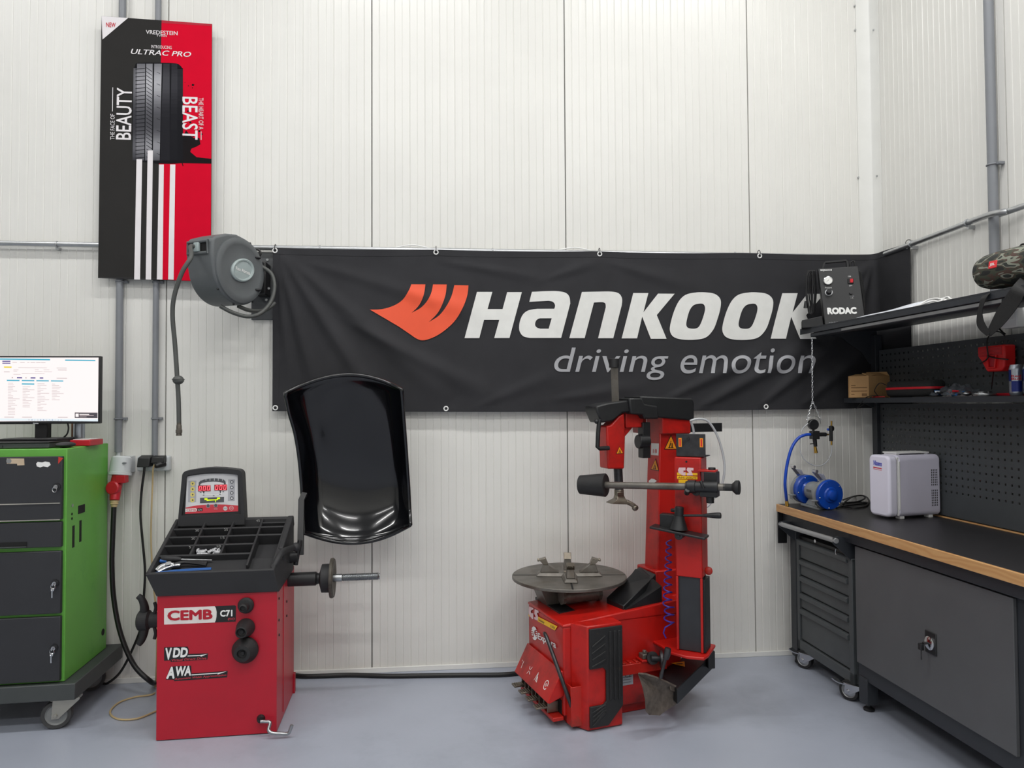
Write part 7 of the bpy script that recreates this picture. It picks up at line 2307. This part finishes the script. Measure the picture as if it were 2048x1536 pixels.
for i in range(3): mb = mb if i else MB(); mb.tube([RB(*q, 0.08 + 0.015 * i) for q in ((1711 + i, 541), (1717 + 2 * i, 545), (1722 + 2 * i, 570), (1727 + i, 600), (1728, 630), (1718, 637), (1712, 600))], 0.004, 8, sm=5)
mb.build('cable_coil', 'black', br)
a, b = RB(1603, 634, 0.05), RB(1650, 658, 0.05)
mb = MB(); mb.tube([RMx @ V((slantx + wdt * 0.82, hgt - 0.01, 0.1)), RMx @ V((slantx + wdt * 0.84, hgt + 0.03, 0.1)), RMx @ V((slantx + wdt * 0.93, hgt + 0.035, 0.1)), RMx @ V((slantx + wdt * 0.95, hgt - 0.01, 0.1))], 0.005, 8, sm=5); mb.build('cable_coil', 'black', br)
xL = (RMx.inverted() @ a).x
mb = MB(); hexa(mb, [RMx @ V(p) for p in ((xL, 0, 0.02), (-0.003, 0, 0.02), (-0.003, 0, 0.11), (xL, 0, 0.11))], [RMx @ V(p) for p in ((xL, 0.045, 0.02), (-0.012, 0.065, 0.02), (-0.012, 0.065, 0.11), (xL, 0.045, 0.11))]); mb.build('side_tray', 'box_black', br, bev=0.003)
# papers and a white cable on the top shelf
pm('paper', (216, 220, 228), 0.45)
SB0 = lambda px, py, x: PP(px, py, WM @ V((x, 0, 0)), WM.to_3x3() @ V((1, 0, 0)))
ptop = catmull([SB0(1737, 636, 0.34), SB0(1770, 625, 0.34), SB0(1810, 611, 0.34), SB0(1848, 602, 0.34), SB0(1872, 601, 0.34)], 4)


def sheet(u, v):
    p = ptop[min(len(ptop) - 1, int(round(u * (len(ptop) - 1))))]
    q = V((p.x - 0.16, p.y, zsf + 0.001))
    w = q.lerp(p, v)
    return w + V((0, 0, 0.012 * math.sin(math.pi * v) * (0.5 + 0.5 * math.sin(9 * u)))), V((0, 0, 1))


mb = MB()
mb.solid(sheet, 16, 8, 0.0012)
tag(mb.build('paper_sheets', 'paper', smooth=60), 'pale bent sheet of paper in a clear sleeve on the top shelf', 'paper')
mb = MB()
mb.tube([SB0(px, py, x) for px, py, x in ((1822, 616, .2), (1838, 610, .22), (1856, 600, .26), (1874, 597, .26), (1884, 601, .24), (1866, 606, .22), (1848, 610, .22), (1862, 602, .26), (1886, 597, .27), (1896, 594, .27), (1904, 599, .25), (1926, 600, .3))], 0.004, 8, sm=6)
mb.tube([SB0(px, py, x) for px, py, x in ((1834, 614, .19), (1852, 606, .2), (1868, 602, .22), (1880, 604, .22), (1892, 600, .24), (1878, 598, .25))], 0.004, 8, sm=6)
tag(mb.build('white_cable', 'white'), 'tangled white cable on the top shelf beside the paper', 'cable')
# camouflage speaker
m = pm('camo', (60, 66, 58), 0.7, bump=0.4, bscale=900)
nt = m.node_tree
tc_ = nt.nodes['Texture Coordinate']
mp = nt.nodes.new('ShaderNodeMapping'); mp.inputs['Scale'].default_value = (9, 9, 26)
nt.links.new(tc_.outputs['Object'], mp.inputs[0])
nz = nt.nodes.new('ShaderNodeTexNoise'); nz.inputs['Scale'].default_value = 1.6; nz.inputs['Detail'].default_value = 1.5; nz.inputs['Distortion'].default_value = 0.4
nt.links.new(mp.outputs[0], nz.inputs['Vector'])
cr = nt.nodes.new('ShaderNodeValToRGB'); cr.color_ramp.interpolation = 'CONSTANT'
el = cr.color_ramp.elements
el[0].position = 0.0; el[0].color = (*lin((30, 32, 30)), 1)
el[1].position = 0.44; el[1].color = (*lin((62, 66, 52)), 1)
e = el.new(0.50); e.color = (*lin((74, 52, 44)), 1)
e = el.new(0.55); e.color = (*lin((128, 132, 118)), 1)
e = el.new(0.62); e.color = (*lin((40, 44, 40)), 1)
nt.links.new(nz.outputs['Fac'], cr.inputs[0])
nt.links.new(cr.outputs[0], nt.nodes['Principled BSDF'].inputs['Base Color'])
sp0, sp1 = P(1950, 558, y=-1.30), None
xs = WM @ V((0.24, 0, 0))
SPY = W(1972, 545, x=0.24).y
spR = 0.075
spM = frame(WM @ V((0.24, SPY - 0.17, zTS + spR + 0.022)), WM.to_3x3() @ V((0.12, -1, 0.0)), V((0, 0, 1)))
spk = thing('speaker', 'camouflage-patterned cylindrical portable speaker lying on the top shelf with its strap hanging down', 'speaker', spM.to_translation() - V((0, 0, spR)))
mb = MB(); mb.lathe((-0.17, 0, 0), (1, 0, 0), [(0, 0.006), (0.045, 0.004), (0.06, 0.012), (0.07, 0.04), (spR, 0.09), (spR + 0.002, 0.17), (spR, 0.25), (0.07, 0.30), (0.06, 0.33), (0.045, 0.336), (0, 0.334)], 48, M=spM)
spb = mb.build('speaker_body', 'camo', spk, smooth=60)
q = spM @ V((-0.055, 0.028, spR * 0.96)); 
# badge on the side that faces the camera
toc = (CAM - spM.to_translation()).normalized()
lx = spM.to_3x3() @ V((1, 0, 0))
nb = (toc - lx * toc.dot(lx)).normalized()
ubz = lx.cross(nb); ubz = ubz if ubz.z > 0 else -ubz
nb2 = (nb * 0.93 + ubz * 0.36).normalized()
ub2 = lx.cross(nb2); ub2 = ub2 if ub2.z > 0 else -ub2
bc_ = spM @ V((-0.05, 0, 0)) + nb2 * (spR + 0.0015)
pm('badge_red', (226, 40, 48), 0.4)
mb = MB(); mb.box((0, 0, 0), (0.036, 0.03, 0.004), M=frame(bc_, lx, ub2)); bd = mb.build('badge', 'badge_red', spk, bev=0.002)
bx0 = bc_ + frame(bc_, lx, ub2).to_3x3() @ V((-0.012, -0.008, 0.0024 if frame(bc_, lx, ub2).to_3x3().col[2].dot(nb2) > 0 else -0.0024))
sgn = 1
mb = MB(); mb.text('JBL', aff(bx0, bx0 + lx * 0.024, bx0 + ub2 * 0.014), bold=0.02); mb.build('lettering', 'white', bd, smooth=0)
pm('strap_black', (18, 18, 19), 0.7, bump=0.3, bscale=400)
SB = lambda px, py, x: PP(px, py, WM @ V((x, 0, 0)), WM.to_3x3() @ V((1, 0, 0)))


def ribbon(pairs, x, nm):
    """a strap given by pairs of edge pixels, hanging just in front of the shelf"""
    nx = WM.to_3x3() @ V((1, 0, 0))
    L = catmull([SB(*p[0], p[2] if len(p) > 2 else x) for p in pairs], 4)
    Rr = catmull([SB(*p[1], p[2] if len(p) > 2 else x) for p in pairs], 4)
    mb = MB()
    mb.loft([[a, b, b + nx * 0.0025, a + nx * 0.0025] for a, b in zip(L, Rr)])
    return mb.build(nm, 'strap_black', spk, smooth=60)


ribbon([((2040, 556), (2062, 570), 0.17), ((2024, 574), (2050, 586), 0.130), ((2010, 594), (2040, 606)), ((1995, 618), (2023, 630)), ((1984, 640), (2004, 652)), ((1973, 664), (1980, 673))], 0.128, 'strap')
ribbon([((1966, 588), (1984, 582), 0.16), ((1962, 596), (1976, 590), 0.131), ((1959, 606), (1969, 604)), ((1954, 628), (1964, 622)), ((1953, 648), (1967, 642)), ((1960, 661), (1975, 657)), ((1973, 672), (1979, 667))], 0.126, 'strap')
mb = MB(); q = WM @ V((0.24, 0, 0)); qq = PP(2046, 512, WM @ V((0.24, 0, 0)), WM.to_3x3() @ V((1, 0, 0)))
mb.box(qq, (0.03, 0.03, 0.05)); mb.torus(qq + V((0, 0, 0.03)), (1, 0, 0), 0.016, 0.004); mb.build('strap_buckle', 'black', spk, bev=0.004)
# cardboard box on the middle shelf
pm('carton', (186, 146, 98), 0.75, var=0.06, scale=14)
pm('carton_ink', (110, 78, 46), 0.8)
zm = zs_mid + 0.0012
k0, k1 = P(1697, 793, z=zm), P(1737, 793, z=zm)
k0 = W(1697, 792, y=-0.16); 
ka = WM @ V((mf.x + 0.012, -0.150, 0)); 
kA_ = P(1697, 793, y=-0.185); kB_ = P(1738, 793, y=-0.26); kC_ = P(1780, 793, y=-0.225)
kA_.z = kB_.z = kC_.z = zm
u1 = V((kB_.x - kA_.x, kB_.y - kA_.y, 0)); u2 = V((-u1.y, u1.x, 0)).normalized() * 0.14
if u2.y < 0: u2 = -u2
u2 = V((kC_.x - kB_.x, kC_.y - kB_.y, 0))
kh = PP(1692, 754, kA_, V((u1.y, -u1.x, 0))).z - zm
ctn = thing('cardboard_box', 'brown cardboard box with open flaps on the left end of the middle shelf', 'box', tuple(kB_))
base4 = [kA_, kB_, kB_ + u2, kA_ + u2]
mb = MB()
for i in range(4):
    p, q = base4[i], base4[(i + 1) % 4]
    nrm = V((q.y - p.y, p.x - q.x, 0)).normalized()
    z_ = V((0, 0, kh))
    mb.loft([[p, q, q - nrm * 0.004, p - nrm * 0.004], [p + z_, q + z_, q + z_ - nrm * 0.004, p + z_ - nrm * 0.004]])
mb.loft([base4, [p + V((0, 0, 0.003)) for p in base4]])
mb.build('carton', 'carton', ctn)
z_ = V((0, 0, kh))
for p, q, o in ((base4[0], base4[1], u2.normalized() * 0.055 + V((0, 0, 0.012))), (base4[2], base4[3], u2.normalized() * -0.02 + V((0, 0, 0.025))), (base4[1], base4[2], u1.normalized() * -0.035 + V((0, 0, 0.018)))):
    mb = MB(); mb.loft([[p + z_, q + z_, q + z_ + o, p + z_ + o], [p + z_ + V((0, 0, .003)), q + z_ + V((0, 0, .003)), q + z_ + o + V((0, 0, .003)), p + z_ + o + V((0, 0, .003))]]); mb.build('flap', 'carton', ctn)
kn = V((u1.y, -u1.x, 0)).normalized()
kn = kn if kn.y < 0 else -kn
KP = lambda u, v: kA_ + u1 * u + V((0, 0, kh * v)) + kn * 0.0006
mb = MB()
for u0, u_1, v0, v1 in ((.14, .36, .56, .59), (.14, .92, .46, .49), (.14, .92, .30, .33), (.14, .3, .14, .17)): mb.poly([KP(u0, v0), KP(u_1, v0), KP(u_1, v1), KP(u0, v1)])
for i in range(9): mb.poly([KP(.66 + i * .028, .08), KP(.678 + i * .028, .08), KP(.678 + i * .028, .2), KP(.66 + i * .028, .2)])
mb.build('print', 'carton_ink', ctn, smooth=0)
# soft case with a red zip
cs0, cs1 = W(1765, 786, x=mf.x + 0.03), W(1858, 784, x=mf.x + 0.03)
pm('case_black', (30, 31, 32), 0.75, bump=0.3, bscale=500)
cs = thing('zip_case', 'long black soft case with a red zip band on the middle shelf', 'case', WM @ V((mf.x + 0.08, (cs0.y + cs1.y) / 2, zm)))
cym, chl = (cs0.y + cs1.y) / 2 - 0.0, abs(cs1.y - cs0.y) / 2
k = MB()
CSM = WM @ T(mf.x + 0.088, cym, zm)


def cloop(z, s_):
    L = []
    for i in range(32):
        a = 2 * math.pi * i / 32
        cx, cy = math.cos(a), math.sin(a)
        e = 0.55
        L.append(CSM @ V((0.066 * s_ * math.copysign(abs(cx) ** e, cx), chl * (s_ * 0.5 + 0.5) * math.copysign(abs(cy) ** e, cy) * (1.0), z)))
    return L


mb = MB(); mb.loft([cloop(0.001, 0.8), cloop(0.012, 0.96), cloop(0.03, 1.0), cloop(0.042, 1.0), cloop(0.06, 0.99), cloop(0.078, 0.93), cloop(0.086, 0.82)]); mb.build('case_shell', 'case_black', cs, smooth=60)
mb = MB(); mb.loft([cloop(0.040, 1.0), cloop(0.0405, 1.03), cloop(0.0515, 1.03), cloop(0.052, 0.99)]); mb.build('zip_band', 'red_print', cs, smooth=60)
# thin test leads around the case
mb = MB(); mb.tube([WM @ V((mf.x + 0.03 + b, cym + a, zm + h)) for a, b, h in ((chl + 0.02, 0.05, 0.06), (chl + 0.05, 0.02, 0.08), (chl + 0.07, 0.0, 0.04), (chl + 0.04, -0.005, 0.012), (chl + 0.08, 0.0, 0.004), (chl + 0.10, 0.02, 0.004), (chl + 0.05, 0.03, 0.006), (chl + 0.09, 0.0, 0.01), (chl + 0.12, -0.02, 0.0), (chl + 0.14, -0.035, -0.03), (chl + 0.17, -0.04, -0.055), (chl + 0.175, -0.04, -0.06), (chl + 0.12, -0.03, -0.035), (chl + 0.10, -0.025, -0.01), (chl + 0.08, -0.01, 0.004))], 0.0022, 6, sm=6)
tag(mb.build('test_lead', 'cable'), 'thin black test lead hanging over the shelf edge beside the cardboard box', 'cable')
mb = MB(); mb.tube([WM @ V((mf.x + 0.025 + b, cym + chl + a, zm + 0.003)) for a, b in ((0.0, 0.02), (0.05, 0.0), (0.09, 0.02), (0.05, 0.03), (0.10, 0.01), (0.03, 0.0))], 0.0022, 6, sm=6)
tag(mb.build('test_lead', 'red_print'), 'thin red test lead curled on the shelf in front of the cardboard box', 'cable')
# bagged bits, discs
pm('clear_bag', (120, 126, 134), 0.2, trans=0.4, alpha=0.7)
pm('bits_blue', (24, 90, 150), 0.4)
bag = thing('parts_bag', 'crumpled clear bag with blue and red small parts, right of the soft case', 'bag', WM @ V((mf.x + 0.08, cym - chl - 0.08, zm)))
rnd = random.Random(5)


def bagf(u, v):
    y = cym - chl - 0.01 - u * 0.24
    x = mf.x + 0.02 + v * 0.14
    h = 0.05 * math.sin(math.pi * min(1, u * 1.05)) ** 0.7 * math.sin(math.pi * v) ** 0.5 + 0.008 * math.sin(23 * u + 9 * v) + 0.006 * math.sin(31 * v - 14 * u)
    return WM @ V((x, y, zm + 0.004 + max(0, h)))


mb = MB(); mb.grid(bagf, 22, 14); mb.build('bag', 'clear_bag', bag, smooth=25)
for i, (mt, n) in enumerate((('bits_blue', 9), ('red_print', 3), ('black', 7), ('steel', 4))):
    for j in range(n):
        c = WM @ V((mf.x + 0.015 + rnd.uniform(0, 0.07), cym - chl - 0.03 - rnd.uniform(0, 0.2), zm + rnd.uniform(0.006, 0.026)))
        mb = MB(); a = rnd.uniform(0, 6.28); d = V((math.cos(a), math.sin(a), rnd.uniform(-.2, .2))) * rnd.uniform(0.008, 0.022)
        mb.cyl(c - d, c + d, rnd.uniform(0.003, 0.006), n=8); mb.build('small_part', mt, bag)
yk = W(1962, 785, x=mf.x + 0.04).y
mb = MB(); mb.lathe(WM @ V((mf.x + 0.055, yk, zm)), (0, 0, 1), [(0.012, 0), (0.046, 0), (0.048, 0.006), (0.046, 0.012), (0.034, 0.013), (0.03, 0.02), (0.012, 0.02)], 36); 
tag(mb.build('metal_disc', 'steel'), 'bright round metal disc lying on the middle shelf under the red charger', 'disc')
mb = MB(); mb.lim(mf.x + 0.11, mf.x + 0.19, yk - 0.12, yk + 0.06, zm, zm + 0.012, M=WM)
mb2 = tag(mb.build('red_card', 'plug_red', bev=0.002), 'flat red and dark packet lying behind the metal disc', 'packet')
mb = MB(); mb.ball(WM @ V((mf.x + 0.03, yk + 0.07, zm + 0.012)), (0.02, 0.016, 0.011)); tag(mb.build('bulb', 'steel', smooth=60), 'small shiny rounded bulb lying left of the metal disc', 'bulb')
# energy drink cans
dc0 = None
for i, (px, lab) in enumerate(((2033, 'blue and silver energy drink can on the middle shelf, fully in view'), (2062, 'second blue and silver energy drink can, cut by the right picture edge'))):
    yy = W(px, 784, x=mf.x + 0.06).y
    q = WM @ V((mf.x + 0.06, yy, zm))
    if dc0 is None:
        dc0 = drinks_can('drink_can', tuple(q), 0.0265, 0.132, lab, 'energy drink cans')
        mb = MB()
        r, h = 0.0267, 0.132
        vd = (CAM - q); a00 = math.atan2(vd.y, vd.x)
        for s_ in range(4):
            up = s_ % 2
            for j in range(8):
                a0, a1 = a00 + (s_ - 0.45) * math.pi / 2 + j * math.pi / 16, a00 + (s_ - 0.45) * math.pi / 2 + (j + 1) * math.pi / 16
                z0, z1 = (0.016, h * 0.47) if not up else (h * 0.47, h - 0.022)
                mb.poly([q + V((r * math.cos(a), r * math.sin(a), z)) for a, z in ((a0, z0), (a1, z0), (a1, z1), (a0, z1))])
        bmesh.ops.remove_doubles(mb.bm, verts=mb.bm.verts, dist=1e-5)
        mb.build('can_print', 'can_blue', dc0)
        tx = V((-math.sin(a00), math.cos(a00), 0)); nb_ = V((math.cos(a00), math.sin(a00), 0))
        for tt_, hh in (('Red', 0.066), ('Bull', 0.078)):
            mb = MB(); mb.text(tt_, Matrix(), bold=0.02)
            for v in mb.bm.verts:
                s_ = (v.co.x - 0.5) * 0.036
                ang2 = a00 + s_ / r
                v.co = q + V(((r + .0006) * math.cos(ang2), (r + .0006) * math.sin(ang2), 0.144 - hh + v.co.y * 0.010))
            mb.build('lettering', 'red_print', dc0, smooth=0)
    else:
        dup(dc0, T(*(q - q_first)), lab)
    q_first = q
# red battery charger hung on the board
pm('charger_red', (225, 30, 32), 0.45)
cg = thing('battery_charger', 'red battery charger hung on the perforated board', 'charger', WM @ V((BX - 0.05, W(1988, 740, x=BX).y, 1.64)))
CX = 0.53
c0, c1 = W(1954, 694, x=CX), W(2008, 692, x=CX)
e0, e1 = W(1962, 728, x=CX), W(2014, 742, x=CX)
ztp, zbt, zmd = c0.z, W(1985, 743, x=CX).z, W(1954, 718, x=CX).z
o = [(c0.y, ztp), (c0.y - 0.002, zmd + 0.01), (c0.y - 0.02, zmd - 0.01), (c0.y - 0.05, zbt + 0.006), (c0.y - 0.06, zbt), (c1.y + 0.02, zbt), (c1.y + 0.002, zbt + 0.02), (c1.y, zmd), (c1.y, ztp)]
mb = MB(); mb.prism(o, 0.06, M=WM @ Matrix(((0, 0, 1, CX), (1, 0, 0, 0), (0, 1, 0, 0), (0, 0, 0, 1)))); mb.build('charger_case', 'charger_red', cg, bev=0.008, seg=3)
yc_ = W(1985, 725, x=CX).y
mb = MB(); mb.tube([WM @ V((CX - 0.004, yc_ + a, zmd + b)) for a, b in ((0.028, 0.008), (-0.028, 0.008), (-0.018, -0.045), (0.018, -0.045))], 0.006, 8, sm=1, closed=True); mb.build('battery_port', 'charger_red', cg)
mb = MB(); mb.prism([(yc_ + 0.022, zmd + 0.003), (yc_ - 0.022, zmd + 0.003), (yc_ - 0.014, zmd - 0.04), (yc_ + 0.014, zmd - 0.04)], 0.001, M=WM @ Matrix(((0, 0, 1, CX - 0.001), (1, 0, 0, 0), (0, 1, 0, 0), (0, 0, 0, 1)))); mb.build('port_opening', 'plug_red', cg)
mb = MB()
for i in range(7): mb.lim(CX - 0.002, CX, c1.y + 0.012, c0.y - 0.012, ztp - 0.012 - i * 0.006, ztp - 0.009 - i * 0.006, M=WM)
mb.build('cooling_ribs', 'plug_red', cg)
mb = MB(); mb.tube([SB(*q, x) for *q, x in ((2010, 672, 0.6), (2000, 664, 0.585), (1986, 664, 0.56), (1976, 676, 0.53), (1974, 692, 0.521), (1976, 712, 0.52), (1972, 720, 0.518), (1960, 727, 0.522))], 0.003, 8, sm=6)
mb.tube([SB(*q, x) for *q, x in ((1976, 712, 0.52), (1990, 716, 0.52), (2016, 719, 0.522))], 0.003, 8, sm=6)
mb.build('cable', 'cable', cg)
mb = MB(); mb.tube([SB(*q, x) for *q, x in ((1987, 743, 0.55), (1985, 760, 0.5), (1983, 778, 0.45))], 0.0025, 6, sm=4); mb.build('cable', 'cable', cg)
mb = MB(); q = W(1985, 790, x=BX)
# switch box on the right wall
q = P(2022, 632, x=XR - 0.04)
sw = thing('switch_box', 'white surface switch box on the right wall under the vertical conduit', 'switch', (XR - 0.04, q.y, q.z - 0.06))
mb = MB(); mb.lim(XR - 0.055, XR - 0.0005, q.y - 0.05, q.y + 0.04, q.z - 0.055, q.z + 0.05); mb.build('box_body', 'white', sw, bev=0.004)
mb = MB(); mb.lim(XR - 0.06, XR - 0.055, q.y - 0.04, q.y - 0.005, q.z - 0.02, q.z + 0.02); mb.build('rocker', 'white_print', sw, bev=0.002)
mb = MB(); mb.tube([P(px, py, x=XR - 0.05) for px, py in ((1999, 640), (1996, 652), (2003, 662), (2010, 668))], 0.004, 8, sm=5); mb.lim(XR - 0.06, XR - 0.04, q.y + 0.045, q.y + 0.07, q.z - 0.04, q.z - 0.015)
mb.build('plug', 'cable', sw)
